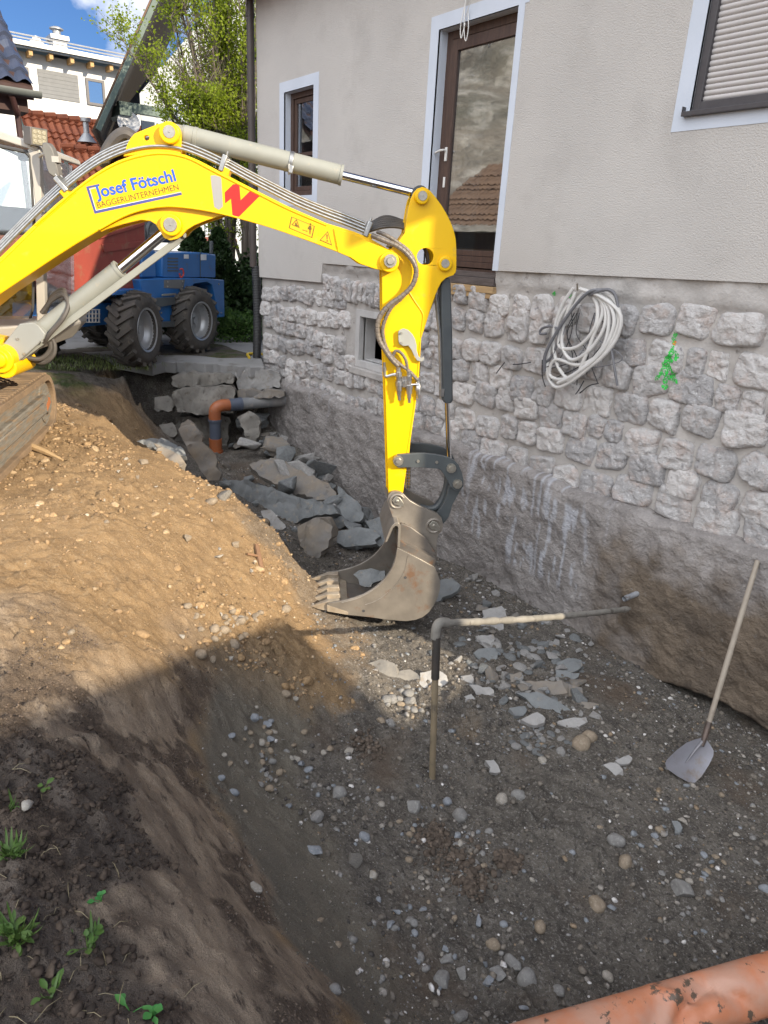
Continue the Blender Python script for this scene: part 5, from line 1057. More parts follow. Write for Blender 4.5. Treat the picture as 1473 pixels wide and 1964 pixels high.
for (cx, cy, sx, sy, n, w0, w1, lab) in ((1030,1420,70,26,40,10,20,'small brown cobble in the heap below the slate pieces'),(520,1440,90,70,46,10,22,'small river stone at the foot of the scree'),(760,1340,45,40,18,12,26,'sunlit cobble round the standing pipe'),(1000,1250,95,50,60,10,28,'small slate chip near the horizontal pipe'),(1330,1660,110,120,26,8,18,'small stone on the gravel right in the pit'),(820,1720,150,130,44,8,18,'small stone on the gravel in the lower pit'),(440,1190,60,40,18,10,20,'small sunlit cobble at the mound foot')):
    for _ in range(n):
        px, py = rs.normal(cx, sx*.6), rs.normal(cy, sy*.6)
        if 0 < px < 1470 and py < 1960: stone_obj(px, py, rs.uniform(w0, w1), lab, 'small stones in the pit', (6 if 'slate' in lab and rs.random() < .6 else 4) if 'slate' in lab else int(rs.choice([0, 1, 0] if 'pipe' in lab else [1, 1, 1]) if 'sunlit' in lab else rs.choice([0, 1, 1, 2, 3])), int(rs.integers(0, 8)), sq=.35 if 'slate' in lab else .65)
# --- angular rubble: convex broken shapes, copied
shards = []
for k in range(12):
    rs_ = np.random.default_rng(500+k); bm = bmesh.new()
    for p in rs_.uniform(-1, 1, (15, 3))*np.array([1, rs_.uniform(.6, .95), rs_.uniform(.28, .7)]): bm.verts.new(p)
    r_h = bmesh.ops.convex_hull(bm, input=bm.verts); bmesh.ops.delete(bm, geom=[g for g in r_h['geom_interior'] if isinstance(g, bmesh.types.BMVert)], context='VERTS')
    bmesh.ops.bevel(bm, geom=bm.edges[:], offset=.05, segments=1, affect='EDGES'); bmesh.ops.triangulate(bm, faces=bm.faces[:])
    for _ in range(2): bmesh.ops.subdivide_edges(bm, edges=[e for e in bm.edges if e.calc_length() > .3], cuts=1); bmesh.ops.triangulate(bm, faces=bm.faces[:])
    co = np.array([v.co for v in bm.verts]); dn_ = .05*fbm(co[:, 0]*2.5, co[:, 1]*2.5, co[:, 2]*2.5, seed=600+k, octs=3)
    for v, d in zip(bm.verts, dn_): v.co *= 1+float(d)
    me = bpy.data.meshes.new('broken_stone'); bm.to_mesh(me); bm.free(); me.polygons.foreach_set('use_smooth', [True]*len(me.polygons)); me.set_sharp_from_angle(angle=math.radians(24)); me.materials.append(SLATE); shards.append(me)
shard_v = {}
def shard(px, py, wpx, mt_, k, label, group, lift=.25, rs=np.random.default_rng(3)):
    g = hit_ground(px, py); r = wpx*np.dot(g-EYE, FWD)/F/2; key = (k % 12, mt_.name)
    if g[1] > -.2-r*.7: g[1] = -.2-r*.7; g[2] = float(ground_z(g[:1], g[1:2])[0])
    if key not in shard_v: me = shards[k % 12].copy(); me.materials[0] = mt_; shard_v[key] = me
    o = bpy.data.objects.new('broken_stone', shard_v[key]); COL.objects.link(o); o.scale = (r, r*rs.uniform(.7, 1), r*rs.uniform(.6, 1.1)); o.rotation_euler = (rs.normal(0, .35), rs.normal(0, .35), rs.uniform(0, 6.28)); o.location = (g[0], g[1], g[2]+r*lift); tag(o, label, 'stone', group)
rs = np.random.default_rng(91)
def strew(line, spread, n, w0, w1, mts, label, group):
    for _ in range(n):
        t = rs.uniform(0, len(line)-1.001); i_ = int(t); p = np.array(line[i_])*(1-t+i_)+np.array(line[i_+1])*(t-i_)+rs.normal(0, 1, 2)*spread
        shard(p[0], p[1], w0*(w1/w0)**(rs.random()**1.6), mts[int(rs.integers(0, len(mts)))], int(rs.integers(0, 12)), label, group, rs.uniform(.2, 1.1) if 'wall foot' in label else rs.uniform(.1, .45))
strew([(455,810),(500,855),(580,915),(660,985),(735,1045)], (26, 18), 130, 20, 84, [SLATE, SLATED, SLATEP, SLATE], 'broken grey stone in the rubble heap along the wall foot', 'rubble along the wall foot')
strew([(340,860),(420,900),(480,935),(560,990),(640,1060)], (24, 14), 26, 14, 44, [SLATE, SLATED, CONC], 'broken stone between mound crest and slate slabs', 'rubble along the wall foot')
strew([(860,1110),(930,1180),(1010,1230),(1080,1270)], (44, 26), 44, 12, 42, [SLATE, SLATEP, SLATED, SLATEP], 'broken slate fragment strewn between bucket and slate heap', 'slate fragments on the pit floor')
strew([(890,1290),(980,1310),(1060,1340),(1110,1360)], (34, 22), 46, 12, 46, [SLATEP, SLATEP, SLATE, SLATED], 'broken slate fragment in the slate heap right of the standing pipe', 'slate fragments on the pit floor')
strew([(640,1500),(690,1640),(830,1860),(1000,1860)], (60, 50), 22, 12, 40, [RIVER[0], CONC, RIVER[3]], 'angular grey stone on the gravel of the pit floor', 'angular stones on the pit floor')
strew([(1120,1400),(1250,1560),(1380,1620)], (90, 60), 26, 8, 26, [SLATEP, RIVER[0], RIVER[2]], 'pale stone chip on the gravel near the shovel', 'angular stones on the pit floor')
strew([(250,880),(380,950),(480,1060),(520,1150),(430,1210)], (46, 34), 34, 8, 24, [RIVER[2], RIVER[1], RIVER[1]], 'buff broken stone on the sunlit mound', 'stones on the mound')
# --- gravel: uncountable, one object
def gravel(name, label, n, fpos, rmin, rmax, seed, mats, sub=1, flat=.62, bury=.10):
    rs = np.random.default_rng(seed); xy = fpos(rs, n); n = len(xy); z = ground_z(xy[:, 0], xy[:, 1])
    r = rmin*(rmax/rmin)**(rs.random(n)**3.3)
    V, Fc = (V1, F1) if sub == 1 else (V2, F2); K = 24
    shapes = np.stack([pebble_shape(V, 900+k, .95 if (k % 2 or sub == 2) else 0.3) for k in range(K)])
    sid = rs.integers(0, K, n); q = shapes[sid]*np.stack([rs.uniform(.8, 1.35, n), rs.uniform(.65, 1.0, n), rs.uniform(flat-.2, flat+.2, n)], -1)[:, None, :]
    a = rs.uniform(0, 6.28, n); t = rs.normal(0, .35, n)
    ca, sa, ct, st_ = np.cos(a)[:, None], np.sin(a)[:, None], np.cos(t)[:, None], np.sin(t)[:, None]
    x, y, zz_ = q[..., 0], q[..., 1], q[..., 2]; y, zz_ = y*ct-zz_*st_, y*st_+zz_*ct; x, y = x*ca-y*sa, x*sa+y*ca
    P = np.stack([x, y, zz_], -1)*r[:, None, None]; P += np.stack([xy[:, 0], xy[:, 1], z+r*bury], -1)[:, None, :]
    o = mesh_np(name, P.reshape(-1, 3), (Fc[None]+np.arange(n)[:, None, None]*len(V)).reshape(-1, 3), mats)
    attr(o, 'tone', np.repeat(rs.random(n), len(V))); tag(o, label, 'gravel', kind='stuff'); return o
def gravel_mat(name, stops):
    m, t, b = nmat(name); N = t.nodes.new; a = N('ShaderNodeAttribute'); a.attribute_name = 'tone'; r = N('ShaderNodeValToRGB'); r.color_ramp.interpolation = 'CONSTANT'
    e = r.color_ramp.elements
    e[0].position = 0; e[0].color = (*stops[0][1], 1); e[1].position = stops[1][0]; e[1].color = (*stops[1][1], 1)
    for p, c in stops[2:]: x = e.new(p); x.color = (*c, 1)
    n = N('ShaderNodeTexNoise'); n.inputs['Scale'].default_value = 60; n.inputs['Detail'].default_value = 5; co = N('ShaderNodeTexCoord'); t.links.new(co.outputs['Object'], n.inputs['Vector'])
    x = N('ShaderNodeMix'); x.data_type = 'RGBA'; x.blend_type = 'MULTIPLY'; x.inputs['Factor'].default_value = .7
    mr = N('ShaderNodeMapRange'); mr.inputs['From Min'].default_value = .3; mr.inputs['From Max'].default_value = .7; mr.inputs['To Min'].default_value = .5; mr.inputs['To Max'].default_value = 1.35; t.links.new(n.outputs['Fac'], mr.inputs['Value'])
    t.links.new(a.outputs['Fac'], r.inputs['Fac']); t.links.new(r.outputs['Color'], x.inputs['A']); t.links.new(mr.outputs[0], x.inputs['B']); t.links.new(x.outputs['Result'], b.inputs['Base Color'])
    b.inputs['Roughness'].default_value = .85; b.inputs['Specular IOR Level'].default_value = .25; return m
GRV = gravel_mat('gravel', [(0, (.14, .123, .104)), (.26, (.18, .158, .132)), (.44, (.075, .068, .062)), (.58, (.23, .222, .212)), (.74, (.29, .265, .235)), (.84, (.21, .225, .24)), (.91, (.25, .19, .13)), (.96, (.58, .56, .54))])
MGR = gravel_mat('mound_gravel', [(0, (.31, .21, .12)), (.42, (.27, .185, .108)), (.68, (.23, .158, .095)), (.84, (.37, .275, .175)), (.93, (.33, .285, .225)), (.975, (.46, .39, .30))])
SCR = gravel_mat('scree_grit', [(0, (.15, .13, .10)), (.4, (.20, .18, .15)), (.7, (.115, .10, .082)), (.85, (.26, .24, .21)), (.95, (.33, .31, .29))])
def floor_pos(rs, n):
    x = rs.uniform(-8.8, 0.6, n); y = rs.uniform(-4.4, -.12, n); z = base_z(x, y); k = z < -2.9+.1*vnoise(x*2, y*2, seed=4)
    d = .25+.75*np.clip(.5+.9*vnoise(x*1.4, y*1.4, seed=66)+.5*vnoise(x*4, y*4, seed=67), 0, 1); k &= rs.random(n) < d; return np.stack([x, y], 1)[k]
gravel('pit_gravel', 'grey brown gravel and pebbles covering the pit floor', 52000, floor_pos, .004, .027, 3, GRV)
def mound_pos(rs, n):
    x = rs.uniform(-8.6, -2.6, n); y = rs.uniform(-5.0, -1.9, n); z = base_z(x, y); t_, s_, c_, tp, yd = zones(x, y)
    d = (.12+.88*np.clip(.25+.9*vnoise(x*1.5, y*2.5, seed=76)+.6*vnoise(x*5, y*5, seed=77), 0, 1))*(1-.8*np.clip((x+4.9)/.8, 0, 1)*np.clip((-3.5-y)/.4, 0, 1))
    k = (t_ > .3) & (rs.random(n) < d) & (s_ < .5) & (c_ < .4) & (tp < .4); return np.stack([x, y], 1)[k]
gravel('mound_gravel', 'buff gravel and clods strewn over the excavated mound', 24000, mound_pos, .004, .024, 8, MGR)
gravel('mound_clods', 'crumbly tan soil clods on the excavated mound', 6500, mound_pos, .010, .050, 18, gravel_mat('mound_clod', [(0, (.33, .222, .12)), (.4, (.28, .188, .102)), (.75, (.24, .16, .09)), (.92, (.37, .27, .165))]), sub=2, flat=.6, bury=-.05)
def scree_pos(rs, n):
    x = rs.uniform(-4.4, .6, n); y = rs.uniform(-5.0, -2.8, n); t_, s_, c_, tp, yd = zones(x, y); k = (s_ > .25) & (rs.random(n) < .5); return np.stack([x, y], 1)[k]
gravel('scree_grit', 'fine grey grit sliding down the near pit slope', 22000, scree_pos, .003, .010, 9, SCR)
def bank_pos(rs, n):
    x = rs.uniform(-4.4, .2, n); y = rs.uniform(-5.35, -3.9, n); t_, s_, c_, tp, yd = zones(x, y)
    d = np.clip(.42+.9*vnoise(x*2.2, y*2.2, seed=86), 0, 1); k = (tp > .4) & (rs.random(n) < d); return np.stack([x, y], 1)[k]
CLOD = gravel_mat('soil_clods', [(0, (.058, .043, .033)), (.35, (.078, .058, .044)), (.7, (.045, .035, .028)), (.9, (.10, .075, .055))])
gravel('soil_clods', 'dark crumbly topsoil clods along the near bank', 34000, bank_pos, .004, .019, 12, CLOD, sub=2, flat=.6)
def crumb_pos(rs, n):
    x = rs.uniform(-4.6, .2, n); y = rs.uniform(-5.2, -3.6, n); t_, s_, c_, tp, yd = zones(x, y)
    tr = vnoise(x*2.6, y*6.0, seed=55)+.5*vnoise(x*7, y*13, seed=56)+.35*vnoise(x*22, y*34, seed=57); k = (c_ > .3) & (tp < .5) & (tr > .05+.3*rs.random(n)); return np.stack([x, y], 1)[k]
gravel('bank_crumbs', 'loose dark soil crumbs torn out of the near bank', 60000, crumb_pos, .0022, .010, 14, gravel_mat('bank_crumb', [(0, (.115, .086, .066)), (.4, (.15, .115, .088)), (.75, (.085, .064, .050)), (.92, (.20, .155, .115))]), sub=1, flat=.6, bury=.1)
def pile_pos(rs, n):
    C_ = [(hit_ground(px, py), r) for px, py, r in ((862, 1640, .17), (835, 1610, .11), (975, 1660, .07), (905, 1700, .10), (700, 1430, .12))]; i = rs.integers(0, len(C_), n); d = rs.normal(0, .5, (n, 2))
    return np.array([C_[a][0][:2]+d[j]*C_[a][1] for j, a in enumerate(i)])
gravel('soil_crumb_heaps', 'small heaps of brown soil crumbs dropped on the pit floor', 1500, pile_pos, .006, .028, 15, gravel_mat('brown_crumb', [(0, (.105, .082, .064)), (.5, (.08, .063, .05)), (.8, (.135, .106, .083))]), sub=2, flat=.7, bury=.3)
# --- standing water pipe: horizontal arm, elbow, upright
PIPEM = mat('limed_pipe', (.24, .225, .20), (.17, .16, .14), rough=.85, scale=9, bump=.9, bscale=45, bdist=.006, c3=(.07, .06, .05), s3=10, p3=(.58, .68))
DPIPE = mat('tarred_pipe', (.035, .032, .03), (.06, .05, .042), rough=.6, scale=8, bump=.4, bscale=40, c3=(.28, .24, .18), s3=6, p3=(.55, .66))
b_ = hit_ground(829, 1488); top_d = np.dot(b_-EYE, FWD)
tp_ = b_.copy(); 
tp_ = at_y(838, 1196, b_[1]); tp_ = np.array([tp_[0], tp_[1], tp_[2]]); en_ = at_y(1203, 1168, -.28)
wp = thing('water_pipe', 'bent old water pipe standing in the gravel with one arm reaching the wall', 'pipe', base=tuple(b_-ZUP*.05))
d_h = unit(en_-tp_); jn = np.linspace(0, 1, 40)
m = MB(); m.tube([tp_+d_h*.02+(en_-tp_-d_h*.02)*t+np.array([0, 0, -.02*math.sin(t*3.1)]) for t in jn], [.021+.004*abs(math.sin(t*37))+.003*math.sin(t*91) for t in jn], 12); m.tube([en_-d_h*.02, en_+d_h*.05], [.022, .012], 10); m.build('horizontal_arm', PIPEM, wp)
m = MB(); m.tube(smooth_path([tp_+d_h*.10, tp_+d_h*.03+ZUP*.004, tp_-ZUP*.03, tp_-ZUP*.10], 6), .031, 14); m.build('elbow', PIPEM, wp)
dn_ = b_-tp_
m = MB(); m.tube([tp_+dn_*.08, tp_+dn_*.34], .026, 14); m.build('pipe_sleeve', DPIPE, wp)
m = MB(); m.tube([tp_+dn_*t for t in np.linspace(.33, 1.06, 12)], .021, 14); m.build('upright', mat('dusty_pipe', (.26, .205, .13), (.20, .16, .105), rough=.8, scale=8, bump=.4, bscale=40, c3=(.09, .075, .06), s3=8, p3=(.6, .7)), wp)
# --- shovel leaning on the wall
g = hit_ground(1323, 1490); top = at_y(1453, 1076, -.12); ferr = at_depth(1352, 1412, np.dot(g-EYE, FWD)+.10)
sh = thing('shovel', 'flat grey shovel with a long wooden handle leaning on the foundation', 'shovel', base=tuple(g))
HANDLE = mat('shovel_handle', (.33, .285, .23), (.27, .23, .185), rough=.75, scale=5, bump=.2, bscale=40, c3=(.22, .18, .14), s3=8, p3=(.6, .7))
dh = unit(top-ferr); m = MB(); hp = [ferr+(top-ferr)*t+np.array([0, 0, .015*math.sin(t*3.14)]) for t in np.linspace(0, 1, 14)]; m.tube(hp, [.017+.003*math.sin(t*3) for t in np.linspace(0, 1, 14)], 12); m.build('handle', HANDLE, sh)
m = MB(); m.tube([ferr+dh*.10, ferr, ferr-dh*.07], [.021, .020, .014], 12); m.build('socket', mat('rusty_steel', (.16, .12, .10), (.10, .08, .07), rough=.6, metal=.6, scale=12), sh)
bl = [(1352,1414),(1337,1417),(1318,1424),(1300,1437),(1280,1456),(1276,1464),(1279,1474),(1300,1489),(1324,1502),(1331,1503),(1345,1490),(1360,1467),(1368,1450),(1369,1440),(1362,1428)]
nb = unit(np.cross(dh, np.array([.8, -.6, .1]))); pB = ferr-dh*.05
e1 = unit(at_depth(1324, 1502, 1)-at_depth(1352, 1414, 1))
p_top, p_bot, p_l = pB, g+ZUP*.03, at_depth(1277, 1464, np.dot(g-EYE, FWD)-.02)
nb = unit(np.cross(p_bot-p_top, p_l-p_top)); nb = nb if nb@(EYE-g) > 0 else -nb
m = MB(); C_ = on_plane(1325, 1460, p_top, nb); out = []
P_ = [on_plane(*p, p_top, nb) for p in bl]; rings = [1, .8, .55, .28, 0]; V = []
for r_ in rings:
    for p in P_: V.append(C_+(p-C_)*r_-nb*.022*(1-r_**2))
n = len(P_); f = [(i*n+j, i*n+(j+1) % n, (i+1)*n+(j+1) % n, (i+1)*n+j) for i in range(4) for j in range(n)]
V2_ = [np.array(v)-nb*.003 for v in V]; m.add(V+V2_, f+[tuple(k+len(V) for k in q[::-1]) for q in f]+[(j, j+len(V), (j+1) % n+len(V), (j+1) % n) for j in range(n)])
m.build('blade', mat('shovel_blade', (.30, .30, .335), (.25, .245, .265), rough=.5, metal=.35, scale=6, c3=(.23, .185, .15), s3=7, p3=(.55, .7), bump=.1), sh, smooth=50)
ax_b = unit(on_plane(1305, 1482, p_top, nb)-on_plane(1352, 1416, p_top, nb)); m = MB(); a0 = on_plane(1350, 1418, p_top, nb); m.tube([a0+nb*.004, a0+ax_b*.1-nb*.008, a0+ax_b*.22-nb*.012], [.013, .009, .003], 8); m.build('blade_ridge', mat('shovel_ridge', (.24, .235, .25), rough=.5, metal=.4), sh)
# --- big orange drain pipe in the near corner
ORP = mat('orange_pipe', (.53, .205, .105), (.50, .27, .185), rough=.42, scale=6, bump=.35, bscale=24, c3=(.115, .08, .055), s3=11, p3=(.585, .615), stretch=(1, 1, 1), contrast=(.42, .62))
a0, a1 = at_z(1140, 1985, -2.98), at_z(1480, 1884, -2.94); dd = unit(a1-a0); Ln = np.linalg.norm(a1-a0)
ax1 = unit(np.cross(dd, ZUP)); V = []; f = []; ns, nr = 130, 44; R0 = .112
for i in range(ns):
    t = -.75+(Ln+2.7)*i/(ns-1); c = a0+dd*t
    for j in range(nr):
        a = 2*math.pi*j/nr; y, z = math.cos(a), math.sin(a)
        k = math.exp(-((t-.50*Ln-.10*(a-1.2))/.075)**2)*.62+math.exp(-((t-.68*Ln+.09*(a-1.2))/.05)**2)*.38+math.exp(-((t-.30*Ln-.07*(a-1.2))/.06)**2)*.25+math.exp(-((t-.10*Ln)/.30)**2)*.15
        dent = 1-k*max(0, math.cos(a-1.15))**2-.10*math.exp(-((t-.78*Ln)/.2)**2)*max(0, math.cos(a-.7))**3
        crease = .034*math.exp(-((t-.42*Ln-.06*math.sin(a*2))/.022)**2)*max(0, math.cos(a-1.2))
        V.append(c+(ax1*y+np.cross(ax1, dd)*z)*R0*dent-ZUP*0+np.array([0, 0, crease]))
f = [(i*nr+j, i*nr+(j+1) % nr, (i+1)*nr+(j+1) % nr, (i+1)*nr+j) for i in range(ns-1) for j in range(nr)]
m = MB(); m.add(V, f); op = thing('drain_pipe', 'wide dented orange plastic drain pipe lying in the near pit corner', 'pipe', base=tuple(a0-ZUP*.1)); m.build('pipe_body', ORP, op, smooth=60)
m = MB(); m.tube([a0+dd*(Ln+1.6), a0+dd*(Ln+1.62), a0+dd*(Ln+1.78), a0+dd*(Ln+1.8)], [.12, .132, .132, .12], 36); m.build('pipe_socket', ORP, op)
# --- drain pipe at the far trench end
GREYP2 = mat('dusty_grey_pipe', (.165, .175, .19), (.24, .235, .225), rough=.6, scale=5, c3=(.30, .28, .26), s3=9, p3=(.56, .68)); ORANGE2 = mat('orange_fitting', (.40, .125, .045), (.32, .10, .04), rough=.45, scale=7, c3=(.25, .16, .10), s3=9, p3=(.6, .72))
w_end = at_y(549, 767, -.03); el = at_z(424, 778, float(w_end[2])-.02)
db_ = el.copy(); db_[2] = -3.0
dp = thing('elbow_drain', 'orange and grey drain pipe bending down at the far end of the trench', 'pipe', base=tuple(db_)); r_ = .082
dv = unit(el-w_end); kn = el+dv*.06-ZUP*.12
m = MB(); m.tube([w_end, w_end+(el-w_end)*.55, el-dv*.12], [r_*1.12, r_*1.06, r_], 18); m.build('pipe_run', GREYP2, dp)
m = MB(); m.tube([el-dv*.30, el-dv*.12], r_*1.13, 18); m.tube([el-dv*.31, el-dv*.28], r_*1.22, 18); m.build('pipe_collar', mat('blue_grey_pipe', (.075, .092, .13), (.10, .115, .15), rough=.5), dp)
m = MB(); m.tube(smooth_path([el-dv*.13, el, el+dv*.08-ZUP*.04, el+dv*.10-ZUP*.13, el+dv*.10-ZUP*.2], 6), r_*1.06, 18); m.build('pipe_elbow', ORANGE2, dp)
e0 = el+dv*.10
m = MB(); m.tube([e0-ZUP*.19, e0-ZUP*.22, e0-ZUP*.221, e0-ZUP*.5], [r_*1.2, r_*1.2, r_*.98, r_*.98], 18); m.build('pipe_piece', mat('blue_grey_pipe'  , (0, 0, 0)), dp)
m = MB(); m.tube([e0-ZUP*.48, e0-ZUP*.50, e0-ZUP*.66, e0-ZUP*.661, e0-ZUP*.69, e0-ZUP*.691, e0-ZUP*.80, e0-ZUP*.801, e0-ZUP*.83, e0-ZUP*.831, e0-ZUP*1.15], [r_*1.15, r_*1.15, r_*1.12, r_*1.3, r_*1.3, r_*1.1, r_*1.1, r_*1.28, r_*1.28, r_, r_], 18); m.build('pipe_socket', ORANGE2, dp)
# --- concrete edge and old steps at the trench end
PAVE = mat('yard_concrete', (.26, .255, .25), (.20, .198, .195), rough=.9, scale=1.5, bump=.5, bscale=30, c3=(.145, .135, .12), s3=3.5, p3=(.55, .7))
ea, eb, ec = at_z(318, 694, -1.73), at_z(505, 704, -1.73), at_z(292, 700, -1.73)
pv = MB(); rs_e = np.random.default_rng(4); edge = [ec]+[ea+(eb-ea)*t+np.append(rs_e.normal(0, .035, 2), 0) for t in np.linspace(0, .97, 16)]+[eb+np.array([.0, .02, 0])]
outer = [np.array([-10.36, .05, -1.73]), np.array([-10.36, 9, -1.73]), np.array([-30, 14, -1.73]), np.array([-30, -3.5, -1.73]), np.array([-12.2, -2.6, -1.73])]
pv.prism([np.array(p) for p in edge]+outer, (0, 0, -.16)); po = pv.build('paving', PAVE, smooth=None, bevel=.01); tag(po, 'grey concrete yard paving round the far house corner', 'paving', kind='structure')
def block(name, pts, p0, nrm, th, label, mt_=CONC, cat='step'): return slab(pts, p0, nrm, th, label, mt_, 'old concrete layers at the trench end', name, cat)
en = np.array([.86, -.50, .08])
block('concrete_step', [(330,722),(345,716),(440,718),(448,726),(446,736),(340,742),(330,736)], at_z(390,740,-2.0), en, .35, 'uppermost old concrete step below the paving edge')
block('concrete_step', [(330,752),(350,744),(440,740),(450,748),(448,792),(400,795),(340,790),(332,775)], at_z(390,790,-2.35), en, .32, 'middle old concrete step beside the elbow drain')
block('concrete_step', [(336,800),(400,797),(440,800),(436,860),(380,866),(336,850)], at_z(390,850,-2.9), en, .30, 'lowest concrete footing behind the standing slab', CONC)
block('edge_stone', [(452,712),(500,708),(535,716),(538,742),(500,748),(456,746)], at_z(495,745,-2.05), en, .3, 'rough edge stones under the paving at the house corner', SLATEP, 'stone')
block('edge_stone', [(455,750),(520,748),(545,752),(540,762),(500,764),(456,766)], at_z(500,764,-2.15), en, .3, 'earthy masonry stones under the edge stones', SLATED, 'stone')
# --- cable coil on the wall
CW = mat('white_cable', (.60, .585, .56), (.53, .515, .49), rough=.5, scale=6); CG = mat('grey_cable', (.13, .13, .14), (.17, .17, .18), rough=.5, scale=6); CB = mat('dark_wire', (.03, .03, .032), rough=.6)
cc = thing('cable_coil', 'coil of white and grey electric cables hanging from the stone wall', 'cable', base=tuple(at_y(1115, 740, -.1)))
rs = np.random.default_rng(77); hang = (1128, 556)
def coil(name, pts, r, mt_, d=.08): 
    m = MB(); m.tube(smooth_path([at_y(x, y, -d-dd_) for x, y, dd_ in pts], 8), r, 8); return m.build(name, mt_, cc)
loops = [[(1120,562,0),(1080,600,.02),(1058,660,.03),(1050,712,.04),(1062,740,.05),(1085,738,.06),(1130,705,.07),(1170,660,.06),(1188,610,.05),(1176,572,.03),(1140,556,.01)],
 [(1118,564,.02),(1090,604,.04),(1072,650,.05),(1078,668,.06),(1110,664,.07),(1140,630,.07),(1146,590,.05),(1134,562,.03)],
 [(1130,560,.03),(1160,580,.05),(1168,620,.06),(1154,670,.07),(1110,712,.07),(1076,728,.06),(1054,718,.05),(1066,690,.06),(1110,700,.06),(1150,678,.05),(1180,630,.04),(1180,590,.03),(1150,562,.02)],
 [(1100,552,.02),(1076,590,.03),(1062,640,.04),(1066,690,.05),(1080,718,.05),(1100,730,.06),(1120,690,.07),(1140,640,.06),(1156,600,.05),(1150,566,.03)],
 [(1104,560,.04),(1085,610,.05),(1078,660,.06),(1096,690,.07),(1130,672,.07),(1158,630,.06),(1160,590,.05),(1138,560,.04)],
 [(1140,558,.05),(1172,590,.06),(1176,630,.07),(1150,680,.08),(1100,720,.08),(1070,735,.06)],
 [(1112,554,.06),(1150,568,.07),(1188,600,.06),(1186,640,.06),(1160,680,.07),(1120,712,.07),(1088,730,.07)]]
for l in loops: coil('white_cable', l, .0165, CW)
coil('grey_cable', [(1160,556,.06),(1130,560,.09),(1100,590,.10),(1066,640,.09),(1046,680,.08),(1044,712,.06)], .015, CG); coil('grey_cable', [(1048,640,.02),(1036,640,.03),(1040,630,.03),(1060,626,.04),(1072,640,.04),(1060,680,.05),(1042,700,.05)], .012, CG)
coil('grey_cable', [(1130,566,.07),(1150,558,.08),(1168,556,.07),(1180,566,.06),(1186,590,.05)], .014, CG); coil('grey_cable', [(1168,640,.05),(1176,690,.06),(1184,740,.05)], .010, CG)
for k in range(10):
    x0 = 1100+rs.uniform(-20, 60); coil('thin_wire', [(x0, 600, .03), (x0+rs.normal(0, 16), 640, .06), (x0+rs.normal(-8, 22), 690, .06), (x0+rs.normal(-16, 24), 700+rs.uniform(0, 40), .05)], .0042, CB if k % 3 else CG)
for pts in ([(1040,690,.04),(1040,720,.06),(1046,742,.05)], [(1120,730,.04),(1110,748,.06),(1104,756,.05)], [(1148,735,.04),(1130,740,.06),(1112,754,.05)], [(1018,695,.02),(1000,698,.04),(984,699,.05)], [(968,695,.02),(960,705,.04),(952,716,.05)]): coil('thin_wire', pts, .005, CB)
m = MB(); a = at_y(1130, 556, .03); m.tube([a, a+np.array([0, -.16, 0]), a+np.array([0, -.17, .05])], .008, 8); m.build('hook', STEEL2, cc)
# --- green spray mark on the plinth
SPRAY = mat('spray_green', (.02, .60, .06), (.05, .42, .08), rough=.8, scale=30)
for _m in (SPRAY,):
    _t = _m.node_tree; _n1 = _t.nodes.new('ShaderNodeTexNoise'); _n1.inputs['Scale'].default_value = 75; _n1.inputs['Detail'].default_value = 6; _c = _t.nodes.new('ShaderNodeTexCoord'); _t.links.new(_c.outputs['Object'], _n1.inputs['Vector']); _r = _t.nodes.new('ShaderNodeMapRange'); _r.inputs['From Min'].default_value = .40; _r.inputs['From Max'].default_value = .56; _t.links.new(_n1.outputs['Fac'], _r.inputs['Value']); _t.links.new(_r.outputs[0], _t.nodes['Principled BSDF'].inputs['Alpha']); SPRAYO = mat('spray_orange', (.85, .20, .05), rough=.8)
sm = thing('spray_mark', 'bright green sprayed arrow mark on the rubble stones', 'paint mark', base=tuple(at_y(1278, 752, .0)))
dg = bpy.context.evaluated_depsgraph_get()
from mathutils.bvhtree import BVHTree
bvh = BVHTree.FromPolygons([Vector(v) for v in np.concatenate(SV).tolist()], np.concatenate(SF).tolist()); bvm = [o for o in house.children if o.name.startswith('mortar')][0]; bv2 = BVHTree.FromObject(bvm, dg)
def on_wall(px, py):
    d = Vector(ray(px, py)); h = bvh.ray_cast(Vector(EYE), d); h2 = bv2.ray_cast(Vector(EYE), d); best = min([x[3] for x in (h, h2) if x[0] is not None] or [5]); return EYE+np.array(d)*(best-.004)
def spray(pts, wpx, name, mt_, par, seed=0):
    rs = np.random.default_rng(seed); P = []; 
    for (a, b) in zip(pts[:-1], pts[1:]):
        k = max(2, int(math.dist(a, b)/2.2)); P += [np.array(a)+(np.array(b)-np.array(a))*t for t in np.linspace(0, 1, k, endpoint=False)]
    m = MB(); cols = 5; V = []
    for i, p in enumerate(P):
        t = P[min(i+1, len(P)-1)]-P[max(i-1, 0)]; nn = np.array([-t[1], t[0]])/(np.linalg.norm(t)+1e-6); w = wpx*(1+.35*rs.normal())/2*min(1, (i+1)/3, (len(P)-i)/3)
        for c in np.linspace(-1, 1, cols): V.append(on_wall(*(p+nn*w*c)))
    f = [(i*cols+j, i*cols+j+1, (i+1)*cols+j+1, (i+1)*cols+j) for i in range(len(P)-1) for j in range(cols-1)]
    f = [q for q in f if max(np.linalg.norm(V[q[a]]-V[q[b]]) for a in range(4) for b in range(a)) < .05]
    if f: m.add(V, f); m.build(name, mt_, par, smooth=60)
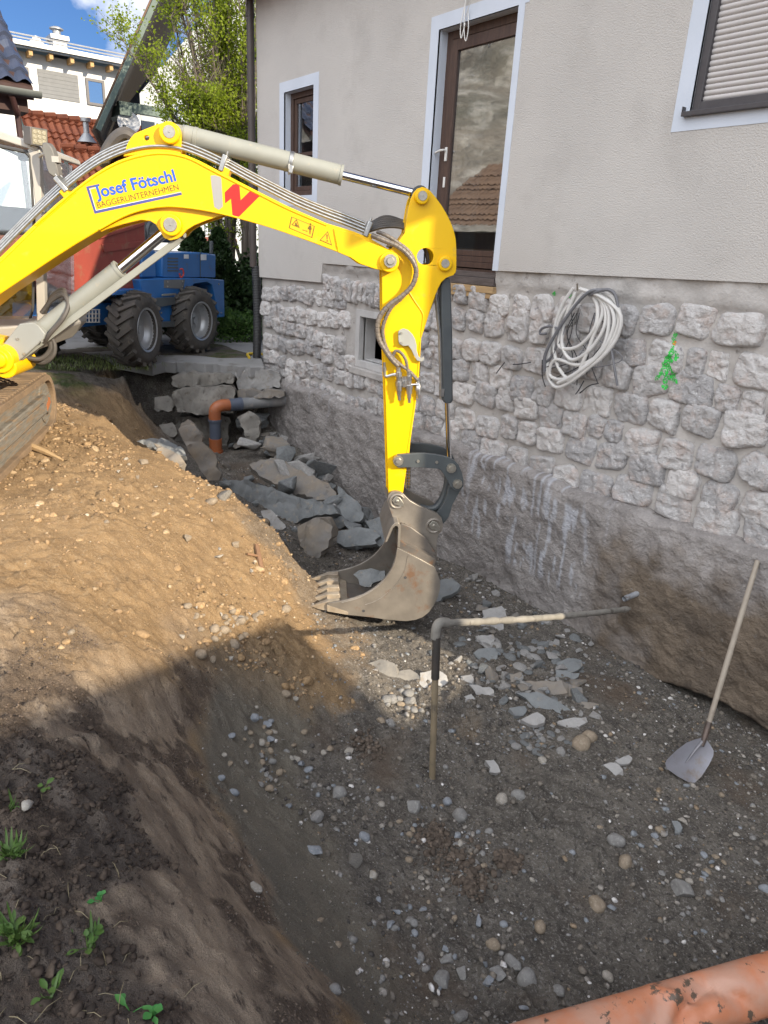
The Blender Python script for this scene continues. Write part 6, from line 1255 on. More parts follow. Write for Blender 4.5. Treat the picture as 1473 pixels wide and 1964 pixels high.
for k, (pts, w) in enumerate([([(1296,636),(1292,660),(1286,680),(1281,700),(1277,722),(1274,750)], 8), ([(1292,672),(1300,684),(1290,694),(1272,686)], 7), ([(1280,694),(1268,714),(1256,732)], 7), ([(1281,700),(1290,716),(1300,738)], 7), ([(1262,716),(1278,718),(1296,734)], 6), ([(1284,680),(1276,692),(1272,704)], 9)]): spray(pts, w, 'spray_stroke', SPRAY, sm, k)
spray([(1296,654),(1291,664)], 8, 'spray_stroke', SPRAYO, sm, 9)
for (x, y) in ((1064, 562), (1093, 566)): spray([(x-3, y+5), (x+3, y-6)], 8, 'spray_stroke', SPRAY, sm, x)
# --- sticks
BARK = mat('root_bark', (.23, .13, .07), (.17, .095, .055), rough=.8, scale=14, bump=.5, bscale=50); PALEW = mat('split_wood', (.46, .32, .17), (.38, .26, .14), rough=.8, scale=10, bump=.3)
p1 = hit_ground(492, 1046); p2 = hit_ground(503, 1096); p3 = hit_ground(474, 1063); up_ = unit(EYE-p1)*.03
rt = thing('root_branch', 'forked brown root sticking out of the sunlit mound', 'root', base=tuple(p2))
m = MB(); m.tube(smooth_path([p1+up_*1.6, p1*.6+p2*.4+up_*1.5, p2-up_*.2], 6), [.020, .021, .022, .022, .021, .021, .022, .023, .023, .022, .021, .02, .019], 9); m.tube(smooth_path([p3+up_*1.3, (p3+p1*.6+p2*.4)/2+up_*1.6, p1*.6+p2*.4+up_*1.4], 4), .011, 8); m.build('root_stem', BARK, rt)
p1, p2 = hit_ground(62, 858), hit_ground(120, 876); m = MB(); m.tube([p1+ZUP*.05, p1*.5+p2*.5+ZUP*.035, p2+ZUP*.01], [.03, .024, .008], 7); place(tag(m.build('wood_stake', PALEW, smooth=None), 'pale split stake lying at the tail of the rubber track', 'stake'), p1)
# --- weeds on the near bank
def leaf_mat(name, c1, c2): 
    m = mat(name, c1, c2, rough=.5, scale=12, spec=.4); b = m.node_tree.nodes['Principled BSDF']; return m
LEAF = leaf_mat('weed_leaf', (.055, .115, .020), (.085, .145, .032)); LEAFB = leaf_mat('bright_leaf', (.035, .19, .045), (.07, .19, .035)); STRAW = leaf_mat('dry_straw', (.30, .25, .15), (.22, .18, .10))
def leaf(m, p, d, ln, w, up=ZUP, bend=.25):
    d = unit(d); s = unit(np.cross(d, up)); n = np.cross(s, d); V = []; K = 5
    for k in range(K+1):
        t = k/K; wd = w*math.sin(math.pi*min(1, t*.92+.06))**.8; c = p+d*ln*t+n*(ln*bend*(t-t*t*1.4)); V += [c-s*wd, c-n*wd*.25, c+s*wd]
    m.add(V, [q for k in range(K) for q in ((3*k, 3*k+1, 3*k+4, 3*k+3), (3*k+1, 3*k+2, 3*k+5, 3*k+4))])
def weed(px, py, n, ln, w, label, mt_=LEAF, blades=0, seed=0):
    g = hit_ground(px, py); rs = np.random.default_rng(seed+int(px)); t = thing('weed_plant', label, 'weed', 'weeds on the near bank', base=tuple(g))
    m = MB()
    for k in range(n):
        a = rs.uniform(0, 6.28); o = g+np.array([math.cos(a), math.sin(a), 0])*rs.uniform(0, ln*.9); h = ZUP*rs.uniform(.2, 1.0)*ln
        m.tube([g, (g+o)/2+h*.6, o+h], .0014, 4); leaf(m, o+h, np.array([math.cos(a+rs.normal(0, .6)), math.sin(a), rs.uniform(-.2, .5)]), ln*rs.uniform(.5, 1.0), w*rs.uniform(.7, 1.2))
    if n: m.build('leaves', mt_, t, smooth=60)
    if blades:
        m = MB()
        for k in range(blades): a = rs.uniform(0, 6.28); leaf(m, g+rs.normal(0, ln*.25, 3)*np.array([1, 1, 0]), np.array([math.cos(a), math.sin(a), rs.uniform(.3, 1.6)]), ln*rs.uniform(1.2, 2.6), .004, bend=-.3)
        m.build('grass_blades', LEAF, t, smooth=60)
    return t
weed(30, 1800, 26, .040, .007, 'broad tuft of grass and leaves at the left edge', blades=34)
weed(25, 1650, 10, .036, .006, 'thin grassy tuft with drooping blades higher at the left edge', blades=30)
weed(193, 1722, 5, .022, .008, 'small bright green seedling alone on the bank', LEAFB)
weed(175, 1778, 5, .028, .011, 'leafy sprig with a straw on the bank', LEAF, blades=5)
weed(165, 1800, 7, .032, .010, 'low pale weed just below the leafy sprig', LEAF, blades=3)
weed(250, 1930, 3, .045, .011, 'upright broad bright leaf at the lower edge', LEAFB)
weed(295, 1945, 6, .032, .010, 'cluster of bright green leaves beside the upright leaf', LEAFB)
weed(85, 1510, 4, .03, .009, 'tiny seedling near the white quartz stone', LEAF)
weed(95, 1890, 6, .035, .009, 'yellowing weed with straws in the lower left', LEAF, blades=4)
weed(20, 1540, 5, .04, .008, 'thin weed at the left edge above the quartz stone', LEAF, blades=6)
m = MB(); rs = np.random.default_rng(31)
for k in range(60):
    px, py = rs.uniform(0, 360), rs.uniform(1480, 1960)
    if px > (py-1350)*.75: continue
    g = hit_ground(px, py); a = rs.uniform(0, 6.28); d = np.array([math.cos(a), math.sin(a), rs.uniform(-.05, .25)])*rs.uniform(.02, .07); m.tube([g+ZUP*.006, g+d*.5+ZUP*.016, g+d+ZUP*.004], [.0009, .0011, .0005], 4)
so_ = m.build('straw_litter', STRAW); tag(so_, 'dry straws and root fibres littering the near bank', 'straw', kind='stuff')
# ------------------------------------------------------------------ blue dumper in the yard
WF = at_z(265, 703, GZ+.02); DR = unit([.77, .64, 0]); DB = np.array([-DR[1], DR[0], 0])
def DP(px, py, off=0.0): return on_plane(px, py, WF+DR*off, DR)
DBLUE = mat('dumper_blue', (.022, .135, .38), (.018, .11, .32), rough=.45, scale=3, c3=(.10, .095, .08), s3=6, p3=(.60, .75), coat=.1)
DRED = mat('skip_red', (.30, .055, .035), (.24, .045, .03), rough=.6, scale=3, c3=(.24, .12, .07), s3=5, p3=(.55, .7)); TYRE = mat('tyre', (.050, .046, .042), (.075, .066, .056), rough=.85, scale=8, c3=(.13, .11, .09), s3=14, p3=(.58, .72))
RIM = mat('rim', (.42, .43, .44), (.36, .37, .38), rough=.4, metal=.6, scale=8, c3=(.25, .22, .19), s3=10, p3=(.6, .72))
du = thing('dumper', 'blue site dumper with a red skip parked beyond the excavator boom', 'dumper', base=tuple(WF+DB*.8-DR*.8))
def wheel(c, turn, side=1):
    n = unit(DR*side*math.cos(turn)+DB*math.sin(turn)); R_, w = .515, .40; cen = c+ZUP*R_
    m = MB(); o = cen-n*w/2
    m.lathe(o, n, [(.03, .30), (.0, .36), (.01, .43), (.05, .475), (.20, .485), (.35, .475), (.39, .43), (.40, .36), (.375, .30), (.375, .27), (.03, .27)], 40, closed=True)
    u, v, _ = basis(n)
    for k in range(18):
        for sd in (0, 1):
            a = 2*math.pi*(k+.5*sd)/18; a2 = a+.30
            e0 = lambda a_, r_: (u*math.cos(a_)+v*math.sin(a_))*r_
            p0 = o+n*(.02 if sd == 0 else .38)+e0(a, .475); p1 = o+n*.215+e0(a2, .50)*1.0 if sd == 0 else o+n*.185+e0(a2, .50)
            m.bar(p0, p1, .055, .055, up=e0((a+a2)/2, 1))
    wo = m.build('wheel', TYRE, du, smooth=40)
    m = MB(); m.lathe(o, n, [(.36, .31), (.385, .30), (.375, .275), (.33, .27), (.32, .255), (.27, .25), (.25, .235), (.22, .22), (.20, .12), (.235, .11), (.24, .06), (.27, .055), (.27, 0)], 32); m.lathe(o, n, [(.05, 0), (.05, .27), (.1, .27)], 24); m.build('rim', RIM, wo)
WR = WF+DB*float(np.dot(at_z(374, 677, GZ+.02)-WF, DB))
wheel(WF, .10); wheel(WR, -.10); wheel(WF-DR*1.62, 0, -1); wheel(WR-DR*1.62, 0, -1)
def dplate(name, pts, off, th, mt_, bev=.012, holes=()):
    m = MB(); m.prism([DP(*p, off) for p in pts], -DR*th); return m.build(name, mt_, du, bevel=bev)
dplate('chassis', [(268,536),(330,533),(398,534),(430,537),(431,608),(420,609),(414,580),(407,546),(398,541),(372,545),(358,563),(350,590),(348,618),(304,622),(302,590),(290,566),(272,560)], -.10, 1.40, DBLUE)
dplate('engine_hood', [(312,485),(383,484),(414,488),(414,532),(312,532)], -.16, 1.25, DBLUE, .02); m = MB(); m.prism([DP(383.5, 484, -.155), DP(384.5, 484, -.155), DP(384.5, 532, -.155), DP(383.5, 532, -.155)], DR*.004); m.build('hood_seam', BLKM, du)
dplate('cab_panel', [(273,482),(298,480),(300,532),(272,533)], -.18, 1.2, DBLUE, .02)
dplate('skip', [(88,540),(104,500),(124,466),(196,449),(277,425),(279,500),(268,540),(262,558),(214,562),(140,566)], -.22, 1.30, DRED, .02)
dplate('skip_rim', [(190,452),(278,426),(278,433),(192,459)], -.195, 1.35, DRED, .01); dplate('skip_rib', [(196,468),(278,462),(278,472),(200,484)], -.20, .03, DRED, .006)
dplate('step', [(300,618),(346,616),(346,626),(302,628)], -.02, .3, BLKM, .005); dplate('hitch', [(298,572),(336,570),(337,584),(300,590)], -.03, .2, BLKM, .01); dplate('grab_handle', [(312,564),(338,562),(338,566),(312,568)], -.05, .02, STEEL2, .003)
dplate('front_frame', [(150,590),(216,578),(220,608),(212,622),(150,628)], -.30, 1.0, DBLUE, .02)
m = MB()
for i in range(6): a, b = DP(158+i*6.4, 594, -.27), DP(158+i*6.4, 618, -.27); m.bar(a, b, .012, .02)
for j in range(4): a, b = DP(157, 594+j*8, -.27), DP(191, 594+j*8, -.27); m.bar(a, b, .02, .012)
m.build('front_grille', WHITE_PLASTIC, du)
dplate('number_plate', [(315,537),(355,536),(352,554),(315,552)], -.092, .006, mat('dull_plate', (.16, .16, .155), rough=.6), .002)
for p in ([(353,488),(362,488),(362,496),(353,496)], [(384.5,488),(396,488),(396,499),(384.5,499)]): dplate('sticker', p, -.152, .003, WHT, 0)
m = MB(); m.tube(smooth_path([DP(345, 517, -.14), DP(350, 516, -.10), DP(352, 526, -.10), DP(347, 532, -.12), DP(344, 524, -.14)], 5), .012, 8); m.build('tow_hook', mat('hook_red', (.45, .04, .03), rough=.5), du)
m = MB(); c = DP(290, 455, -.75); m.box(c, (.5, .5, .14), (DR, DB, ZUP)); m.box(c+DB*.25+ZUP*.25, (.48, .12, .5), (DR, DB, ZUP)); m.build('seat', CABIN, du, bevel=.03)
m = MB(); 
for o in (-.25, -1.35):
    m = MB(); m.tube(smooth_path([DP(286, 485, o), DP(283, 440, o), DP(292, 424, o)], 5), .03, 8); m.build('roll_bar', BLKM, du)
for k in range(5): dplate('vent_slat', [(322, 494+k*6), (342, 494.3+k*6), (342, 497+k*6), (322, 496.7+k*6)], -.155, .006, BLKM, 0)
for k in range(3):
    m = MB(); m.tube(smooth_path([DP(262+k*4, 560, -.15), DP(272+k*4, 578+k*3, -.08), DP(286+k*3, 586, -.08), DP(300, 575+k*5, -.10)], 6), .014, 7); m.build('hydraulic_hose', RUBBER, du)
m = MB(); m.tube([DP(405, 486, -.8), DP(405, 462, -.8)], .035, 12); m.build('exhaust', BLKM, du)
dplate('fender', [(216,566),(226,558),(262,554),(290,560),(300,572),(292,574),(262,562),(228,566)], -.02, .42, DBLUE, .004)
for p in ((322,541),(350,540),(322,550),(350,550),(420,545),(425,600),(310,600),(345,600)):
    m = MB(); m.lathe(DP(*p, -.088), DR, [(-.01, .014), (0, .014), (.006, .008), (.006, 0)], 8); m.build('bolt', STEEL2, du)
m = MB(); m.bar(DP(103, 560, -.3), DP(128, 585, -.3), .05, .02); m.build('wooden_wedge', RAWWOOD, du)
# small things in the yard
m = MB(); c = at_z(46, 618, GZ+.04)
cr_ = thing('bottle_crate', 'pale plastic crate standing behind the excavator cab', 'crate', base=tuple(c))
for z in np.linspace(.02, .27, 5): 
    for (dx, dy, sx, sy) in ((0, -.15, .4, .012), (0, .15, .4, .012), (-.2, 0, .012, .3), (.2, 0, .012, .3)): m.box(c+np.array([dy*0+dx, dy, z]), (sx, sy, .025))
for (dx, dy) in ((-.2, -.15), (-.2, .15), (.2, -.15), (.2, .15), (0, -.15), (0, .15)): m.box(c+np.array([dx, dy, .15]), (.02, .02, .3))
m.build('crate_body', WHITE_PLASTIC, cr_)
yh = at_z(489, 683, -1.71); m = MB(); m.tube(smooth_path([yh+np.array([.12, -.16, 0]), yh+np.array([-.2, -.02, .01]), yh+np.array([-.15, .22, 0]), yh+np.array([.15, .15, .0])], 8), .022, 8)
place(tag(m.build('yellow_hose', mat('hose_yellow', (.62, .42, .02), (.5, .34, .02), rough=.5)), 'short yellow hose lying on the paving at the house corner', 'hose'), yh)
# ------------------------------------------------------------------ trees and shrubs
def leafmat(name, c1, c2, tr=.45):
    m, t, b = nmat(name); N = t.nodes.new; Lk = t.links.new; a = N('ShaderNodeAttribute'); a.attribute_name = 'tone'
    x = N('ShaderNodeMix'); x.data_type = 'RGBA'; x.inputs['A'].default_value = (*c1, 1); x.inputs['B'].default_value = (*c2, 1); Lk(a.outputs['Fac'], x.inputs['Factor'])
    tl = N('ShaderNodeBsdfTranslucent'); Lk(x.outputs['Result'], b.inputs['Base Color']); Lk(x.outputs['Result'], tl.inputs['Color']); b.inputs['Roughness'].default_value = .55; b.inputs['Specular IOR Level'].default_value = .3
    ms = N('ShaderNodeMixShader'); ms.inputs['Fac'].default_value = tr; Lk(b.outputs[0], ms.inputs[1]); Lk(tl.outputs[0], ms.inputs[2]); Lk(ms.outputs[0], t.nodes['Material Output'].inputs['Surface']); return m
def leaves(name, P, size, material, parent, seed, up=.3):
    rs = np.random.default_rng(seed); n = len(P); s = size*rs.uniform(.6, 1.25, n)[:, None]
    d = rs.normal(size=(n, 3))+np.array([0, 0, up]); d /= np.linalg.norm(d, axis=1)[:, None]; e = np.cross(d, rs.normal(size=(n, 3))); e /= np.linalg.norm(e, axis=1)[:, None]; nn = np.cross(d, e)
    Q = np.stack([P, P+d*s*.5+e*s*.32+nn*s*.06, P+d*s, P+d*s*.5-e*s*.32+nn*s*.06], 1).reshape(-1, 3)
    o = mesh_np(name, Q, np.arange(n*4).reshape(-1, 4), material, parent, smooth=False); attr(o, 'tone', np.repeat(np.clip(rs.normal(.5, .28, n), 0, 1), 4)); return o
HLEAF = leafmat('hornbeam_leaf', (.19, .27, .016), (.32, .39, .035), .58)
BARKG = mat('grey_bark', (.13, .105, .085), (.09, .075, .06), rough=.9, scale=6, bump=.6, bscale=25, stretch=(2, 2, .5), c3=(.18, .17, .14), s3=5, p3=(.58, .7))
def grow(px, py, zg, label, ht=9.5, seed=3):
    rs = np.random.default_rng(seed); g = at_z(px, py, zg); t = thing('hornbeam_tree', label, 'tree', base=tuple(g))
    right = unit(np.array([-FWD[1], FWD[0], 0])*-1); right = right if right@(ROT@np.array([1., 0, 0])) > 0 else -right; away = unit(np.array([FWD[0], FWD[1], 0]))
    m = MB(); tips = []; mt = MB()
    stems = [(-.10, 0, -.1, .115), (.20, .05, .15, .105)]; 
    for (ox, oa, lean, r0) in stems:
        p = g+right*ox+away*oa; path = [p+right*(lean*.25*k/6*1.2+.04*math.sin(k*1.3))+ZUP*2.6*k/6+away*rs.normal(0, .02) for k in range(7)]; m.tube(path, [r0*(1-.35*k/6) for k in range(7)], 12)
        top = path[-1]
        for b in range(22):
            st_ = path[2+int(rs.integers(0, 5))]; tgt = top+right*rs.uniform(-2.05, .5)+away*rs.uniform(-.9, 1.6)+ZUP*rs.uniform(1.5, ht-2.8)
            mid = st_*.55+tgt*.45+right*(tgt-st_)@right*.25*0+ZUP*.3+right*((tgt-st_)@right)*.12
            br = smooth_path([st_, mid, tgt], 10); m.tube(br, [max(.006, .042*(1-k/len(br))**.9) for k in range(len(br))], 7)
            for k in range(4, len(br)):
                for _ in range(4):
                    d = unit(rs.normal(size=3)*np.array([1, 1, .5])+ZUP*1.1); ln = rs.uniform(.25, .8); q = br[k]+d*ln; mt.tube([br[k], br[k]*.5+q*.5+ZUP*-.02, q], [.006, .004, .002], 4)
                    for u in np.linspace(.15, 1, 7): tips.append(br[k]+(q-br[k])*u)
    m.build('trunk', BARKG, t); mt.build('twigs', BARKG, t, smooth=None)
    T = np.array(tips); P = np.repeat(T, 6, 0)+rs.normal(0, .055, (len(T)*6, 3)); keep = rs.random(len(P)) < np.clip(.45+.8*vnoise(P[:, 0]*1.6, P[:, 1]*1.6, P[:, 2]*1.6, seed=9), .06, .92); return leaves('foliage', P[keep], .062, HLEAF, t, seed)
grow(455, 622, GZ+.02, 'tall fresh green multi-stemmed tree beside the house corner')
THL = leafmat('thuja_leaf', (.012, .030, .008), (.028, .055, .014), .15)
def conifer(px, py, pyt, wpx, dist_z, label, seed):
    g = at_z(px, py, dist_z); dep = (g-EYE)@FWD; h = (py-pyt)*dep/F; w = wpx*dep/F/2; rs = np.random.default_rng(seed); n = 5200
    t = thing('thuja_shrub', label, 'shrub', 'dark shrubs behind the dumper', base=tuple(g)); u = rs.random(n)**.8; a = rs.uniform(0, 6.28, n); rr = w*(np.clip((1-u)*3.2, 0, 1)**.6)*np.sqrt(rs.uniform(.25, 1, n))*(1+.25*vnoise(a*1.5, u*7, seed=seed))
    P = g+np.stack([np.cos(a)*rr, np.sin(a)*rr, u*h], 1); leaves('foliage', P, .10, THL, t, seed, 1.4)
    m = MB(); m.tube([g, g+ZUP*h*.9], [.05, .01], 8); m.build('stem', BARKG, t)
conifer(380, 640, 452, 62, GZ, 'pointed dark conifer behind the engine hood of the dumper', 21); conifer(424, 632, 458, 56, GZ, 'dark conifer between engine hood and tree trunks', 22)
def bush(px, py, w, h, label, lm, seed, ls=.07, n=4200, name='low_bush', cat='bush'):
    g = at_z(px, py, GZ+.02); rs = np.random.default_rng(seed); d = rs.normal(size=(n, 3)); d /= np.linalg.norm(d, axis=1)[:, None]; d[:, 2] = np.abs(d[:, 2]); r = rs.uniform(.4, 1, n)**.5*(1+.3*vnoise(d[:, 0]*2.4, d[:, 1]*2.4, d[:, 2]*2.4, seed=seed))
    t = thing(name, label, cat, 'dark shrubs behind the dumper', base=tuple(g)); leaves('foliage', g+d*r[:, None]*np.array([w, w*1.3, h]), ls, lm, t, seed, .5)
    m = MB()
    for k in range(7): a = rs.uniform(0, 6.28); m.tube([g, g+np.array([math.cos(a)*w*.4, math.sin(a)*w*.4, h*.7])], [.014, .005], 5)
    m.build('stem', BARKG, t)
GRL = leafmat('shrub_leaf', (.035, .085, .016), (.075, .14, .03), .3)
bush(462, 650, .62, .55, 'low bright green shrub at the foot of the tree trunks', GRL, 31); bush(428, 640, .42, .42, 'small round shrub between rear wheel and tree trunks', GRL, 32)
bush(490, 628, .8, 1.3, 'tall dark hedge plant between tree trunks and downpipe', THL, 33, .12, 7000, 'hedge_plant', 'hedge'); bush(350, 632, 1.0, 1.2, 'dark bushy shrub mostly hidden behind the dumper', THL, 34, .12, 6000)
# tufts of grass where the yard meets the pit
m = MB(); rs = np.random.default_rng(41)
for k in range(1500):
    px, py = rs.uniform(90, 320), rs.uniform(684, 712)
    g = at_z(px, py, GZ+.0); 
    if vnoise(g[:1]*1.2, g[1:2]*1.2, seed=12)[0] < .0 and rs.random() < .9: continue
    a = rs.uniform(0, 6.28); leaf(m, g, np.array([math.cos(a)*.5, math.sin(a)*.5, 1]), rs.uniform(.03, .09), .004, bend=.2)
go = m.build('grass_tufts', leaf_mat('yard_grass', (.10, .15, .03), (.15, .17, .06)), smooth=60); tag(go, 'short grass growing on the yard edge under the boom', 'grass', kind='stuff')
# ------------------------------------------------------------------ houses behind
WHITEWALL = mat('white_render', (.66, .655, .64), (.62, .615, .60), rough=.9, scale=2); GREYWALL = mat('grey_render', (.50, .53, .56), (.45, .48, .51), rough=.9, scale=2); ZINC = mat('zinc', (.38, .385, .39), (.32, .325, .33), rough=.45, metal=.5, scale=3); PINE = mat('rafter_pine', (.50, .31, .13), (.42, .26, .11), rough=.7); PANEL = mat('grey_cladding', (.16, .165, .17), (.14, .145, .15), rough=.6)
BLUEWIN = glass_mat('reflecting_glass', .55, (.25, .35, .42)); GREENWOOD = mat('green_wood', (.125, .165, .145), (.10, .135, .118), rough=.7, scale=3)
XA = -46.0
def AX(px, py, d=0.0): return at_x(px, py, XA+d)
wh = thing('white_house', 'modern white house with grey metal roof and pine rafter ends', 'house', base=(XA, 6, GZ))
yl, yr = AX(-420, 200)[1], AX(300, 200)[1]; z_e = AX(120, 113)[2]
m = MB(); m.span((XA-9, yl, GZ-.1), (XA, yr, z_e)); m.build('wall', WHITEWALL, wh, smooth=None)
m = MB(); m.prism([(XA+1.0, yl, z_e+.0), (XA+1.0, yl, z_e+.32), (XA-9.5, yl, z_e+1.75), (XA-9.5, yl, z_e+1.43)], (0, yr-yl, 0)); ro = m.build('roof', ZINC, wh, smooth=None)
m = MB(); m.prism([(XA+1.02, yl, z_e+.08), (XA+1.18, yl, z_e+.08), (XA+1.18, yl, z_e+.26), (XA+1.02, yl, z_e+.26)], (0, yr-yl, 0)); m.build('gutter', ZINC, ro, smooth=None)
m = MB(); 
for k in range(2): m.tube([(XA+.4-k*2.2, yl, z_e+.7+k*.3), (XA+.4-k*2.2, yr, z_e+.7+k*.3)], .04, 6)
m.build('snow_rail', ZINC, ro)
for px in (-22, 14, 54, 92, 131, 168, 204):
    y = AX(px, 120)[1]; m = MB(); m.span((XA+.02, y-.09, z_e-.26), (XA+.85, y+.09, z_e-.005)); m.build('rafter', PINE, wh, smooth=None)
def awin(name, a, b, d=.0, fr_=ALU_DARK, gl_=BLUEWIN, w=.13, par=None):
    A, B = AX(*a), AX(*b); y0, y1, z1, z0 = A[1], B[1], A[2], B[2]; m = MB(); x = XA+.003+d
    m.span((x, y0, z0), (x+.09, y0+w, z1)); m.span((x, y1-w, z0), (x+.09, y1, z1)); m.span((x, y0+w, z0), (x+.09, y1-w, z0+w)); m.span((x, y0+w, z1-w), (x+.09, y1-w, z1)); o = m.build(name, fr_, par or wh, smooth=None)
    m = MB(); m.span((x+.01, y0+w, z0+w), (x+.03, y1-w, z1-w)); m.build('pane', gl_, o, smooth=None); m = MB(); m.span((x-.002, y0+w, z0+w), (x+.004, y1-w, z1-w)); m.build('room_dark', INSIDE, o, smooth=None); return o
awin('window', (163, 149), (203, 206)); awin('window', (20, 124), (58, 168))
A, B = AX(71, 131), AX(153, 197); m = MB()
for k in range(7): h = (A[2]-B[2])/7; m.span((XA+.002, A[1], B[2]+h*k), (XA+.05+.01*(k % 2), B[1], B[2]+h*(k+.96)))
m.build('cladding_panel', PANEL, wh, smooth=None)
A, B = AX(101, 74, -3), AX(130, 105, -3); m = MB(); m.span((XA-4, A[1], z_e), (XA-3, B[1], A[2]+.0)); ch = m.build('chimney', ZINC, wh, smooth=None)
m = MB(); m.span((XA-4.15, A[1]-.12, A[2]+.002), (XA-2.85, B[1]+.12, A[2]+.22)); m.build('chimney_cap', ZINC, ch, smooth=None)
cy_ = (A[1]+B[1])/2; m = MB(); m.lathe((XA-3.5, cy_, A[2]+.22), ZUP, [(0, .22), (.35, .22), (.36, .38), (.42, .38), (.5, .2), (.55, 0)], 16); m.build('flue', ZINC, ch)
A, B = AX(52, 70, -3), AX(88, 90, -3); m = MB(); cy_ = (A[1]+B[1])/2; m.tube(smooth_path([(XA-3, A[1], B[2]-.1), (XA-3, A[1]+.3, A[2]-.25), (XA-3, cy_, A[2]-.02), (XA-3, B[1]-.3, A[2]-.2), (XA-3, B[1], B[2]-.15)], 5), .16, 8); m.build('skylight_hood', WHITEWALL, wh)
# tiled house in front of it
TILE = mat('orange_tile', (.36, .105, .040), (.28, .080, .034), rough=.75, scale=1.6, c3=(.20, .065, .035), s3=4, p3=(.52, .7))
XO = -27.0
oh = thing('tiled_house', 'low white house with an orange clay tile roof beyond the boom', 'house', base=(XO, 3, GZ))
def tile_roof(name, c0, c1, up, par, mt_, pitch=.26, row=.32):
    """tiles as real waves and steps: c0-c1 along the eave, up = vector to the ridge"""
    c0, c1, up = map(np.asarray, (c0, c1, up)); Lw, Lu = np.linalg.norm(c1-c0), np.linalg.norm(up); ew, eu = unit(c1-c0), unit(up); nn = np.cross(ew, eu); nn = nn if nn[2] > 0 else -nn
    a = np.arange(0, Lw, pitch/6); rows = np.arange(0, Lu, row); b = np.sort(np.concatenate([rows, rows+row*.97, rows+row*.5, [Lu]])); b = b[b <= Lu]
    A_, B2 = np.meshgrid(a, b, indexing='ij'); fr_ = (B2 % row)/row; h = .035*np.cos(A_/pitch*2*np.pi)+.05*(1-fr_)+.012*_hash((A_/pitch).astype(np.int64), (B2/row).astype(np.int64), np.zeros(A_.shape, np.int64), 4)
    P = c0+A_[..., None]*ew+B2[..., None]*eu+h[..., None]*nn; i = np.arange(A_.size).reshape(A_.shape); f = np.stack([i[:-1, :-1], i[1:, :-1], i[1:, 1:], i[:-1, 1:]], -1).reshape(-1, 4)
    o = mesh_np(name, P.reshape(-1, 3), f, mt_, par, smooth=False); return o
rA, rB = at_x(36, 217, XO-4), at_x(232, 262, XO-4); zr_ = rA[2]; ya, yb = rA[1], at_x(300, 262, XO-4)[1]
up1 = np.array([-4.2, 0, 3.4]); e0 = np.array([XO-4, ya, zr_])-up1; e1 = np.array([XO-4, yb, zr_])-up1
tile_roof('roof', e0, e1, up1, oh, TILE)
m = MB()
for k in range(int((yb-ya)/.42)): m.tube([(XO-4, ya+.42*k, zr_+.02), (XO-4, ya+.42*k+.40, zr_+.05)], [.13, .15], 8)
m.build('ridge_tiles', TILE, oh)
m = MB(); m.span((XO-4, ya+.3, GZ), (XO-1.2, yb, e0[2]-.02)); m.prism([(XO-4, ya+.3, e0[2]), (XO-.0, ya+.3, e0[2]), (XO-4, ya+.3, zr_-.3)], (0, .3, 0)); m.build('wall', WHITEWALL, oh, smooth=None)
lA = at_x(138, 287, XO-1.5); y2 = lA[1]; up2 = np.array([-2.6, 0, 2.1]); f0 = np.array([XO-1.3, y2-.4, lA[2]])-up2; f1 = np.array([XO-1.3, yb, lA[2]])-up2
tile_roof('lower_roof', f0, f1, up2, oh, TILE); m = MB()
for k in range(int((yb-y2)/.42)+1): m.tube([(XO-1.3, y2-.4+.42*k, lA[2]+.03), (XO-1.3, y2-.4+.42*k+.4, lA[2]+.06)], [.12, .14], 8)
m.build('ridge_tiles', TILE, oh); m = MB(); m.span((XO-1.19, y2, GZ), (XO+.9, yb, f0[2]+.05)); m.build('wall', WHITEWALL, oh, smooth=None)
m = MB(); m.prism([np.array(f0)+np.array([.05, -.02, -.02]), np.array(f0)+up2+np.array([0, -.02, -.02]), np.array(f0)+up2+np.array([0, -.02, -.25]), np.array(f0)+np.array([.05, -.02, -.25])], (0, .08, 0)); m.prism([np.array(e0)+np.array([.05, -.02, -.02]), np.array(e0)+up1+np.array([0, -.02, -.02]), np.array(e0)+up1+np.array([0, -.02, -.25]), np.array(e0)+np.array([.05, -.02, -.25])], (0, .08, 0)); m.build('barge_board', GREENWOOD, oh, smooth=None)
vp = at_x(166, 256, XO-2.6); m = MB(); m.tube([vp-ZUP*.3, vp+ZUP*.38, vp+ZUP*.381, vp+ZUP*.5], [.11, .10, .17, .17], 12); m.tube([vp-ZUP*.3, vp-ZUP*.0], [.35, .12], 12); m.build('vent_pipe', ZINC, oh)
# chalet with green timber, gable towards us
XC = -21.0
def CX_(px, py, d=0.0): return at_x(px, py, XC+d)
ch_ = thing('timber_chalet', 'grey chalet with green barge boards and a white satellite dish behind the tree', 'house', base=(XC, 6, GZ))
CDV = ray(262, 190); CDV[2] = 0; CDV = unit(CDV); y0 = CX_(272, 250)[1]; m = MB(); m.prism([(XC, y0, GZ-.1), (XC, y0+9, GZ-.1), (XC, y0+9, CX_(272, 180)[2]+1), (XC, y0+4.5, 8.5), (XC, y0, CX_(272, 180)[2])], CDV*8); m.build('wall', GREYWALL, ch_, smooth=None)
v0, v1 = CX_(192, 252, 1.2), CX_(246, 130, 1.2); dv_ = unit(v1-v0)
m = MB(); a, b = v0, v0+dv_*9.5; nrm_ = np.cross(dv_, [1, 0, 0]); nrm_ = nrm_ if nrm_[2] > 0 else -nrm_
m.prism([a, b, b+nrm_*.12, a+nrm_*.12], CDV*9.2); m.build('soffit', mat('soffit_boards', (.05, .043, .036), (.038, .032, .027), rough=.8, scale=4), ch_, smooth=None)
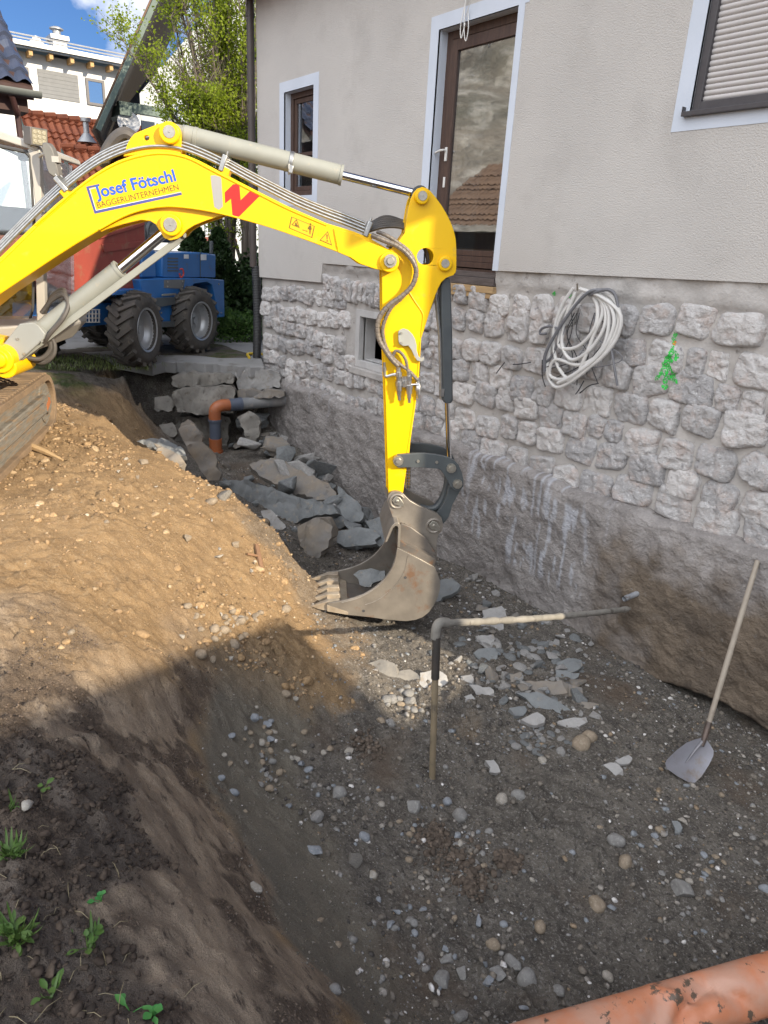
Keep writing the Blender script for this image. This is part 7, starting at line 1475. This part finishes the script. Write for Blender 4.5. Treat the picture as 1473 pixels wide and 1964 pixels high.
m = MB(); m.prism([a+nrm_*.125-dv_*.1, b+nrm_*.125, b+nrm_*.17, a+nrm_*.17-dv_*.1], CDV*9.2); m.build('roof', mat('chalet_tiles', (.13, .075, .05), (.10, .06, .04), rough=.8), ch_, smooth=None)
m = MB(); m.prism([a-nrm_*.0+np.array([.002, 0, 0]), b-nrm_*.0+np.array([.002, 0, 0]), b+nrm_*.12+np.array([.002, 0, 0]), a+nrm_*.12+np.array([.002, 0, 0])], (.06, 0, 0)); m.build('barge_board', GREENWOOD, ch_, smooth=None)
m = MB(); q0 = CX_(229, 200, .9); m.span((XC-.5, q0[1], q0[2]-.22), (XC+.9, q0[1]+.3, q0[2])); q1 = CX_(225, 203, .6); m.span((XC+.55, q1[1], q1[2]-.12), (XC+.75, q1[1]+1.3, q1[2]+.10)); m.build('purlin', GREENWOOD, ch_, smooth=None)
for a, b in (((330, 192), (352, 236)), ((396, 186), (420, 232)), ((392, 424), (434, 452)), ((420, 60), (450, 110))):
    A, B = CX_(*a), CX_(*b); m = MB(); x = XC+.003; w = .07
    for s_ in ((x, A[1], B[2]), (x, B[1]-w, B[2])): m.span(s_, (x+.06, s_[1]+w, A[2]))
    m.span((x, A[1]+w, A[2]-w), (x+.06, B[1]-w, A[2])); m.span((x, A[1]+w, B[2]), (x+.06, B[1]-w, B[2]+w)); m.span((x, (A[1]+B[1])/2-.03, B[2]+w), (x+.055, (A[1]+B[1])/2+.03, A[2]-w)); wo = m.build('window', TRIM, ch_, smooth=None)
    m = MB(); m.span((x+.005, A[1]+w, B[2]+w), (x+.02, B[1]-w, A[2]-w)); m.build('pane', BLUEWIN, wo, smooth=None); m = MB(); m.span((x-.002, A[1]+w, B[2]+w), (x+.002, B[1]-w, A[2]-w)); m.build('room_dark', INSIDE, wo, smooth=None)
A, B = CX_(385, 454), CX_(446, 464); m = MB(); m.span((XC+.003, A[1], B[2]), (XC+.3, B[1], A[2])); m.build('flower_box', mat('red_box', (.20, .06, .05), rough=.7), ch_, smooth=None); m = MB(); m.span((XC+.003, A[1], B[2]-.45), (XC+.05, B[1], B[2]-.12)); m.build('ochre_band', mat('ochre', (.50, .30, .05), rough=.8), ch_, smooth=None)
dc = CX_(247, 235, .9); dd_ = unit(np.array([.93, -.25, .28])); m = MB(); m.lathe(dc, dd_, [(-.10, 0), (-.095, .08), (-.06, .18), (0, .27), (.012, .272), (-.05, .175), (-.085, .075), (-.088, 0)], 28); m.build('satellite_dish', mat('dish_grey', (.52, .54, .58), rough=.5), ch_, smooth=50)
m = MB(); m.tube([dc-dd_*.06-ZUP*.2, dc+dd_*.25-ZUP*.25+np.array([0, -.12, 0])], .015, 6); m.box(dc+dd_*.28-ZUP*.22+np.array([0, -.13, 0]), (.1, .06, .06)); m.tube([dc-dd_*.09, dc-dd_*.3-ZUP*.05, dc+np.array([-.9, .3, -.1])], .02, 6); m.build('dish_arm', BLKM, ch_)
# dark tiled shed, upper left
XS = -13.2
dk = thing('tiled_outbuilding', 'outbuilding with a dark blue tiled roof and grey gutter at the left edge', 'outbuilding', base=(XS, -4, GZ))
DTILE = mat('dark_tile', (.035, .045, .075), (.05, .06, .095), rough=.35, scale=4, spec=.6); e_ = at_x(64, 158, XS); ys = e_[1]
tile_roof('roof', (XS, ys-3, e_[2]-.05), (XS, ys, e_[2]-.05), np.array([-3.0, 0, 2.2]), dk, DTILE, .24, .34)
m = MB(); m.prism([(XS+.02, ys-3, e_[2]-.07), (XS-3, ys-3, e_[2]+2.13), (XS-3, ys-3, e_[2]+2.0), (XS+.02, ys-3, e_[2]-.25)], (0, 2.98, 0)); m.build('soffit', mat('soffit_dark', (.035, .016, .014), (.05, .025, .02), rough=.8), dk, smooth=None)
m = MB(); gp = [(XS+.15+.075*math.cos(a), e_[2]-.16+.075*math.sin(a)) for a in np.linspace(math.pi, 2*math.pi, 9)]; m.prism([(x, ys-3, z) for x, z in gp]+[(XS+.225, ys-3, e_[2]-.14), (XS+.075, ys-3, e_[2]-.14)], (0, 3.06, 0)); m.build('gutter', mat('gutter_grey', (.075, .085, .08), (.09, .10, .095), rough=.5), dk)
m = MB(); q = at_x(33, 215, XS-.15); m.tube(smooth_path([(XS+.1, q[1]-.1, e_[2]-.24), (XS-.05, q[1]-.02, e_[2]-.45), (XS-.15, q[1], q[2]), (XS-.2, q[1]+.04, GZ)], 5), .045, 10); m.build('downpipe', mat('pipe_brown', (.05, .022, .02), rough=.5), dk)
m = MB(); m.span((XS-2.9, ys-2.9, GZ-.1), (XS-.55, at_x(-24, 230, XS-.55)[1], e_[2]-.2)); m.build('wall', OLDWOOD, dk, smooth=None)
m = MB(); q = at_x(52, 200, XS-.1); m.span((XS-.6, q[1]-.9, q[2]-.12), (XS-.05, q[1], q[2]+.10)); m.build('rafter_beam', mat('soffit_dark', (0, 0, 0)), dk, smooth=None)
# ------------------------------------------------------------------ across the yard, seen only in the door glass: barn and rocky mountainside
bn = thing('low_barn', 'low barn with a brown tiled roof across the yard, mirrored in the door', 'barn', base=(-13, -14, GZ))
tile_roof('roof', (-22, -12, .9), (-6.5, -12, .9), np.array([0, -3.6, 2.4]), bn, mat('brown_tile', (.17, .11, .075), (.12, .08, .06), rough=.8, scale=3), .24, .34)
m = MB(); m.span((-21.5, -18, GZ-.1), (-7, -12.4, .75)); m.build('wall', OLDWOOD, bn, smooth=None)
tx, ty = np.meshgrid(np.linspace(-1, 1, 90), np.linspace(0, 1, 46), indexing='ij'); az = math.atan2(-.80, -.60)+tx*.60; rd = 60+170*ty
hx_, hy_ = np.cos(az)*rd, np.sin(az)*rd-5; hzz = GZ-2+95*ty**1.25*np.clip((1-np.abs(tx)**3), 0, 1)+14*ty*fbm(hx_/25, hy_/25, seed=201, octs=4)*np.clip((1-np.abs(tx)), 0, 1)
i = np.arange(tx.size).reshape(tx.shape); f = np.stack([i[:-1, :-1], i[1:, :-1], i[1:, 1:], i[:-1, 1:]], -1).reshape(-1, 4)
hl = mesh_np('hill', np.stack([hx_, hy_, hzz], -1).reshape(-1, 3), f, mat('mountain_rock', (.23, .20, .165), (.12, .115, .09), rough=.95, scale=.05, bump=1.0, bscale=.25, bdist=1.5, c3=(.36, .34, .30), s3=.12, p3=(.5, .62))); tag(hl, 'rocky mountainside rising behind the yard', 'hill', kind='structure')
finish_roots()
